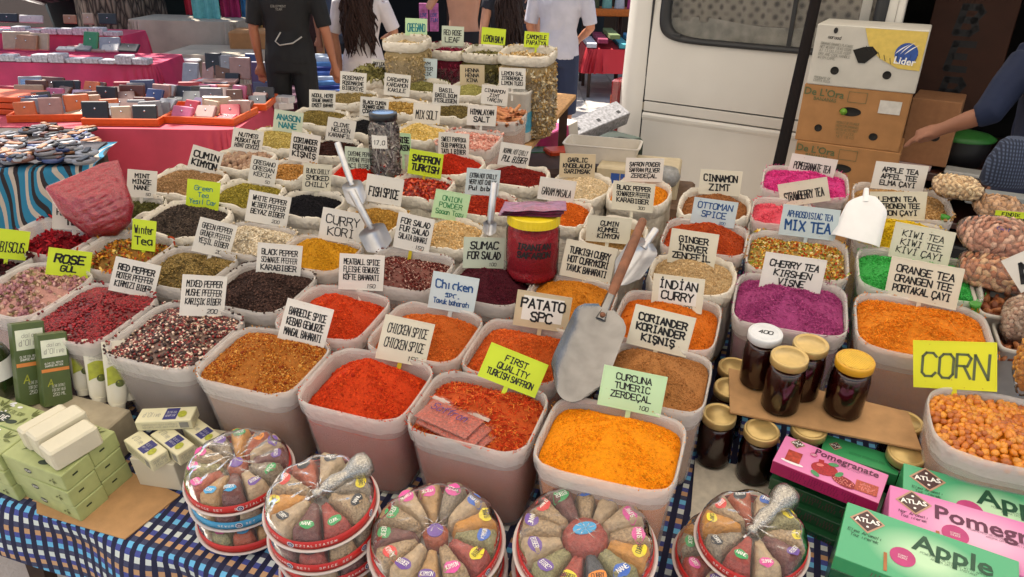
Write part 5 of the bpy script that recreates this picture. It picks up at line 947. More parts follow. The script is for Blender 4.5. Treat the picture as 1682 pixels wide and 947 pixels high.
m = 420; aa, rr_, zz = rng.uniform(0, 6.28, m), rj*.82*np.sqrt(rng.uniform(.3, 1, m)), rng.uniform(.008, hj*.82, m); V, F, C = scatter(np.c_[rr_*np.cos(aa), rr_*np.sin(aa), zz], 'stick', .016, ['c8bcb4', 'a89c98', 'dcd4cc', '8c8080'], tilt=1.2); tag(link('dried_sticks', fastmesh('dried_sticks', V, F, False, np.clip(C, 0, 1)), GRAIN, root), kind='stuff')
va = math.atan2(-p[1], -p[0])-.35; g = MB(); g.grid(lambda s, q: ((s-.5)*rj*1.05, (q-.5)*hj*.2, 0), 8, 1); g.v = [(math.cos(va+v[0]/rj)*(rj+.0008), math.sin(va+v[0]/rj)*(rj+.0008), hj*.58+v[1]) for v in g.v]; g.obj('label', mat('label_white', 'e0ddd6', .5), root)
g = MB(); write(g, ['17.0'], rj*.8, hj*.1, 0, .9); g.v = [(math.cos(va+v[0]/rj)*(rj+.0015), math.sin(va+v[0]/rj)*(rj+.0015), hj*.57+v[1]) for v in g.v]; g.obj('lettering', INK, root)
# plump bag of red pepper
p = tp(172, 386, .215); k = dep(p)/FOC; hz = Cv-p; hz[2] = 0; hz /= np.linalg.norm(hz); nrm = hz*math.cos(R(20))+np.array([0, 0, 1])*math.sin(R(20)); X = np.cross([0, 0, 1.], nrm); X /= np.linalg.norm(X); Y = np.cross(nrm, X)
root = empty('pepper_bag', frame(p, (X, Y, nrm)), 'plump clear bag of crimson pepper flakes standing behind the pomegranate blossoms', 'bag'); OUT = [(150, 386), (118, 345), (104, 300), (150, 286), (190, 272), (214, 270), (218, 300), (224, 345), (214, 372), (190, 390)]
def bagfn(side, sc_=1.):
    C0 = np.array([172, 334]); O = np.array(OUT, float); n = 72; t = np.linspace(0, len(O), n, endpoint=False); B = np.array([(1-(q % 1))*O[int(q)]+(q % 1)*O[(int(q)+1) % len(O)] for q in t]); rings = []
    for r_ in np.linspace(.03, 1, 26):
        P = C0+(B-C0)*r_; z = .032*math.sqrt(max(0, 1-r_**2.2))*sc_; wv = (.0013*np.sin(P[:, 0]*.10+P[:, 1]*.42)+.0016*np.sin(P[:, 0]*.31-P[:, 1]*.16+1)+.0014*np.sin(P[:, 1]*.9+P[:, 0]*.3))*(1-r_**5); fade = np.clip((P[:, 1]-272)/50, .12, 1)
        rings.append([((x-172)*k*sc_**.3, (386-y)*k*1.02, (z*f+w*.6)*side) for (x, y), w, f in zip(P, wv, fade)])
    return rings
mb = MB(); A = bagfn(1); B_ = bagfn(-1); mb.loft(A, 0, True, (True, False)); mb.loft([r[::-1] for r in B_], 0, True, (True, False)); mb.obj('pepper_flakes', mat('crimson_flakes', 'b81a38', .35, var=.3, sc_=260, bump=.6, bsc=60, coat=.8), root)
mb = MB(); mb.loft([[(x*1.02, y*1.01+.0, z*1.06+.001) for x, y, z in r] for r in A], 0, True, (True, False)); mb.obj('clear_bag', clear('bag_film_gloss', gloss=1.6, rough=.05, body=.015), root)
# sachets of saffron threads on the saffron tub
SF = mat('sachet_saffron', 'b8503c', .4, var=.5, sc_=260, coat=.6, bump=.5, bsc=200)
for j, (px, py, dh, rz, w2, l2, lab) in enumerate(((765, 706, .196, -17, .115, .07, 'lower saffron sachet sliding off to the right'), (748, 700, .205, -15, .125, .075, 'middle saffron sachet'), (738, 690, .214, -13, .115, .060, 'top saffron sachet with purple handwriting'))):
    root = packet('saffron_sachet', px, py, dh, w2, l2, .010, rz, SF, lab+' on the orange red threads', 'sachet', tilt=-4); root['group'] = 'saffron sachets'
    mb = MB(); mb.grid(lambda s, q: ((s-.5)*(w2+.012), (q-.5)*(l2+.016), .0102+.0012*math.sin(s*20)*math.sin(q*11)), 16, 8); mb.obj('clear_film', WRAP, root); MB().box(-w2/2-.006, w2/2+.008, l2/2, l2/2+.009, .004, .006, bev=.0008).obj('zip_strip', mat('zip', 'c8b8b0', .3, alpha=.8), root)
    if j == 2: face(root, ['Saffron'], .085, .03, Tf(-.004, .008, .0125), INKP, .5)
# ---------------------------------------------------------------- bags of nuts at the right edge
def nutbag(px, py, h, a, b, c, rz, kind, size, cols, mname, label, n=150, base='9c7058', name='nut_bag', tilt=0):
    p = tp(px, py, h); M = frame(p, rz=R(rz)) @ Matrix.Rotation(R(tilt), 4, 'X'); root = empty(name, M, label, 'bag of nuts', 'clear bags of nuts'); rnd = random.Random(px)
    def sf(u, v, s=1.): 
        x, y, z = math.cos(v)*math.cos(u), math.cos(v)*math.sin(u), math.sin(v); e = .7; x, y = math.copysign(abs(x)**e, x), math.copysign(abs(y)**e, y); w_ = 1+.05*math.sin(u*4+px)+.04*math.sin(v*6+u*2); return Vector((x*a*w_*s, y*b*w_*s, z*c*w_*s+c))
    MB().grid(lambda s, t: tuple(sf(2*math.pi*s, math.pi*(t-.5)*.999, .90)), 24, 12).obj('nut_filling', mat(mname+'_fill', base, .8, var=.3, sc_=60), root)
    vs = variants(kind, size, cols, mname, .6, 0, .3); ks = 0; pts = []
    while ks < n and len(pts) < n*40:
        u, v = rnd.uniform(0, 6.28), math.asin(rnd.uniform(-.55, 1)); q = sf(u, v, .93); pts.append(0)
        if any((q-o).length < size*1.15 for o in SPK.setdefault(root.name, [])): continue
        SPK[root.name].append(q); ks += 1; nr = (q-Vector((0, 0, c))).normalized(); M2 = Matrix.Translation(q) @ nr.to_track_quat('Z', 'Y').to_matrix().to_4x4() @ Matrix.Rotation(rnd.uniform(0, 6.28), 4, 'Z'); link('nut', rnd.choice(vs), None, root, M2)
    MB().grid(lambda s, t: tuple(sf(2*math.pi*s, math.pi*(t-.5)*.999, 1.05+.012*math.sin(s*17+t*5)+.012*math.sin(t*9+s*7))), 40, 20).obj('clear_bag', WRAP, root)
    return root
AL = ['b88068', 'c89880', 'a87058', 'd0a890']
b1 = nutbag(1636, 408, .235, .085, .070, .030, -12, 'nut', .0095, AL, 'almond', 'clear bag of brown almonds with purple writing, upper one of two', tilt=8); face(b1, ['Gol'], .05, .022, Tf(.0, -.01, .064), INKP, .7)
nutbag(1632, 468, .190, .085, .066, .032, -12, 'nut', .0095, ['b87c58', 'c89470', 'a46848', 'd0a880'], 'brown_nut', 'clear bag of reddish brown nuts under the almonds')
nutbag(1568, 322, .235, .062, .045, .026, -14, 'cashew', .0082, ['d8b88c', 'c8a478', 'e4caa0'], 'cashew', 'clear bag of pale cashews beside the light brown tea', n=150, base='c4a47c')
nutbag(1636, 356, .205, .060, .05, .026, -14, 'nut', .0085, ['b88c64', 'c8a07c', 'a07850'], 'hazelnut', 'clear bag of tan nuts in front of the grey board', n=110, base='b08c6c')
nutbag(1688, 640, .215, .035, .045, .060, -10, 'corn', .0070, ['d08a2c', 'c07a1c', 'dc9c40'], 'bagged_corn', 'clear bag of roasted corn at the right edge', n=130, base='b47c30')
nutbag(1662, 560, .150, .036, .04, .055, -10, 'corn', .0052, ['c8a890', 'b89078', 'd8bca4'], 'bagged_peanut', 'clear bag of small pink peanuts at the right edge', n=200, base='a08068')
# white rectangular tubs of pecans at the right edge
for px, py, wd, lab, hh_ in ((1668, 500, .16, 'white rectangular tub of pecans under the nut bags', .20), (1690, 560, .12, 'white rectangular tub of nuts nearest the right edge', .18)):
    p = tp(px, py, hh_)-en*(hh_-.004); M = frame(p); root = empty('nut_tub', M, lab, 'tub', 'white rectangular tubs')
    MB().loft([sup(wd/2*s, wd*.42*s, .25, 48, z) for s, z in ((.86, 0), (.9, .005), (1, hh_-.01), (1.06, hh_-.008), (1.06, hh_), (.97, hh_), (.9, .01))], caps=(True, False)).obj('tub_body', mat('opaque_white', 'b8b2a8', .45), root)
    hp = heap(M, wd/2*.94, wd*.42*.94, .25, hh_, -.03, -.015, (0, 0), 'powder', .001, ['6c3c24'], 'nut_heap', 'brown pecans in the '+lab.split(' of ')[0]+(' under the nut bags' if wd > .14 else ' nearest the edge'), 'nuts', dens=0); hp[0].pop('kind', None); parts_on(hp[0], variants('nut', .0115, ['8c4c2c', 'a8683c', '743c20'], 'pecan'), 70, 'pecan', hp, .0115, .3)

g_ = empty('green_spoon', Matrix.Translation(Vector(tp(1548, 366, .20))) @ Matrix.Rotation(R(10), 4, 'Y'), 'green plastic spoon stuck between the lemon tea and the almond bag', 'spoon'); MB().tube([(0, 0, -.06), (0, 0, -.01), (0, 0, .012)], [.004, .006, .009], 8).obj('handle', mat('green_plastic', '3c8c28', .4), g_); MB().lathe([(.001, -.012), (.010, -.006), (.012, .004), (.008, .002), (.001, -.002)], 12).obj('bowl', mat('green_plastic', '3c8c28', .4), g_, Matrix.Translation((0, 0, .018)))
g_ = empty('green_spoon', Matrix.Translation(Vector(tp(1601, 512, .20))) @ Matrix.Rotation(R(-12), 4, 'Y'), 'green plastic spoon stuck between the orange tea and the white nut tub', 'spoon'); MB().tube([(0, 0, -.06), (0, 0, -.01), (0, 0, .012)], [.004, .006, .009], 8).obj('handle', mat('green_plastic', '3c8c28', .4), g_); MB().lathe([(.001, -.012), (.010, -.006), (.012, .004), (.008, .002), (.001, -.002)], 12).obj('bowl', mat('green_plastic', '3c8c28', .4), g_, Matrix.Translation((0, 0, .018)))
# ---------------------------------------------------------------- the white van
vA, vB = at(1050, 165, .95), at(1315, 200, .95); vd = (vB-vA)/np.linalg.norm(vB-vA); vin = np.array([-vd[1], vd[0], 0]); MV = frame(np.array([vA[0], vA[1], 0]), (vd, vin, np.array([0, 0, 1.])))
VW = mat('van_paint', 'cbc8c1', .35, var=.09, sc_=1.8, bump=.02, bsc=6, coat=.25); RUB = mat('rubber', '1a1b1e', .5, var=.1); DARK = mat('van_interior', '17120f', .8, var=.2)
def van():
    root = empty('van', MV, 'white panel van with a curtained side window and its sliding door open', 'van')
    # upper door skin with a rounded window opening
    mb = MB(); n = 64; wx, wz, hx, hz = .64, 1.60, .555, .305
    ang = np.linspace(0, 2*np.pi, n, endpoint=False); inn = sup(hx, hz, .28, n); out = []
    for x, z, _ in inn:
        s = max(abs(x)/.61, abs(z)/.64 if z < 0 else abs(z)/.42); out.append((x/s if s else x, z/s if s else z))
    curve = lambda z: .055*((z-.95)/1.1)**2*1.6 if z > .95 else 0
    V = [(wx+x, curve(wz+z), wz+z) for x, z in out]+[(wx+x, curve(wz+z), wz+z) for x, z, _ in inn]+[(wx+x, curve(wz+z)+.03, wz+z) for x, z, _ in inn]
    mb.add(V, [(i, n+i, n+(i+1) % n, (i+1) % n) for i in range(n)]+[(n+i, 2*n+i, 2*n+(i+1) % n, n+(i+1) % n) for i in range(n)], 0, False); mb.obj('upper_side_panel', VW, root)
    MB().box(.03, 1.25, .004, .03, 2.02, 2.2).obj('roof_edge', VW, root)
    # window gasket, glass, curtain
    def gr(s, y): G_ = sup(hx*s, hz*s*(1+.02*(1-s)), .28, n); return [(wx+x, y+curve(wz+z), wz+z) for x, z, _ in G_]
    MB().loft([gr(1.03, -.002), gr(1.025, -.014), gr(.975, -.018), gr(.94, -.008), gr(.925, .004), gr(.925, .02)][::-1], caps=(False, False)).obj('window_gasket', RUB, root)
    pane = mat('van_glass', '6c6a66', .06, alpha=.28, var=.3, sc_=5, coat=.6); MB().add([(x, y+.008, z) for x, y, z in gr(.93, 0)], [tuple(range(n))]).obj('window_glass', pane, root)
    MB().box(.775, .795, .006, .022, 1.30, 1.9).obj('window_slider_bar', RUB, root); MB().box(.13, .21, -.006, .012, 1.315, 1.335, bev=.003).obj('window_latch', RUB, root)
    cm = bpy.data.materials.new('lace_curtain'); cm.use_nodes = True; t = cm.node_tree; N, L = t.nodes, t.links; b = N['Principled BSDF']; b.inputs['Roughness'].default_value = .9
    tc = N.new('ShaderNodeTexCoord'); mp = N.new('ShaderNodeMapping'); mp.inputs['Rotation'].default_value = (0, R(45), 0); mp.inputs['Scale'].default_value = (22, 22, 22); L.new(tc.outputs['Object'], mp.inputs[0])
    vo = N.new('ShaderNodeTexVoronoi'); vo.inputs['Randomness'].default_value = 0.05; vo.inputs['Scale'].default_value = 1; L.new(mp.outputs[0], vo.inputs['Vector']); cr = N.new('ShaderNodeValToRGB'); cr.color_ramp.elements[0].color = (*lin('3c342c'), 1); cr.color_ramp.elements[1].color = (*lin('8c8478'), 1); cr.color_ramp.elements[0].position = .15; cr.color_ramp.elements[1].position = .45; L.new(vo.outputs['Distance'], cr.inputs[0]); L.new(cr.outputs[0], b.inputs['Base Color'])
    MB().grid(lambda s, q: (.1+1.1*s, .09+.012*math.sin(s*60), 1.4+.55*q), 90, 2).obj('curtain', cm, root)
    MB().grid(lambda s, q: (.12+1.06*s, .075+.02*math.sin(s*13)*q, 1.27+.14*q+.012*math.sin(s*9)), 40, 4).obj('curtain_valance', mat('sheer_cloth', '9a968c', .8, var=.35, sc_=18), root)
    # lower door skin with grooves
    MB().box(.03, 1.25, 0, .03, .895, .952, bev=.004).obj('waist_panel', VW, root); mb = MB(); mb.loft([[(.03, y, z) for y, z in pr][::-1] and [(x, y, z) for y, z in ((0.02, .30), (.004, .34), (.0, .6), (.0, .845), (-.010, .862), (-.010, .876), (0, .889), (.03, .889), (.03, .30))] for x, pr in ((.03, [(0, 0)]), (1.25, [(0, 0)]))], sm=False); bm = bmesh.new(); me = mb.mesh('lower_side_panel'); bm.from_mesh(me); bmesh.ops.recalc_face_normals(bm, faces=bm.faces); bm.to_mesh(me); bm.free(); link('lower_side_panel', me, VW, root)
    MB().box(.03, 1.25, .006, .03, .2, .30).obj('sill', VW, root); MB().box(-.045, .05, .012, .04, .895, .962).obj('handle_recess', mat('recess', '2c2822', .6, var=.4, sc_=40), root); MB().box(-.02, .03, .004, .012, .90, .945, bev=.002).obj('door_handle', mat('handle_grey', '8c8474', .5), root)
    # rear corner: rounded column
    mb = MB(); prof = [(.020, .004), (-.02, .0), (-.07, .002), (-.115, .018), (-.145, .05), (-.158, .10), (-.158, .30)]; rings = []
    for z, k in ((.25, 0), (.95, 0), (1.5, .02), (2.1, .085)): rings.append([(x+k*.3, y+k, z) for x, y in prof])
    V = [p for r in rings for p in r]; m_ = len(prof); mb.add(V, [(a*m_+i, a*m_+i+1, (a+1)*m_+i+1, (a+1)*m_+i) for a in range(3) for i in range(m_-1)], 0, True); mb.obj('rear_corner', VW, root)
    MB().box(.020, .030, .009, .02, .25, 2.02).obj('door_gap', RUB, root)
    MB().box(-.210, -.150, .045, .17, .62, 1.045, bev=.012).obj('tail_light', mat('tail_light_red', '7c1014', .2, coat=.8, var=.2), root); MB().box(-.2125, -.155, .05, .165, .86, .955, bev=.004).obj('tail_light_amber', mat('amber', 'a8441c', .2, coat=.8), root)
    MB().box(-.155, -.14, .30, 1.62, .3, 2.1, bev=.02).obj('rear_door', VW, root); MB().box(-.23, -.12, -.02, 1.7, .28, .44, bev=.02).obj('bumper', RUB, root)
    # door frame, opening and cab
    MB().box(1.252, 1.285, .01, .06, .2, 2.15, bev=.006).obj('door_post', VW, root); MB().box(1.085, 1.13, .075, .088, 1.2, 1.95).obj('inner_post', VW, root)
    MB().box(2.75, 3.9, 0, .03, .25, 2.05, bev=.01).obj('front_side_panel', VW, root); MB().box(-.14, 3.9, .03, 1.72, 2.15, 2.24, bev=.03).obj('roof', VW, root); MB().box(1.29, 2.75, .0, .03, 2.02, 2.2).obj('roof_rail', VW, root)
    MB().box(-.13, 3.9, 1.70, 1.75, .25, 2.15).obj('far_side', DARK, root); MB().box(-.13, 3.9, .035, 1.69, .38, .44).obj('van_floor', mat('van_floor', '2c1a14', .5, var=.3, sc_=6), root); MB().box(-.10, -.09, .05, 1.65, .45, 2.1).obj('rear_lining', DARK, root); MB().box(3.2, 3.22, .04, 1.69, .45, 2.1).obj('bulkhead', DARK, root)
    MB().box(3.9, 4.7, .05, 1.7, .3, 1.05, bev=.06).obj('bonnet', VW, root)
    MB().box(1.30, 2.74, -.02, .03, .36, .45, bev=.01).obj('door_sill', RUB, root)
    for x in (.45, 3.95):
        o = MB().lathe([(.2, 0), (.31, .02), (.32, .1), (.31, .19), (.2, .2)], 28).obj('wheel', RUB, root, Matrix.Translation((x, .02, .32)) @ Matrix.Rotation(R(-90), 4, 'X')); MB().lathe([(.19, -.004), (.12, -.01), (.001, .0)], 20).obj('wheel_rim', mat('chrome', 'c8c8cc', .15, metal=1), o)
van()
def vloc(s, y, z): p = MV @ Vector((s, y, z)); return np.array(p)
def vbox(name, s0, s1, y0, y1, z0, z1, m, label, cat, group=None, deco=None):
    c = ((s0+s1)/2, (y0+y1)/2, z0); root = empty(name, MV @ Matrix.Translation(c), label, cat, group); MB().box(-(s1-s0)/2, (s1-s0)/2, -(y1-y0)/2, (y1-y0)/2, 0, z1-z0, bev=.004).obj('carton', m, root)
    if deco: deco(root, s1-s0, y1-y0, z1-z0)
    return root
CBV = mat('carton_brown', '3c2014', .8, var=.15, sc_=12); 
def big(root, sx, sy, sz): face(root, ['B', 'E', 'B'], sx*.5, sz*.9, Tf(-sx*.05, -sy/2-.001, sz*.5, 'front', rz=0), INK, 1.6)
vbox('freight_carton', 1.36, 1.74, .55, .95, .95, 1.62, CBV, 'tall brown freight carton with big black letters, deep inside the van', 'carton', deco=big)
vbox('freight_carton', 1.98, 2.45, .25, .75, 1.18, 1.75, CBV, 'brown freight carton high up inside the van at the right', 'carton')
vbox('freight_carton', 1.40, 1.62, .10, .40, .80, 1.12, mat('carton_tan', '9a6c48', .8, var=.1), 'small tan carton just inside the open van door', 'carton', deco=lambda r, a, b, c: patch(r, .045, .045, Tf(.03, -b/2-.001, c*.45, 'front'), mat('hole_shade', '1c1a18', .9), 'hand_hole_shade', True))  # dark oval on the closed front paints the shade in the hand hole
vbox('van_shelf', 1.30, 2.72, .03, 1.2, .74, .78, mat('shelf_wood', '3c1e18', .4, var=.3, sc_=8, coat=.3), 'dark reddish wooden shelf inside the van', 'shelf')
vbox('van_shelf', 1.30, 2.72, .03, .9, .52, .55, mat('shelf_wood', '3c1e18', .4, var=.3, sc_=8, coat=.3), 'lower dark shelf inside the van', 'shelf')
vbox('white_plank', 1.62, 2.25, .05, .17, .782, .80, mat('white_laminate', 'b8b8b4', .4), 'white plank lying on the van shelf under the hand', 'plank')
vbox('calculator', 2.08, 2.20, .045, .145, .802, .83, mat('grey_plastic', '8c9094', .4), 'grey calculator on the white plank in the van', 'calculator', deco=lambda r, a, b, c: [patch(r, .018, .012, Tf(-a*.35+.026*i, -b*.3+.022*j, c), INK, 'key') for i in range(4) for j in range(4)])
vbox('plate_stack', 1.34, 1.56, .04, .16, .782, .80, mat('pink_paper', 'c8b0ac', .6), 'pale pink papers lying on the van shelf below the hand', 'paper')
p = far(1592, 192, 3.75); p[2] = .785; r_ = empty('cooking_pot', Matrix.Translation(Vector(p)), 'black round pot with a green lid rim inside the van', 'pot'); MB().lathe([(.001, 0), (.11, 0), (.13, .08), (.13, .13)], 24).obj('pot_body', RUB, r_); MB().lathe([(.145, .128), (.15, .14), (.12, .155), (.001, .17)], 24).obj('pot_lid', mat('lid_green', '2c6c2c', .5), r_)
# ---------------------------------------------------------------- stacked fruit cartons
fa, fb = far(1325, 137, 3.45), far(1502, 157, 3.26); fX = fb-fa; fX[2] = 0; fw = np.linalg.norm(fX); fX /= fw; fY = np.array([-fX[1], fX[0], 0]); fz = fa[2]; BHT = .265
CW = mat('carton_white', 'c4c0b6', .6, var=.08, sc_=12, bump=.05, bsc=30); CT = mat('carton_kraft', 'a87848', .75, var=.12, sc_=14, bump=.08, bsc=40); HOLE = mat('hole_shade', '1c1a18', .9); YLW = mat('print_yellow', 'd8bc5c', .6, var=.1); LB = mat('logo_blue', '2c509c', .5); GRN = mat('print_olive', '5c6440', .7)
def holed(root, W_, D_, H_, m, holes, top=True):
    """closed carton, dark discs painting the shade inside its openings: holes = [(x, z, rx, rz)] on the front face"""
    me = MB().box(-W_/2, W_/2, 0, D_, 0, H_, bev=.004).mesh('carton'); o = link('carton', me, m, root)
    mb = MB()
    for x, z, a, b in holes: mb.loft([[(x+a*s*math.cos(t), y, z+b*s*math.sin(t)) for t in np.linspace(0, 2*np.pi, 20, endpoint=False)] for y, s in ((-.0018, 1.06), (-.0025, 1.0), (-.0012, .98), (-.0010, .1))], caps=(False, True))  # dark discs on the uncut wall stand in for shade inside holes
    tag(mb.obj('hand_hole_shade', HOLE, root), kind='stuff')
    return o
def fruit(k, m, label):
    z = fz-BHT*k; p = np.array([fa[0], fa[1], z])+fX*(fw/2)+fX*[0, -.008, .004, -.01, .0][k]+fY*[0, .004, .0, .006, 0][k]
    return empty('fruit_carton', frame(p, (fX, fY, np.array([0, 0, 1.]))), label, 'carton', 'stacked fruit cartons')
r_ = fruit(0, CW, 'white and yellow fruit carton with a blue oval logo, topmost of the stack'); w_ = fw
for nm, bx_ in (('hand_hole_shade', None),): holed(r_, w_, .36, BHT, CW, [(-w_*.26, BHT*.26, .017, .017), (w_*.22, BHT*.26, .017, .017)])
TF = lambda x, z, y=0, rz=0: Tf(x, -.003-y, z, 'front', rz)
mb = MB(); mb.add([(-w_*.06, BHT*.98, 0), (w_*.0, BHT*.72, 0), (w_*.12, BHT*.52, 0), (w_*.30, BHT*.38, 0), (w_*.49, BHT*.37, 0), (w_*.49, BHT*.98, 0)], [(0, 1, 2, 3, 4, 5)]); mb.obj('printed_panel', YLW, r_, Matrix.Translation((0, -.003, 0)) @ Matrix.Rotation(R(90), 4, 'X'))
mb = MB(); mb.add([(w_*-.13, BHT*.62, 0), (w_*-.04, BHT*.68, 0), (w_*.04, BHT*.70, 0), (w_*.10, BHT*.60, 0), (w_*.0, BHT*.42, 0), (w_*-.06, BHT*.42, 0)], [(0, 1, 2, 3, 4, 5)]); mb.obj('handle_opening_shade', HOLE, r_, Matrix.Translation((0, -.0036, 0)) @ Matrix.Rotation(R(90), 4, 'X'))  # flat dark patch paints the shade inside the handle opening
mb = MB(); mb.add([(w_*-.12, BHT*.61, 0), (w_*-.05, BHT*.64, 0), (w_*.03, BHT*.50, 0), (w_*.0, BHT*.43, 0), (w_*-.06, BHT*.43, 0)], [(0, 1, 2, 3, 4)]); mb.obj('torn_flap', mat('flap_pale', 'b89c7c', .7), r_, Matrix.Translation((0, -.0042, 0)) @ Matrix.Rotation(R(84), 4, 'X'))
for i in range(9): x = .08+.045*i; MB().box(-.0012, .0012, -.014, .014, 0, .0004).obj('printed_line', INK, r_, TF(w_*(.0+.055*i), BHT*(.66-.17*min(1, i/4)+(.08 if i > 4 else 0)), .0008, 40-i*6))
patch(r_, .092, .092, TF(w_*.345, BHT*.62, .001), LB, 'logo_disc', True); link('lettering', print_text('Lider', .042, .02), INKW, r_, TF(w_*.345, BHT*.50, .0018, -4))
for i, (x, l) in enumerate(((-.015, .045), (.005, .055), (.022, .045))): MB().grid(lambda s, q: (x-.03+.03*s+.02*s*s+.0, -.005+l*s+.006*(q-.5)*math.sin(math.pi*s), 0), 8, 1).obj('logo_stroke', INKW, r_, TF(w_*.345, BHT*.62, .0018))
face(r_, ['agrood'], .06, .022, TF(-w_*.32, BHT*.80, .001, -3), INK, .9); patch(r_, .018, .026, TF(-w_*.32, BHT*.91, .001), INK, 'printed_leaf', True)
face(r_, ['BANANAS BANANES PLATANOS', 'NET WEIGHT 18 KG STORE', 'AT 13 CELSIUS KEEP', 'DRY AND COOL HANDLE', 'WITH CARE'], .15, .085, TF(-w_*.29, BHT*.57, .001, -3), INKGR, .8, align='l'); face(r_, ['PRODUCE OF', 'COSTA RICA'], .08, .03, TF(-w_*.36, BHT*.10, .001, -3), INKGR, .9)
def kraft(k, label):
    r = fruit(k, CT, label); holed(r, w_, .36, BHT, CT, [(-w_*.29, BHT*.26, .016, .016), (w_*.24, BHT*.22, .018, .016), (-w_*.02, BHT*.60, .044, .019)])
    link('lettering', print_text("De L'Ora", .046, .02), GRN, r, TF(-w_*.30, BHT*.87, .001, -2)); link('lettering', print_text('BANANAS', .022, .01), GRN, r, TF(-w_*.28, BHT*.76, .001, -2))
    mb = MB(); [mb.box(*b, 0, .0004) for b in ((-.04, .04, -.024, -.022), (-.04, .04, .022, .024), (-.04, -.038, -.022, .022), (.038, .04, -.022, .022))]; tag(mb.obj('printed_frame', GRN, r, TF(w_*.02, BHT*.85, .001)), kind='stuff')
    face(r, ['PRODUCT OF ECUADOR', 'PREMIUM BANANAS', 'CARTON RECYCLABLE', 'KEEP COOL', 'NET 18 KG'], .11, .09, TF(-w_*.02, BHT*.28, .001), GRN, .5)
    return r
r_ = kraft(1, 'brown fruit carton with a torn white sticker, second from the top of the stack'); patch(r_, .09, .058, TF(w_*.33, BHT*.74, .001), mat('sticker_white', 'd0ccc4', .6, var=.12, sc_=40), 'white_sticker')
MB().lathe([(.001, 0), (.012, .003), (.016, .012), (.001, .02)], 12).obj('green_fruit', mat('unripe_banana', '6c9c2c', .4), r_, TF(-w_*.08, BHT*.60, .003))
kraft(2, 'brown fruit carton, third from the top, half hidden by the tea tubs'); kraft(3, 'brown fruit carton, fourth from the top of the stack'); 
zb = fz-BHT*3; r_ = empty('crate_stand', frame(np.array([fa[0], fa[1], 0])+fX*(fw/2), (fX, fY, np.array([0, 0, 1.]))), 'dark wooden stand carrying the stacked fruit cartons', 'stand'); MB().box(-fw/2, fw/2, 0, .36, zb-.03, zb-.001, bev=.004).obj('stand_top', WOODD, r_)
for x in (-fw/2+.03, fw/2-.03):
    for y in (.03, .33): MB().box(x-.02, x+.02, y-.02, y+.02, 0, zb-.03).obj('leg', WOODD, r_)
# ---------------------------------------------------------------- things between the board and the van
def wbox(name, px, py, dist, sx, sy, sz, rz, m, label, cat, deco=None, tx=0, ty=0, group=None):
    p = far(px, py, dist); root = empty(name, Matrix.Translation(Vector(p)) @ Matrix.Rotation(R(rz), 4, 'Z') @ Matrix.Rotation(R(tx), 4, 'X') @ Matrix.Rotation(R(ty), 4, 'Y'), label, cat, group)
    MB().box(-sx/2, sx/2, -sy/2, sy/2, -sz/2, sz/2, bev=min(sx, sy, sz)*.06).obj('body', m, root)
    if deco: deco(root, sx, sy, sz)
    return root
wbox('gift_carton', 905, 225, 3.75, .30, .10, .09, 46, mat('magenta_card', 'a82868', .4, coat=.3), 'magenta carton with a white end leaning beside the bare board', 'carton', lambda r, a, b, c: [MB().box(a/2-.07, a/2+.003, -b/2-.002, b/2+.002, -c/2-.002, c/2+.002, bev=.003).obj('white_end', mat('carton_white', 'c4c0b6', .6), r), patch(r, .03, .03, Tf(-.06, 0, c/2+.001), INK, 'printed_square')], ty=-10)
wbox('silver_carton', 972, 205, 4.0, .46, .12, .08, 44, mat('silver_print', '8c8c90', .45, var=.45, sc_=70), 'long silver grey printed carton with punched holes beside the van tail light', 'carton', lambda r, a, b, c: [patch(r, .022, .022, Tf(x, -.02, c/2+.001), INK, 'punched_hole_shade') for x in (-.13, .02, .17)], ty=-12, tx=25)  # black patches on the face stand in for shade inside the punched holes
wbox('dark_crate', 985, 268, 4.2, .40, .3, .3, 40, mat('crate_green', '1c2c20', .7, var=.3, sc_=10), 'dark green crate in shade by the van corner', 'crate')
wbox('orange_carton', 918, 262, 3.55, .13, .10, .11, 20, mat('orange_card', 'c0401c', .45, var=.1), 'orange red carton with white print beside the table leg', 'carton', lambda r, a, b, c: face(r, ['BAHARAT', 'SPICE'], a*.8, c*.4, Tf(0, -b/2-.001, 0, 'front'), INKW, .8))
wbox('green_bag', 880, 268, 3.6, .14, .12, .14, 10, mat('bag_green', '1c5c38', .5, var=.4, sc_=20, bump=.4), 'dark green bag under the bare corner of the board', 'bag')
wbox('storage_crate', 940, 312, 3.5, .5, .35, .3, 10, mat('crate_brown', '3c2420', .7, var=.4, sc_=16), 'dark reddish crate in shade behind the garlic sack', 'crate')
# shallow white tray on a cream carton
p = far(990, 243, 3.25); r_ = empty('white_tray', Matrix.Translation(Vector(p)) @ Matrix.Rotation(R(-14), 4, 'Z'), 'empty shallow white plastic tray on a cream carton in front of the van', 'tray'); ty = mat('tray_plastic', 'c4beb4', .4, var=.04)
MB().loft([sup(.165*s, .095*s, .2, 48, z) for s, z in ((.86, -.05), (.88, -.048), (.985, .022), (1.02, .024), (1.02, .028), (.965, .028), (.86, -.044))], caps=(True, True), sm=False).obj('tray_body', ty, r_)
wbox('cream_carton', 1050, 290, 3.2, .34, .26, .13, -14, mat('cream_carton', 'b8aa8c', .6, var=.08), 'cream carton with blue printed squares under the white tray', 'carton', lambda r, a, b, c: [patch(r, .036, .045, Tf(x, -b/2-.001, .02, 'front'), LB, 'printed_square') for x in (-.09, -.05, -.01)])
wbox('carton_stand', 1040, 345, 3.25, .5, .4, .2, -14, mat('stand_brown', '5c4430', .7, var=.3), 'brown crate under the cream carton', 'crate')
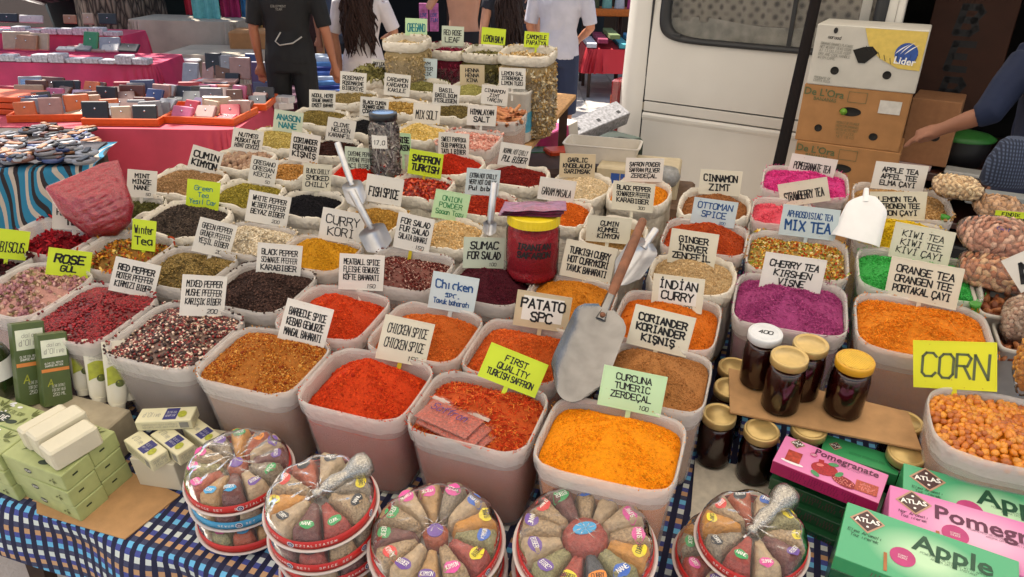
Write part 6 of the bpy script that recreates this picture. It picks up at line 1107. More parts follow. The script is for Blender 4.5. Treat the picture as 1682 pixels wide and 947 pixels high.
p = far(1092, 288, 3.05); r_ = tag(MB().lathe([(.001, -.04), (.05, -.035), (.065, 0), (.05, .03), (.001, .04)], 14).obj('plastic_bag', mat('bag_film', '9ca0a4', .3, alpha=.7, var=.4, sc_=40, bump=.8, bsc=60), None, Matrix.Translation(Vector(p))), 'crumpled clear plastic bag on the cream carton', 'bag')
# grey board behind the cashew bag
a_, b_ = far(1625, 322, 2.35), far(1690, 336, 2.3); tag(MB().box(-.12, .16, -.03, .03, -.02, .02, bev=.004).obj('grey_panel', mat('grey_panel', '787c7c', .5), None, Matrix.Translation(Vector((a_+b_)/2)) @ Matrix.Rotation(R(-25), 4, 'Z')), 'flat grey metal strip behind the nut bags', 'panel')
# ---------------------------------------------------------------- people
def remesh(mb, name, vox, mats, parent, sm=6):
    o = mb.obj('tmp', None); m = o.modifiers.new('r', 'REMESH'); m.mode = 'VOXEL'; m.voxel_size = vox; s = o.modifiers.new('s', 'SMOOTH'); s.factor = .5; s.iterations = sm
    bpy.context.view_layer.update(); me = bpy.data.meshes.new_from_object(o.evaluated_get(bpy.context.evaluated_depsgraph_get())); bpy.data.objects.remove(o); me.polygons.foreach_set('use_smooth', [True]*len(me.polygons)); me.name = name
    return link(name, me, mats, parent)
def ell(cx, cy, z, a, b, n=18): return [(cx+a*math.cos(t), cy+b*math.sin(t), z) for t in np.linspace(0, 2*np.pi, n, endpoint=False)]
def arm_chain(s, J, hand=True, mb=None):
    sh, el, wr = [Vector(q) for q in J]; mb.tube([sh, sh.lerp(el, .5), el, el.lerp(wr, .35), wr], [.052, .046, .037, .036, .024], 10)
    d = (wr-el).normalized(); side = Vector((0, 0, 1)).cross(d); side = side.normalized() if side.length > .2 else Vector((1, 0, 0)); up = d.cross(side)
    mb.tube([wr-d*.01, wr+d*.03, wr+d*.085], [.024, .032, .030], 8)
    for k, (o, l) in enumerate(((-.027, .062), (-.009, .074), (.009, .070), (.026, .054))):
        b = wr+d*.075+side*o; m = b+d*l*.5-up*.006; e = b+d*l*.92-up*.022; mb.tube([b, m, e], [.0095, .0088, .007], 6)
    b = wr+d*.03+side*.026; mb.tube([b, b+d*.03+side*.022, b+d*.058+side*.024-up*.01], [.012, .0105, .008], 6)
def person(x, y, face_, label, skin, shirt, pants, ht=1.75, arms=None, fem=False, sleeve=.45, hairc='1c1412', long_hair=False, skirt=False, shorts=True, top=True, lean=0, bare=False, wear=('tshirt', 'shorts')):
    s = ht/1.75; root = empty('person', Matrix.Translation((x, y, 0)) @ Matrix.Rotation(R(face_), 4, 'Z') @ Matrix.Scale(s, 4), label, 'person'); SK = mat('skin_'+skin, skin, .55, var=.08, sc_=12); w = .92 if fem else 1.0
    A = arms or {}; L = A.get('l', ((-.19*w, 0, 1.41), (-.235, -.02, 1.13), (-.23, .04, .88))); Rr = A.get('r', ((.19*w, 0, 1.41), (.235, -.02, 1.13), (.23, .04, .88)))
    T = [(.88, .165, .115), (.94, .17, .115), (1.02, .145*w, .095), (1.10, .135*w, .09), (1.2, .15*w, .10), (1.31, .172*w, .112), (1.39, .17*w, .10), (1.435, .12*w, .075), (1.46, .065, .058), (1.53, .05, .052)]
    mb = MB(); mb.loft([ell(0, 0, z, a, b) for z, a, b in T]); 
    mb.loft([ell(0, .012, 1.62+.118*math.sin(q), .078*math.cos(q)+.001, .096*math.cos(q)+.001) for q in np.linspace(-1.5, 1.5, 9)]); mb.tube([(0, .095, 1.63), (0, .122, 1.605), (0, .105, 1.592)], [.010, .013, .008], 6)
    for q in (-1, 1): mb.tube([(q*.076, .0, 1.60), (q*.086, -.004, 1.62), (q*.08, 0, 1.645)], [.008, .011, .008], 6)
    for q in (-1, 1):
        mb.tube([(q*.085, 0, .93), (q*.095, .005, .70), (q*.10, .01, .48), (q*.10, -.01, .33), (q*.10, -.01, .10)], [.088, .074, .052, .05, .034], 12); mb.tube([(q*.10, -.04, .045), (q*.105, .05, .04), (q*.11, .15, .028)], [.036, .036, .024], 8)
        mb.tube([(q*.11, 0, 1.41), (q*.15, 0, 1.415), (q*.19*w, 0, 1.40)], [.055, .056, .052], 10)
    arm_chain(-1, L, mb=mb); arm_chain(1, Rr, mb=mb); remesh(mb, 'body', .009, SK, root)
    ex = root; eye = mat('eye_dark', '15120f', .3)
    for q in (-1, 1): MB().lathe([(.001, -.002), (.007, 0), (.001, .004)], 8).obj('eye', eye, root, Matrix.Translation((q*.03, .098, 1.64)) @ Matrix.Rotation(R(-90), 4, 'X'))
    MB().box(-.022, .022, -.002, .003, -.003, .003, bev=.001).obj('mouth', mat('lips', '8c4c44', .5), root, Matrix.Translation((0, .101, 1.572)))
    if not bare:
        mb = MB(); mb.loft([ell(0, 0, z, a, b) for z, a, b in [(.90, .182, .13), (.96, .182, .13), (1.04, .165*w, .115), (1.12, .155*w, .108), (1.2, .165*w, .114), (1.31, .186*w, .124), (1.395, .182*w, .112), (1.445, .125*w, .085), (1.475, .075, .068)]])
        for J in (L, Rr):
            sh, el, wr = [Vector(v) for v in J]; q = 1 if sh.x > 0 else -1; mb.tube([(q*.11, 0, 1.41), (q*.15, 0, 1.418), tuple(sh)], [.068, .069, .066], 10); e = sh.lerp(el, sleeve*2) if sleeve <= .5 else el.lerp(wr, (sleeve-.5)*2)
            mb.tube([sh, sh.lerp(el, .3), e] if sleeve <= .5 else [sh, sh.lerp(el, .5), el, e], [.066, .062, .060] if sleeve <= .5 else [.066, .058, .052, .044], 10)
        for v in range(len(mb.v)):
            X, Y, Z = mb.v[v]; mb.v[v] = (X+.005*math.sin(Z*46+X*30), Y+.010*math.sin(Z*38+X*22)*math.sin(Z*9+1), Z)
        remesh(mb, wear[0], .010, mat('shirt_'+shirt, shirt, .85, var=.1, sc_=9, bump=.25, bsc=14), root, 3)
    mb = MB()
    if skirt: mb.loft([ell(0, 0, z, a, b) for z, a, b in ((.42, .23, .19), (.6, .215, .175), (.8, .195, .15), (.95, .178, .128), (1.05, .16*w, .112), (1.07, .15*w, .105))])
    else:
        mb.loft([ell(0, 0, z, a, b) for z, a, b in ((.84, .175, .125), (.92, .182, .128), (1.0, .165, .118))]); lo = .45 if shorts else .08
        for q in (-1, 1): mb.tube([(q*.088, 0, .92), (q*.098, .005, .70), (q*.104, .008, lo)], [.098, .088, .080 if shorts else .05], 12)
    remesh(mb, wear[1], .011, mat('trousers_'+pants, pants, .85, var=.12, sc_=10, bump=.25, bsc=14), root, 3)
    HR = mat('hair_'+hairc, hairc, .6, var=.4, spec=.2, sc_=60, bump=.5, bsc=70)
    mb = MB(); mb.loft([ell(0, -.010, 1.645+.112*math.sin(q), .087*math.cos(q)+.001, .100*math.cos(q)+.001) for q in np.linspace(-.55, 1.5, 8)])
    if long_hair:
        rr = random.Random(4)
        for k in range(110):
            a = -math.pi/2+rr.uniform(-1.5, 1.5); bx, by = .082*math.cos(a), .095*math.sin(a)-.01; L_ = rr.uniform(.34, .62); ph = rr.uniform(0, 6); sp = 1+.9*rr.random()
            mb.tube([(bx*(1+.45*t*sp)+.020*t*math.sin(t*15+ph), by-.03*math.sin(t*3)-(.05*t) +.014*math.cos(t*12+ph), 1.70-.02-L_*t*1.15) for t in np.linspace(0, 1, 12)], [.0075+.004*math.sin(math.pi*t) if t < .95 else .002 for t in np.linspace(0, 1, 12)], 5)
    mb.obj('hair', HR, root); return root
TANS = 'b8805c'
bk = person(-1.70, 5.72, 4, 'person seen from behind in a black T-shirt and black trousers beside the left stall', '9c6448', '09090b', '08080a', 1.80, shorts=False, arms={'r': ((.20, 0, 1.41), (.27, -.02, 1.12), (.30, .07, .87))}, wear=('tshirt', 'trousers'))
face(bk, ['EQUIPMENT', 'TEAM'], .17, .045, Matrix.Translation((-.02, -.131, 1.28)) @ Matrix.Rotation(R(90), 4, 'X'), INKGR, .7)
MB().tube([(-.02, -.135, 1.12), (-.06, -.150, 1.06), (-.03, -.155, 1.035), (.06, -.150, 1.05), (.12, -.12, 1.09)], .005, 6).obj('bag_strap', mat('strap_grey', '9c9890', .4), bk)
person(-1.24, 6.15, -6, 'person with long wavy dark hair, white T-shirt and white skirt, back turned', 'a87456', 'c8c0c0', 'c4bcb8', 1.66, fem=True, long_hair=True, skirt=True, hairc='2c1a14', arms={'r': ((.175, 0, 1.40), (.27, .03, 1.17), (.17, .20, 1.12)), 'l': ((-.175, 0, 1.40), (-.235, -.02, 1.13), (-.22, .04, .88))}, wear=('tshirt', 'skirt'))
person(-.53, 7.5, 0, 'person with a bare back and black shorts seen from behind', 'c08c70', '000000', '131318', 1.76, bare=True, wear=('', 'shorts'), arms={'r': ((.20, 0, 1.41), (.33, .03, 1.2), (.24, .2, 1.3)), 'l': ((-.20, 0, 1.41), (-.33, .02, 1.2), (-.30, .22, 1.28))})
person(-.12, 6.95, 24, 'person in a dark sleeveless top and pale blue grey skirt', 'b88468', '1c1e28', '8c98ac', 1.64, fem=True, skirt=True, sleeve=.05, long_hair=True, hairc='2a1c18', arms={'r': ((.17, 0, 1.40), (.26, .1, 1.22), (.34, .30, 1.22))}, wear=('vest_top', 'skirt'))
person(-.02, 7.9, -30, 'person in a navy top half hidden behind the white T-shirt man', 'b07c60', '232838', '2c3444', 1.72, wear=('tshirt', 'shorts'))
person(.33, 6.45, -22, 'person seen from behind in a pale T-shirt and navy shorts near the van', 'b07454', 'b4b2bc', '1a2440', 1.78, arms={'r': ((.20, 0, 1.41), (.26, .03, 1.14), (.10, .22, 1.02)), 'l': ((-.20, 0, 1.41), (-.25, 0, 1.13), (-.20, .10, .92))}, wear=('tshirt', 'shorts'))
person(-1.72, 7.6, 10, 'person in a slate blue T-shirt standing behind the one in black', '946048', '3c4658', '2c3038', 1.78, wear=('tshirt', 'shorts'))
# seller leaning out of the van
sx_, sy_ = far(1732, 200, 2.75)[:2]
h1, h2, h3 = far(1660, 128, 2.72), far(1622, 186, 2.75), far(1545, 212, 2.85); rt = Matrix.Translation((sx_, sy_, 0)) @ Matrix.Rotation(R(78), 4, 'Z'); inv = rt.inverted()
sel = person(sx_, sy_, 78, 'person in a dark blue shirt at the right edge reaching into the van', '8c5c44', '0c1a38', '1e2c4c', 1.75, sleeve=.62, shorts=False, arms={'l': tuple(tuple(inv @ Vector(q)) for q in (far(1690, 96, 2.72), h2, h3))}, wear=('shirt', 'jeans'))
pb = far(1664, 262, 2.52); r_ = tag(MB().loft([ell(0, 0, z, a, b, 20) for z, a, b in ((-.09, .075, .05), (-.07, .09, .06), (0, .085, .055), (.06, .06, .04), (.075, .04, .03))]).obj('waist_bag', cloth_mat('waist_check', ['48546c', '1c2438'], ['8c94a4', '2c3448'], .006), None, Matrix.Translation(Vector(pb))), 'grey and blue woven waist bag worn by the seller at the right edge', 'waist bag')
me = r_.data; ul = me.uv_layers.new(name='UVMap'); ix = np.empty(len(me.loops), np.int32); me.loops.foreach_get('vertex_index', ix); co = np.array([v.co[:] for v in me.vertices]); ul.data.foreach_set('uv', np.c_[co[ix, 0]*1.4, co[ix, 2]].astype(np.float32).ravel())
# ---------------------------------------------------------------- stalls on the left
PINK = mat('pink_cloth', 'c8305c', .6, var=.22, sc_=5, bump=.3, bsc=7, coat=.15); REDC = mat('red_cloth', 'b03448', .7, var=.2, sc_=4, bump=.3, bsc=6); GREYC = mat('grey_cloth', 'b4a894', .85, var=.18, sc_=4, bump=.35, bsc=7); ORT = mat('orange_tray', 'cc5418', .45, var=.1)
def draped(x0, x1, y0, y1, z, zb, rz, m, label, name='draped_table', wave=.02, flare=.05, seed=0):
    root = empty(name, Matrix.Translation(((x0+x1)/2, (y0+y1)/2, 0)) @ Matrix.Rotation(R(rz), 4, 'Z'), label, 'stall table'); a, b = (x1-x0)/2, (y1-y0)/2; n = 200; t = np.linspace(0, 2*np.pi, n, endpoint=False)
    def ring(zz, f):
        S = sup(a, b, .12, n, zz); w_ = 1+0*t; S[:, 0] += np.cos(t)*f*flare+f*wave*np.sin(t*37+seed); S[:, 1] += np.sin(t)*f*flare+f*wave*np.sin(t*41+seed*2); return S
    MB().loft([ring(zb, 1.2), ring(zb+(z-zb)*.4, .8), ring(z-.06, .25), ring(z-.008, .04), ring(z, 0)][::1], caps=(False, True)).obj('cloth', m, root)
    for q in ((-1, -1), (1, -1), (1, 1), (-1, 1)): MB().box(q[0]*(a-.06)-.02, q[0]*(a-.06)+.02, q[1]*(b-.06)-.02, q[1]*(b-.06)+.02, 0, z-.02).obj('leg', WOODD, root)
    return root
draped(-6.6, -3.60, 6.95, 7.5, .93, .35, 2, PINK, 'rear pink draped tier of the left stall with boxes on it', seed=1)
draped(-6.4, -3.02, 6.22, 6.9, .79, .30, 3, PINK, 'middle pink draped tier of the left stall', seed=2)
draped(-3.70, -1.78, 4.55, 5.62, .665, .18, 3, REDC, 'red draped table of orange trays in front of the left stall', seed=3)
draped(-4.28, -3.1, 8.5, 9.2, .93, .10, 0, GREYC, 'rear table wholly covered with a grey sheet, beside the tree', seed=5, flare=.03, wave=.035)
draped(-3.55, -2.68, 7.6, 8.4, .70, .06, 0, GREYC, 'lower hump of the grey sheeted table behind the white stool', seed=6, flare=.05, wave=.04)
STR = cloth_mat('striped_wrap', ['1c6c8c', '1c6c8c', 'a89c90', '1c6c8c', '1c1418', '1c6c8c', 'a89c90', '241c20'], ['f0f0f0']*4, .017)
def striped():
    root = empty('striped_table', Matrix.Identity(4), 'table hung with turquoise, cream and brown zebra striped cloth at the left edge', 'stall table'); a, b = at(-60, 270, .74), at(150, 262, .74); 
    X = b-a; L_ = np.linalg.norm(X); X /= L_; Y = np.array([-X[1], X[0], 0]); a = at(-60, 280, .74)-X*1.0; L_ += 1.0
    def fn(s, q): 
        d = q*.86; p = a+X*L_*s
        if d < .5: p = p+Y*(.5-d)+np.array([0, 0, .004*math.sin(s*30+d*20)])
        else: p = p-Y*(.02+.012*math.sin(s*40)*min(1, (d-.5)*6))-np.array([0, 0, d-.5])
        return tuple(p)
    mb = MB(); mb.grid(fn, 80, 40); me = mb.mesh('cloth'); ul = me.uv_layers.new(name='UVMap'); ix = np.empty(len(me.loops), np.int32); me.loops.foreach_get('vertex_index', ix)
    uvv = np.array([[i/80*L_+.016*math.sin(j/40*9+i*.22)+.012*math.sin(j/40*17+i*.6), j/40*.7] for j in range(41) for i in range(81)]); ul.data.foreach_set('uv', uvv[ix].astype(np.float32).ravel()); link('cloth', me, STR, root)
    MB().grid(lambda s, q: tuple(a+X*(L_*(.02+.95*s))+Y*(.03+.45*q+.01*math.sin(s*31))+np.array([0, 0, .008+.003*math.sin(s*40+q*9)])), 60, 8).obj('dark_mat', mat('trinket_mat', '2c2830', .8, var=.4, sc_=30), root)
    for s in (.1, .95):
        for q in (.05, .45): c = a+X*L_*s+Y*q; MB().box(-.02, .02, -.02, .02, 0, .72).obj('leg', WOODD, root, Matrix.Translation((c[0], c[1], 0)))
    return a, X, Y, L_
sa, sX, sY, sL = striped()
COLS = dict(black='1c1c22', brown='5c3428', beige='a89078', white='b8b4b0', grey='6c6c72', pink='b85c7c', blue='2c3c6c', red='a02030', tan='9a6c4c', silver='8c9098', purple='4c2c5c', dusky='a07c74', orange='c0602c', green='2c7848')
LC = {k: mat('item_'+k, v, .45, var=.12, sc_=30, coat=.2) for k, v in COLS.items()}; CLASP = mat('chrome', 'c8c8cc', .15, metal=1)
def wallet(p, w_, h_, c, where, lean=70, rz=0, name='wallet', nm='wallet', group='wallets and purses on the left stalls'):
    root = empty(name, Matrix.Translation(Vector(p)) @ Matrix.Rotation(R(rz), 4, 'Z') @ Matrix.Rotation(R(90-lean), 4, 'X'), c+' '+nm+' '+where, nm, group)
    MB().box(-w_/2, w_/2, 0, h_, -.012, .012, bev=.006).obj('body', LC[c], root); MB().lathe([(.001, 0), (.007, 0), (.006, .003), (.001, .004)], 8).obj('clasp', CLASP, root, Matrix.Translation((0, h_*.6, .012)))
    return root
def slab(p, w_, d_, h_, c, label, name, cat, rz=0, tx=0, deco=None, group=None):
    root = empty(name, Matrix.Translation(Vector(p)) @ Matrix.Rotation(R(rz), 4, 'Z') @ Matrix.Rotation(R(tx), 4, 'X'), label, cat, group); MB().box(-w_/2, w_/2, -d_/2, d_/2, 0, h_, bev=.004).obj('body', LC[c] if c in LC else MATS[c], root)
    if deco: deco(root, w_, d_, h_)
    return root
# orange trays with wallets
rnd = random.Random(12); TR = [(-3.42, 5.38, 0, 'rear left'), (-2.92, 5.42, 2, 'rear middle'), (-2.42, 5.42, -2, 'rear right'), (-3.02, 4.88, 12, 'front left'), (-2.50, 4.82, 4, 'front middle'), (-2.02, 4.92, -4, 'front right'), (-2.0, 5.38, 5, 'right end')]
for x, y, rz, nm in TR:
    root = empty('orange_tray', Matrix.Translation((x, y, .668)) @ Matrix.Rotation(R(rz), 4, 'Z'), 'shallow orange tray of wallets, '+nm+' one on the red draped table', 'tray', 'orange wallet trays'); mb = MB(); mb.box(-.235, .235, -.2, .2, 0, .008); mb.obj('tray_base', ORT, root)
    for q in ((-.235, .235, -.2, -.185), (-.235, .235, .185, .2), (-.235, -.222, -.185, .185), (.222, .235, -.185, .185)): MB().box(*q, .0081, .045, bev=.003).obj('tray_side', ORT, root)
    M = root.matrix_basis
    for i in range(3):
        for j in range(4):
            c = rnd.choice(['black', 'black', 'brown', 'black', 'dusky', 'pink', 'blue', 'red', 'brown', 'grey', 'beige', 'purple', 'brown', 'orange']); lp = M @ Vector((-.15+.15*i+rnd.uniform(-.02, .02), -.14+.095*j, .012+rnd.uniform(0, .02)))
            wallet(lp, rnd.uniform(.11, .19), rnd.uniform(.085, .115), c, ['at the front', 'in the second row', 'in the third row', 'at the back'][j]+' '+['left', 'middle', 'right'][i]+' of the '+nm+' orange tray', lean=rnd.choice([12, 20, 30, 50, 80]), rz=rz+rnd.uniform(-25, 25))
for k in range(3): 
    root = empty('orange_tray', Matrix.Translation((-3.42, 5.0, .668+.04*k)) @ Matrix.Rotation(R(-8+3*k), 4, 'Z'), 'empty orange tray, '+['lowest', 'middle', 'topmost'][k]+' in the pile at the left end', 'tray', 'orange wallet trays'); MB().box(-.2, .2, -.14, .14, 0, .034, bev=.004).obj('tray_base', ORT, root)
# printed boxes, mirrors and purses on the pink tiers
SIL = mat('silver_box', 'c4c2c4', .45, var=.45, sc_=60)
for row, (x0, x1, y, z, h_) in enumerate(((-5.6, -3.66, 6.99, .935, .042), (-5.3, -3.1, 6.30, .795, .042))):
    n = 15 if row == 0 else 17
    for i in range(n): x = x0+(x1-x0)*i/(n-1); slab((x, y+rnd.uniform(-.006, .006), z), (x1-x0)/(n-1)*.93, .10, h_+rnd.uniform(-.012, .03), 'silver_box', 'grey white printed gift box, number '.replace(', number ', ', ')+['first','second','third','fourth','fifth','sixth','seventh','eighth','ninth','tenth','eleventh','twelfth','thirteenth','fourteenth','fifteenth','sixteenth','seventeenth'][n-1-i]+' from the right on the '+('rear' if row == 0 else 'middle')+' pink tier', 'gift_box', 'gift box', rnd.uniform(-4, 4), group='gift boxes edging the pink tiers')
for i, (px, py, c, w_, h_, nm, ln) in enumerate(((15, 40, 'black', .20, .08, 'purse', 20), (55, 46, 'white', .22, .07, 'purse', 20), (118, 42, 'tan', .12, .08, 'purse', 10), (148, 42, 'beige', .10, .10, 'purse', 10), (178, 34, 'black', .17, .10, 'purse', 10))): wallet(far(px, py+6, 6.95)*[1, 1, 0]+np.array([0, 0, .995]), w_, h_, c, 'standing on the boxes of the rear pink tier', ln, 0, 'purse', nm)
for i, (px, py, c, w_, h_, nm, ln) in enumerate(((36, 100, 'beige', .22, .15, 'purse', 20), (68, 96, 'beige', .21, .14, 'purse', 18), (52, 110, 'tan', .20, .13, 'purse', 25), (112, 98, 'white', .16, .06, 'purse', 70), (128, 82, 'red', .17, .06, 'purse', 60), (140, 96, 'grey', .14, .09, 'purse', 60), (150, 80, 'green', .14, .16, 'mirror', 22), (182, 78, 'silver', .17, .12, 'mirror', 25), (160, 96, 'dusky', .18, .06, 'purse', 75), (184, 94, 'white', .14, .09, 'purse', 50), (212, 92, 'black', .18, .09, 'purse', 50))):
    wallet(far(px, py+10, 6.35)*[1, 1, 0]+np.array([0, 0, .855]), w_, h_, c, 'leaning on the middle pink tier, number '.replace(', number ', '')+(' between the printed boxes' if i % 2 else ' near its left' if px < 80 else ' near its right'), ln, rnd.uniform(-12, 12), nm, nm)
def mirr(r, a, b, c): patch(r, a*.8, b*.8, Tf(0, 0, c+.0005), mat('mirror', 'c8d0d8', .08, metal=.9), 'mirror_glass')
slab(at(52, 150, .72)+[0, 0, .0], .15, .22, .012, 'silver', 'pale grey mirror leaning at the left of the orange trays', 'mirror', 'mirror', 20, 62, mirr); slab(at(122, 182, .70), .14, .22, .012, 'silver', 'silver framed mirror propped in an orange tray', 'mirror', 'mirror', 8, 62, mirr)
# goods near the white stool
for i, (px, py, c, w_, h_, ln) in enumerate(((312, 120, 'silver', .13, .17, 25), (342, 118, 'dusky', .10, .16, 20), (352, 105, 'black', .13, .17, 12), (368, 122, 'brown', .12, .16, 20), (372, 102, 'silver', .10, .14, 12), (396, 112, 'dusky', .17, .17, 12), (381, 148, 'black', .12, .22, 18), (415, 108, 'blue', .12, .18, 14), (425, 130, 'purple', .10, .22, 10), (440, 126, 'silver', .10, .2, 10), (430, 150, 'blue', .12, .16, 14))):
    p = far(px, py+18, 5.9); wallet(p, w_, h_, c, 'standing behind the trays near the stool, '+['leftmost', 'pink one beside it', 'tall and black', 'in the second row', 'grey at the back', 'dusky with dots', 'in front of the grey pile', 'blue near the person in black', 'purple box shape', 'silvery box shape', 'lower blue'][i], ln, rnd.uniform(-10, 10), 'notebook', 'notebook')
for i in range(9): p = far(345+8*(i % 3), 136+(i//3)*9, 5.75); slab(p, .26, .16, .022, ['red', 'silver', 'dusky', 'white', 'red', 'grey', 'silver', 'dusky', 'white'][i], ['red', 'silver', 'dusky', 'white', 'second red', 'grey', 'second silver', 'second dusky', 'second white'][i]+' flat case in the pile right of the white stool', 'flat_case', 'case', rnd.uniform(-10, 10))
for i in range(14): px, py = 385+rnd.uniform(0, 85), 165+rnd.uniform(0, 32); c = rnd.choice(['purple', 'red', 'white', 'silver', 'purple', 'white']); slab(far(px, py, 5.5), .11, .09, .05, c, c+' small case on the dark cloth left of the person in black', 'small_case', 'case', rnd.uniform(-30, 30), group='small cases by the person in black')
draped(-2.62, -1.70, 5.68, 6.5, .62, .1, 0, mat('plum_cloth', '4c1c34', .8, var=.2), 'dark plum draped table behind the orange trays', seed=9)
# white stool
p = at(312, 90, .68); WS = mat('stool_white', 'd8d6d2', .4, var=.03); r_ = empty('stool', Matrix.Translation((p[0], p[1]-.1, 0)), 'white plastic stool standing before the grey sheet', 'stool'); MB().box(-.17, .17, -.15, .15, .64, .67, bev=.012).obj('seat', WS, r_)
for q in ((-1, -1), (1, -1), (1, 1), (-1, 1)): MB().tube([(q[0]*.14, q[1]*.12, .64), (q[0]*.19, q[1]*.17, 0)], [.022, .017], 8).obj('leg', WS, r_)
# dark jewellery heaps on the table at the far left
def jewelcloth(): return draped(-3.75, -2.62, 3.95, 4.75, .66, .25, 10, mat('brown_cloth', '3c3028', .8, var=.3, sc_=10), 'brown draped table of trinkets at the left edge', seed=11)
jewelcloth()
for i in range(75):
    px, py = rnd.uniform(0, 150), rnd.uniform(208, 268); c = rnd.choice(['grey', 'brown', 'black', 'brown', 'tan', 'blue', 'silver', 'black']); zt = .752+rnd.uniform(0, .03) if py > 235 else .675; p = at(px, py, zt)
    root = empty('trinket', Matrix.Translation(Vector(p)) @ Matrix.Rotation(rnd.uniform(0, 3), 4, 'Z'), c+' coiled bracelet in the trinket heap '+('on the striped cloth' if py > 235 else 'on the brown table'), 'bracelet', 'trinket heaps at the left edge'); r1 = rnd.uniform(.02, .05)
    MB().lathe([(r1, 0), (r1*1.15, .006), (r1*1.1, .016), (r1*.7, .02), (r1*.5, .012), (r1*.6, .004)], 12).obj('bracelet_body', LC[c], root); MB().box(-r1, r1, -.014, .014, .018, .026, bev=.003).obj('charm', LC[rnd.choice(['grey', 'black', 'brown', 'tan'])], root)
# hanging textiles and cartons behind
def hang(px0, px1, py1, dist, m, label, name='hanging_cloth', cat='cloth', fold=3, deco=None):
    a, b = far(px0, py1, dist), far(px1, py1, dist); X = (b-a); L_ = np.linalg.norm(X[:2]); X = X/np.linalg.norm(X); rt = empty(name, Matrix.Translation(Vector((a+b)/2)), label, cat)
    def fn(s, q, o=0): return (X[0]*L_*(s-.5), X[1]*L_*(s-.5)+.02*math.sin(s*fold*6.28)+o, q*.85+(.015*math.sin(s*9) if q == 0 else 0))
    mb = MB(); mb.grid(fn, 24, 6); mb.grid(lambda s, q: fn(1-s, q, .012), 24, 6); mb.obj('cloth', m, rt); MB().tube([(X[0]*L_*-.6, X[1]*L_*-.6, .85), (X[0]*L_*.6, X[1]*L_*.6, .85)], .012, 6).obj('rail', WOODD, rt)
    if deco: deco(rt)
hang(320, 364, 44, 8.4, mat('turquoise_towel', '6cb4b0', .9, var=.12, sc_=30), 'turquoise towel hanging over the grey sheet')
hang(366, 397, 40, 8.6, mat('magenta_cloth', '9c1c54', .8, var=.2, sc_=6), 'magenta cloth hanging right of the turquoise towel'); hang(306, 319, 25, 8.7, mat('red_strip', 'b01c30', .8), 'narrow red cloth strip left of the turquoise towel', fold=1)
hang(400, 432, 50, 8.9, mat('ochre_print', '9c7438', .8, var=.5, sc_=14), 'ochre printed garment hanging by the person in black'); hang(402, 426, 62, 8.7, mat('blue_print', '2c6c98', .8, var=.4, sc_=14), 'blue garment hem below the ochre print')
wbox('kraft_carton', 418, 76, 8.0, .42, .4, .35, 5, CT, 'brown carton behind the person in black', 'carton'); wbox('kraft_carton', 556, 80, 8.6, .4, .4, .3, -5, CT, 'brown carton between the two people in black and white', 'carton')
for i in range(8): wbox('folded_towels', 541+6*(i % 2), 96+i*7.5, 7.1-.05*i, .34, .3, .05, i*5, mat('towel_'+['white', 'sky', 'navy', 'blue'][i % 4], ['c4ccd4', '5c8cc0', '2c3c7c', '3c5ca0'][i % 4], .9, var=.15, sc_=20), ['white', 'sky blue', 'navy', 'mid blue'][i % 4]+' folded towel in the pile between the black and white clad people'+(', lower down' if i > 3 else ''), 'towel')
draped(-1.75, -1.0, 6.7, 7.4, .42, .05, 0, mat('navy_cloth', '1c2c4c', .8), 'low navy table under the folded towels', seed=13)
PK = mat('pink_print', 'c86ca0', .7, var=.5, sc_=18)
for px, nm in ((696, 'left'), (713, 'right')): wbox('printed_bag', px, 28, 8.4, .10, .05, .30, 4, PK, nm+' one of two pink printed bags hanging behind the oregano sack', 'bag', lambda r, a, b, c: face(r, ['LOVE', 'FUN'], a*.8, c*.4, Tf(0, -b/2-.001, 0, 'front'), INKB, 1.))
# clothes stall beyond the pale T-shirt person
draped(.85, 2.6, 9.6, 10.6, .62, .33, 0, mat('scarlet_cloth', 'c02430', .6, var=.12, sc_=3, bump=.2, bsc=5), 'bright red draped clothes stall in the sun', seed=21, wave=.03); cc = ['c4c4c8', 'b85c7c', '2c3848', '4ca0a8', 'c8c89c', '8c2c4c', 'a8b4c0', 'c8dc50', '3c8cb0', 'd8d4d0', '6c7c4c', 'd0708c']
for i in range(48): x, r = .92+.135*(i % 12), i//12; p = np.array([x, 9.72+.23*r, .63+.0+.055*(i*7 % 3)]); slab(p, .125, .2, .05, 'silver', ['pale','rose','dark','teal','cream','wine','ice blue','lime','sky','ivory','moss','pink'][i % 12]+' place folded garment, '.replace(' place', '')+['front','second','third','rear'][r]+' row on the red draped stall', 'folded_garment', 'garment', rnd.uniform(-8, 8), group='folded garments on the red draped stall'); o = bpy.context.scene.objects; bpy.context.view_layer.objects; list(o)[-1].data.materials[0] = mat('garment_'+cc[i % 12], cc[i*5 % 12], .8) if list(o)[-1].data and len(list(o)[-1].data.materials) else None
MB().box(.8, 2.7, 10.62, 10.66, .98, 1.12).obj('x', None) if False else None
r_ = empty('orange_shelf', Matrix.Identity(4), 'orange shelf board above the folded garments', 'shelf'); MB().box(.85, 2.6, 10.55, 11.1, .93, 1.02, bev=.01).obj('shelf_board', mat('orange_board', 'd8701c', .6), r_)
for q in (.9, 2.55): MB().box(q-.02, q+.02, 10.9, 10.94, 0, .93).obj('leg', WOODD, r_)
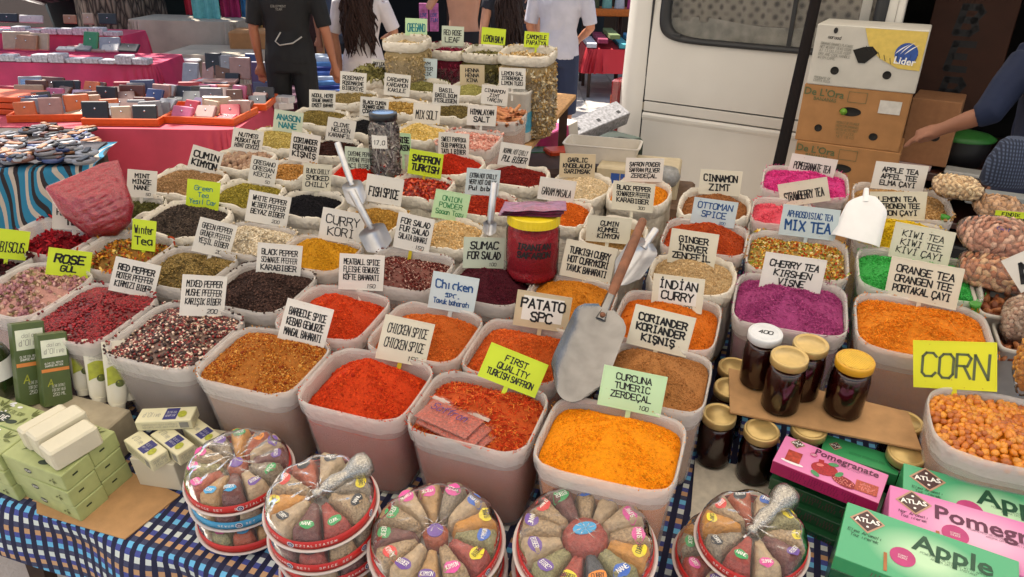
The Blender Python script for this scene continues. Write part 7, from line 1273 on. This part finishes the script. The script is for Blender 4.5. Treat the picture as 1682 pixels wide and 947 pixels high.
for i, c in enumerate(('4c5438', '7cb4a8', 'c4ccd0', 'c84c8c', '2c2c38', 'd0602c', '8c3c30', 'b0b8c0')):
    x = 1.02+.17*i; rt = empty('shirt_on_bust', Matrix.Translation((x, 10.75, 1.022)), ['olive', 'mint', 'white', 'pink', 'black', 'orange', 'rust', 'pale grey'][i]+' shirt on a bust above the orange shelf', 'shirt'); MB().loft([ell(0, 0, z, a, b, 14) for z, a, b in ((0, .07, .05), (.12, .062, .05), (.28, .078, .055), (.40, .085, .05), (.45, .04, .035), (.50, .025, .025))]).obj('shirt', mat('garment_'+c, c, .8), rt)
# ---------------------------------------------------------------- maroon car, tree, dark tents far behind
def car():
    M = Matrix.Translation((-8.2, 10.6, 0)) @ Matrix.Rotation(R(6), 4, 'Z'); root = empty('parked_car', M, 'dark maroon car parked behind the left stall', 'car'); P = mat('maroon_paint', '2c0c18', .2, var=.05, coat=.8)
    prof = [(-2.1, .35), (-2.15, .75), (-1.9, .92), (-1.2, .98), (-.5, 1.42), (.9, 1.48), (1.7, 1.05), (2.1, .95), (2.2, .4)]
    def ring(y, k): return [(x, y, .3+(z-.3)*k) for x, z in prof]
    body = [ring(-.86, .97), ring(-.80, 1.0), ring(.8, 1.0), ring(.86, .97)]; mb = MB(); mb.loft([r[::-1] for r in body], sm=False); mb.obj('car_body', P, root)
    gl = mat('car_glass', '1c242c', .05, coat=1)
    for x0, x1 in ((-.95, .15), (.22, 1.25)): MB().add([(x0, -.87, 1.0), (x1, -.87, 1.0), (x1-.25, -.868, 1.36), (max(x0, -.55)+.1, -.868, 1.36)], [(0, 1, 2, 3)]).obj('side_window', gl, root)
    MB().box(-.7, -.52, -.885, -.87, .84, .87, bev=.004).obj('door_handle', CLASP, root); MB().box(.16, .19, -.872, -.865, .4, 1.0).obj('door_gap', RUB, root); MB().box(-2.1, 2.15, -.885, -.865, .55, .60).obj('side_strip', RUB, root)
    for x in (-1.4, 1.4):
        o = MB().lathe([(.2, 0), (.31, .02), (.32, .1), (.31, .19), (.2, .2)], 28).obj('wheel', RUB, root, Matrix.Translation((x, -.89, .32)) @ Matrix.Rotation(R(-90), 4, 'X')); MB().lathe([(.19, -.004), (.12, -.01), (.001, .0)], 20).obj('wheel_rim', CLASP, o)
car()
bm_ = bpy.data.materials.new('bark'); bm_.use_nodes = True; t = bm_.node_tree; N, L = t.nodes, t.links; b = N['Principled BSDF']; b.inputs['Roughness'].default_value = .95
tc = N.new('ShaderNodeTexCoord'); mp = N.new('ShaderNodeMapping'); mp.inputs['Scale'].default_value = (9, 9, 2.2); L.new(tc.outputs['Object'], mp.inputs[0]); nz = N.new('ShaderNodeTexVoronoi'); nz.feature = 'DISTANCE_TO_EDGE'; nz.inputs['Scale'].default_value = 2.2; L.new(mp.outputs[0], nz.inputs['Vector']); cr = N.new('ShaderNodeValToRGB'); cr.color_ramp.elements[0].color = (*lin('2c241e'), 1); cr.color_ramp.elements[1].color = (*lin('8c7c6a'), 1); cr.color_ramp.elements[1].position = .3; L.new(nz.outputs['Distance'], cr.inputs[0]); L.new(cr.outputs[0], b.inputs['Base Color']); bp = N.new('ShaderNodeBump'); bp.inputs['Strength'].default_value = .9; bp.inputs['Distance'].default_value = .04; L.new(nz.outputs['Distance'], bp.inputs['Height']); L.new(bp.outputs[0], b.inputs['Normal'])
def tree(x, y, r0, label):
    root = empty('plane_tree', Matrix.Translation((x, y, 0)), label, 'tree'); mb = MB(); n = 40; rings = []
    for z, k in ((0, 1.25), (.3, 1.08), (.8, 1.0), (1.6, .95), (2.6, .9), (3.6, .8), (4.6, .55)):
        rings.append([(r0*k*(1+.07*math.sin(3*a+z)+.05*math.sin(7*a+z*1.4))*math.cos(a), r0*k*(1+.07*math.sin(3*a+z)+.05*math.sin(7*a+z*1.4))*math.sin(a), z) for a in np.linspace(0, 2*np.pi, n, endpoint=False)])
    mb.loft(rings)
    rr = random.Random(3)
    for k in range(9):
        a = k*2.4; L_ = rr.uniform(2.2, 3.6); z0 = rr.uniform(3.2, 4.4); mb.tube([(0, 0, z0), (math.cos(a)*L_*.4, math.sin(a)*L_*.4, z0+.7), (math.cos(a)*L_, math.sin(a)*L_, z0+1.4)], [.16, .1, .03], 8)
    mb.obj('trunk', bm_, root)
    n = 2200; g = np.random.default_rng(5); c = g.normal(size=(70, 3))*[2.1, 2.1, .75]+[0, 0, 5.3]; k = g.integers(0, 70, n); P = c[k]+g.normal(size=(n, 3))*[.5, .5, .3]; V, F, C = scatter(P, 'leaf', .10, ['2c4418', '3c5420', '4c6428', '243814'], tilt=.6); LM = mat('leaf_green', attr=True, rough=.6, var=.1)
    link('crown', fastmesh('crown', V, F, False, np.clip(C, 0, 1)), LM, root, kind='stuff')
tree(-4.95, 9.75, .50, 'thick barked plane tree trunk rising behind the pink tiers')
r_ = empty('rope', Matrix.Identity(4), 'pale ropes tied round the tree trunk', 'rope'); R3 = mat('rope', '8c8478', .9)
for pts in (((150, 34), (168, 10), (182, -6)), ((182, -6), (186, 14), (188, 38)), ((190, -6), (198, 10), (208, -6))): MB().tube([tuple(far(x, y, 8.95)) for x, y in pts], .011, 6).obj('rope_strand', R3, r_)
def tent(x0, x1, y, c, label, h=3.0):
    root = empty('market_tent', Matrix.Translation((0, y, 0)), label, 'tent'); m = mat('tent_'+c, c, .9, var=.3, sc_=1.5)
    MB().grid(lambda s, q: (x0+(x1-x0)*s, .08*math.sin(s*(x1-x0)*5), h*q), 60, 2).obj('side_wall', m, root); MB().grid(lambda s, q: (x0+(x1-x0)*s, -2.2+2.2*q, h-.2+.2*q), 20, 2).obj('roof', m, root)
    for x in (x0, x1): MB().tube([(x, -2.15, 0), (x, -2.15, h-.2)], .03, 8).obj('post', WOODD, root)
tent(-16, -4.6, 13.5, '1c2420', 'dark green canvas market tent at the far left'); tent(-4.9, -.9, 12.2, '141414', 'black canvas market tent behind the turquoise towel'); tent(-.8, 1.4, 13.0, '20282c', 'dark slate canvas tent behind the bare backed person'); tent(1.5, 7.5, 14.0, '2c2018', 'dark brown canvas tent behind the clothes stall')
tag(MB().box(-4.0, -2.0, 9.8, 10.4, 0, .95, bev=.03).obj('bench', mat('bench_red', '3c1c14', .7, var=.3), None), 'dark reddish brown bench in shade behind the grey sheet', 'bench')
# ---------------------------------------------------------------- awning over the stall
def awning():
    root = empty('market_awning', Matrix.Identity(4), 'pale canvas awning stretched on dark posts over the spice stall', 'awning')
    m = bpy.data.materials.new('canvas'); m.use_nodes = True; t = m.node_tree; N, L = t.nodes, t.links; N.clear()
    o = N.new('ShaderNodeOutputMaterial'); d = N.new('ShaderNodeBsdfDiffuse'); d.inputs[0].default_value = (.74, .70, .62, 1); tl = N.new('ShaderNodeBsdfTranslucent'); tl.inputs[0].default_value = (.80, .74, .64, 1)
    mx = N.new('ShaderNodeMixShader'); mx.inputs[0].default_value = .5; L.new(d.outputs[0], mx.inputs[1]); L.new(tl.outputs[0], mx.inputs[2]); L.new(mx.outputs[0], o.inputs[0])
    x0, x1, y0, y1 = -3.0, 3.6, -2.2, 4.55
    MB().grid(lambda s, q: (x0+(x1-x0)*s, y0+(y1-y0)*q, 2.55+.35*(1-abs(2*s-1))-.06*math.sin(math.pi*q)), 24, 12).obj('canvas', m, root)
    for (x, y) in ((x0+.03, y0+.03), (x1-.03, y0+.03), (x1-.03, y1-.03)): MB().tube([(x, y, 0), (x, y, 2.56)], .022, 10).obj('post', mat('dark_post', '120c0c', .7, spec=.1), root)
    p0 = far(1278, 275, 2.75); p1 = far(1340, 0, 2.95); d_ = (p1-p0)/(p1[2]-p0[2])
    a = p0-d_*p0[2]; b = p0+d_*(2.75-p0[2]); MB().tube([tuple(a), tuple(b)], .0215, 12).obj('post', mat('dark_post', '120c0c', .7, spec=.1), root)
awning()
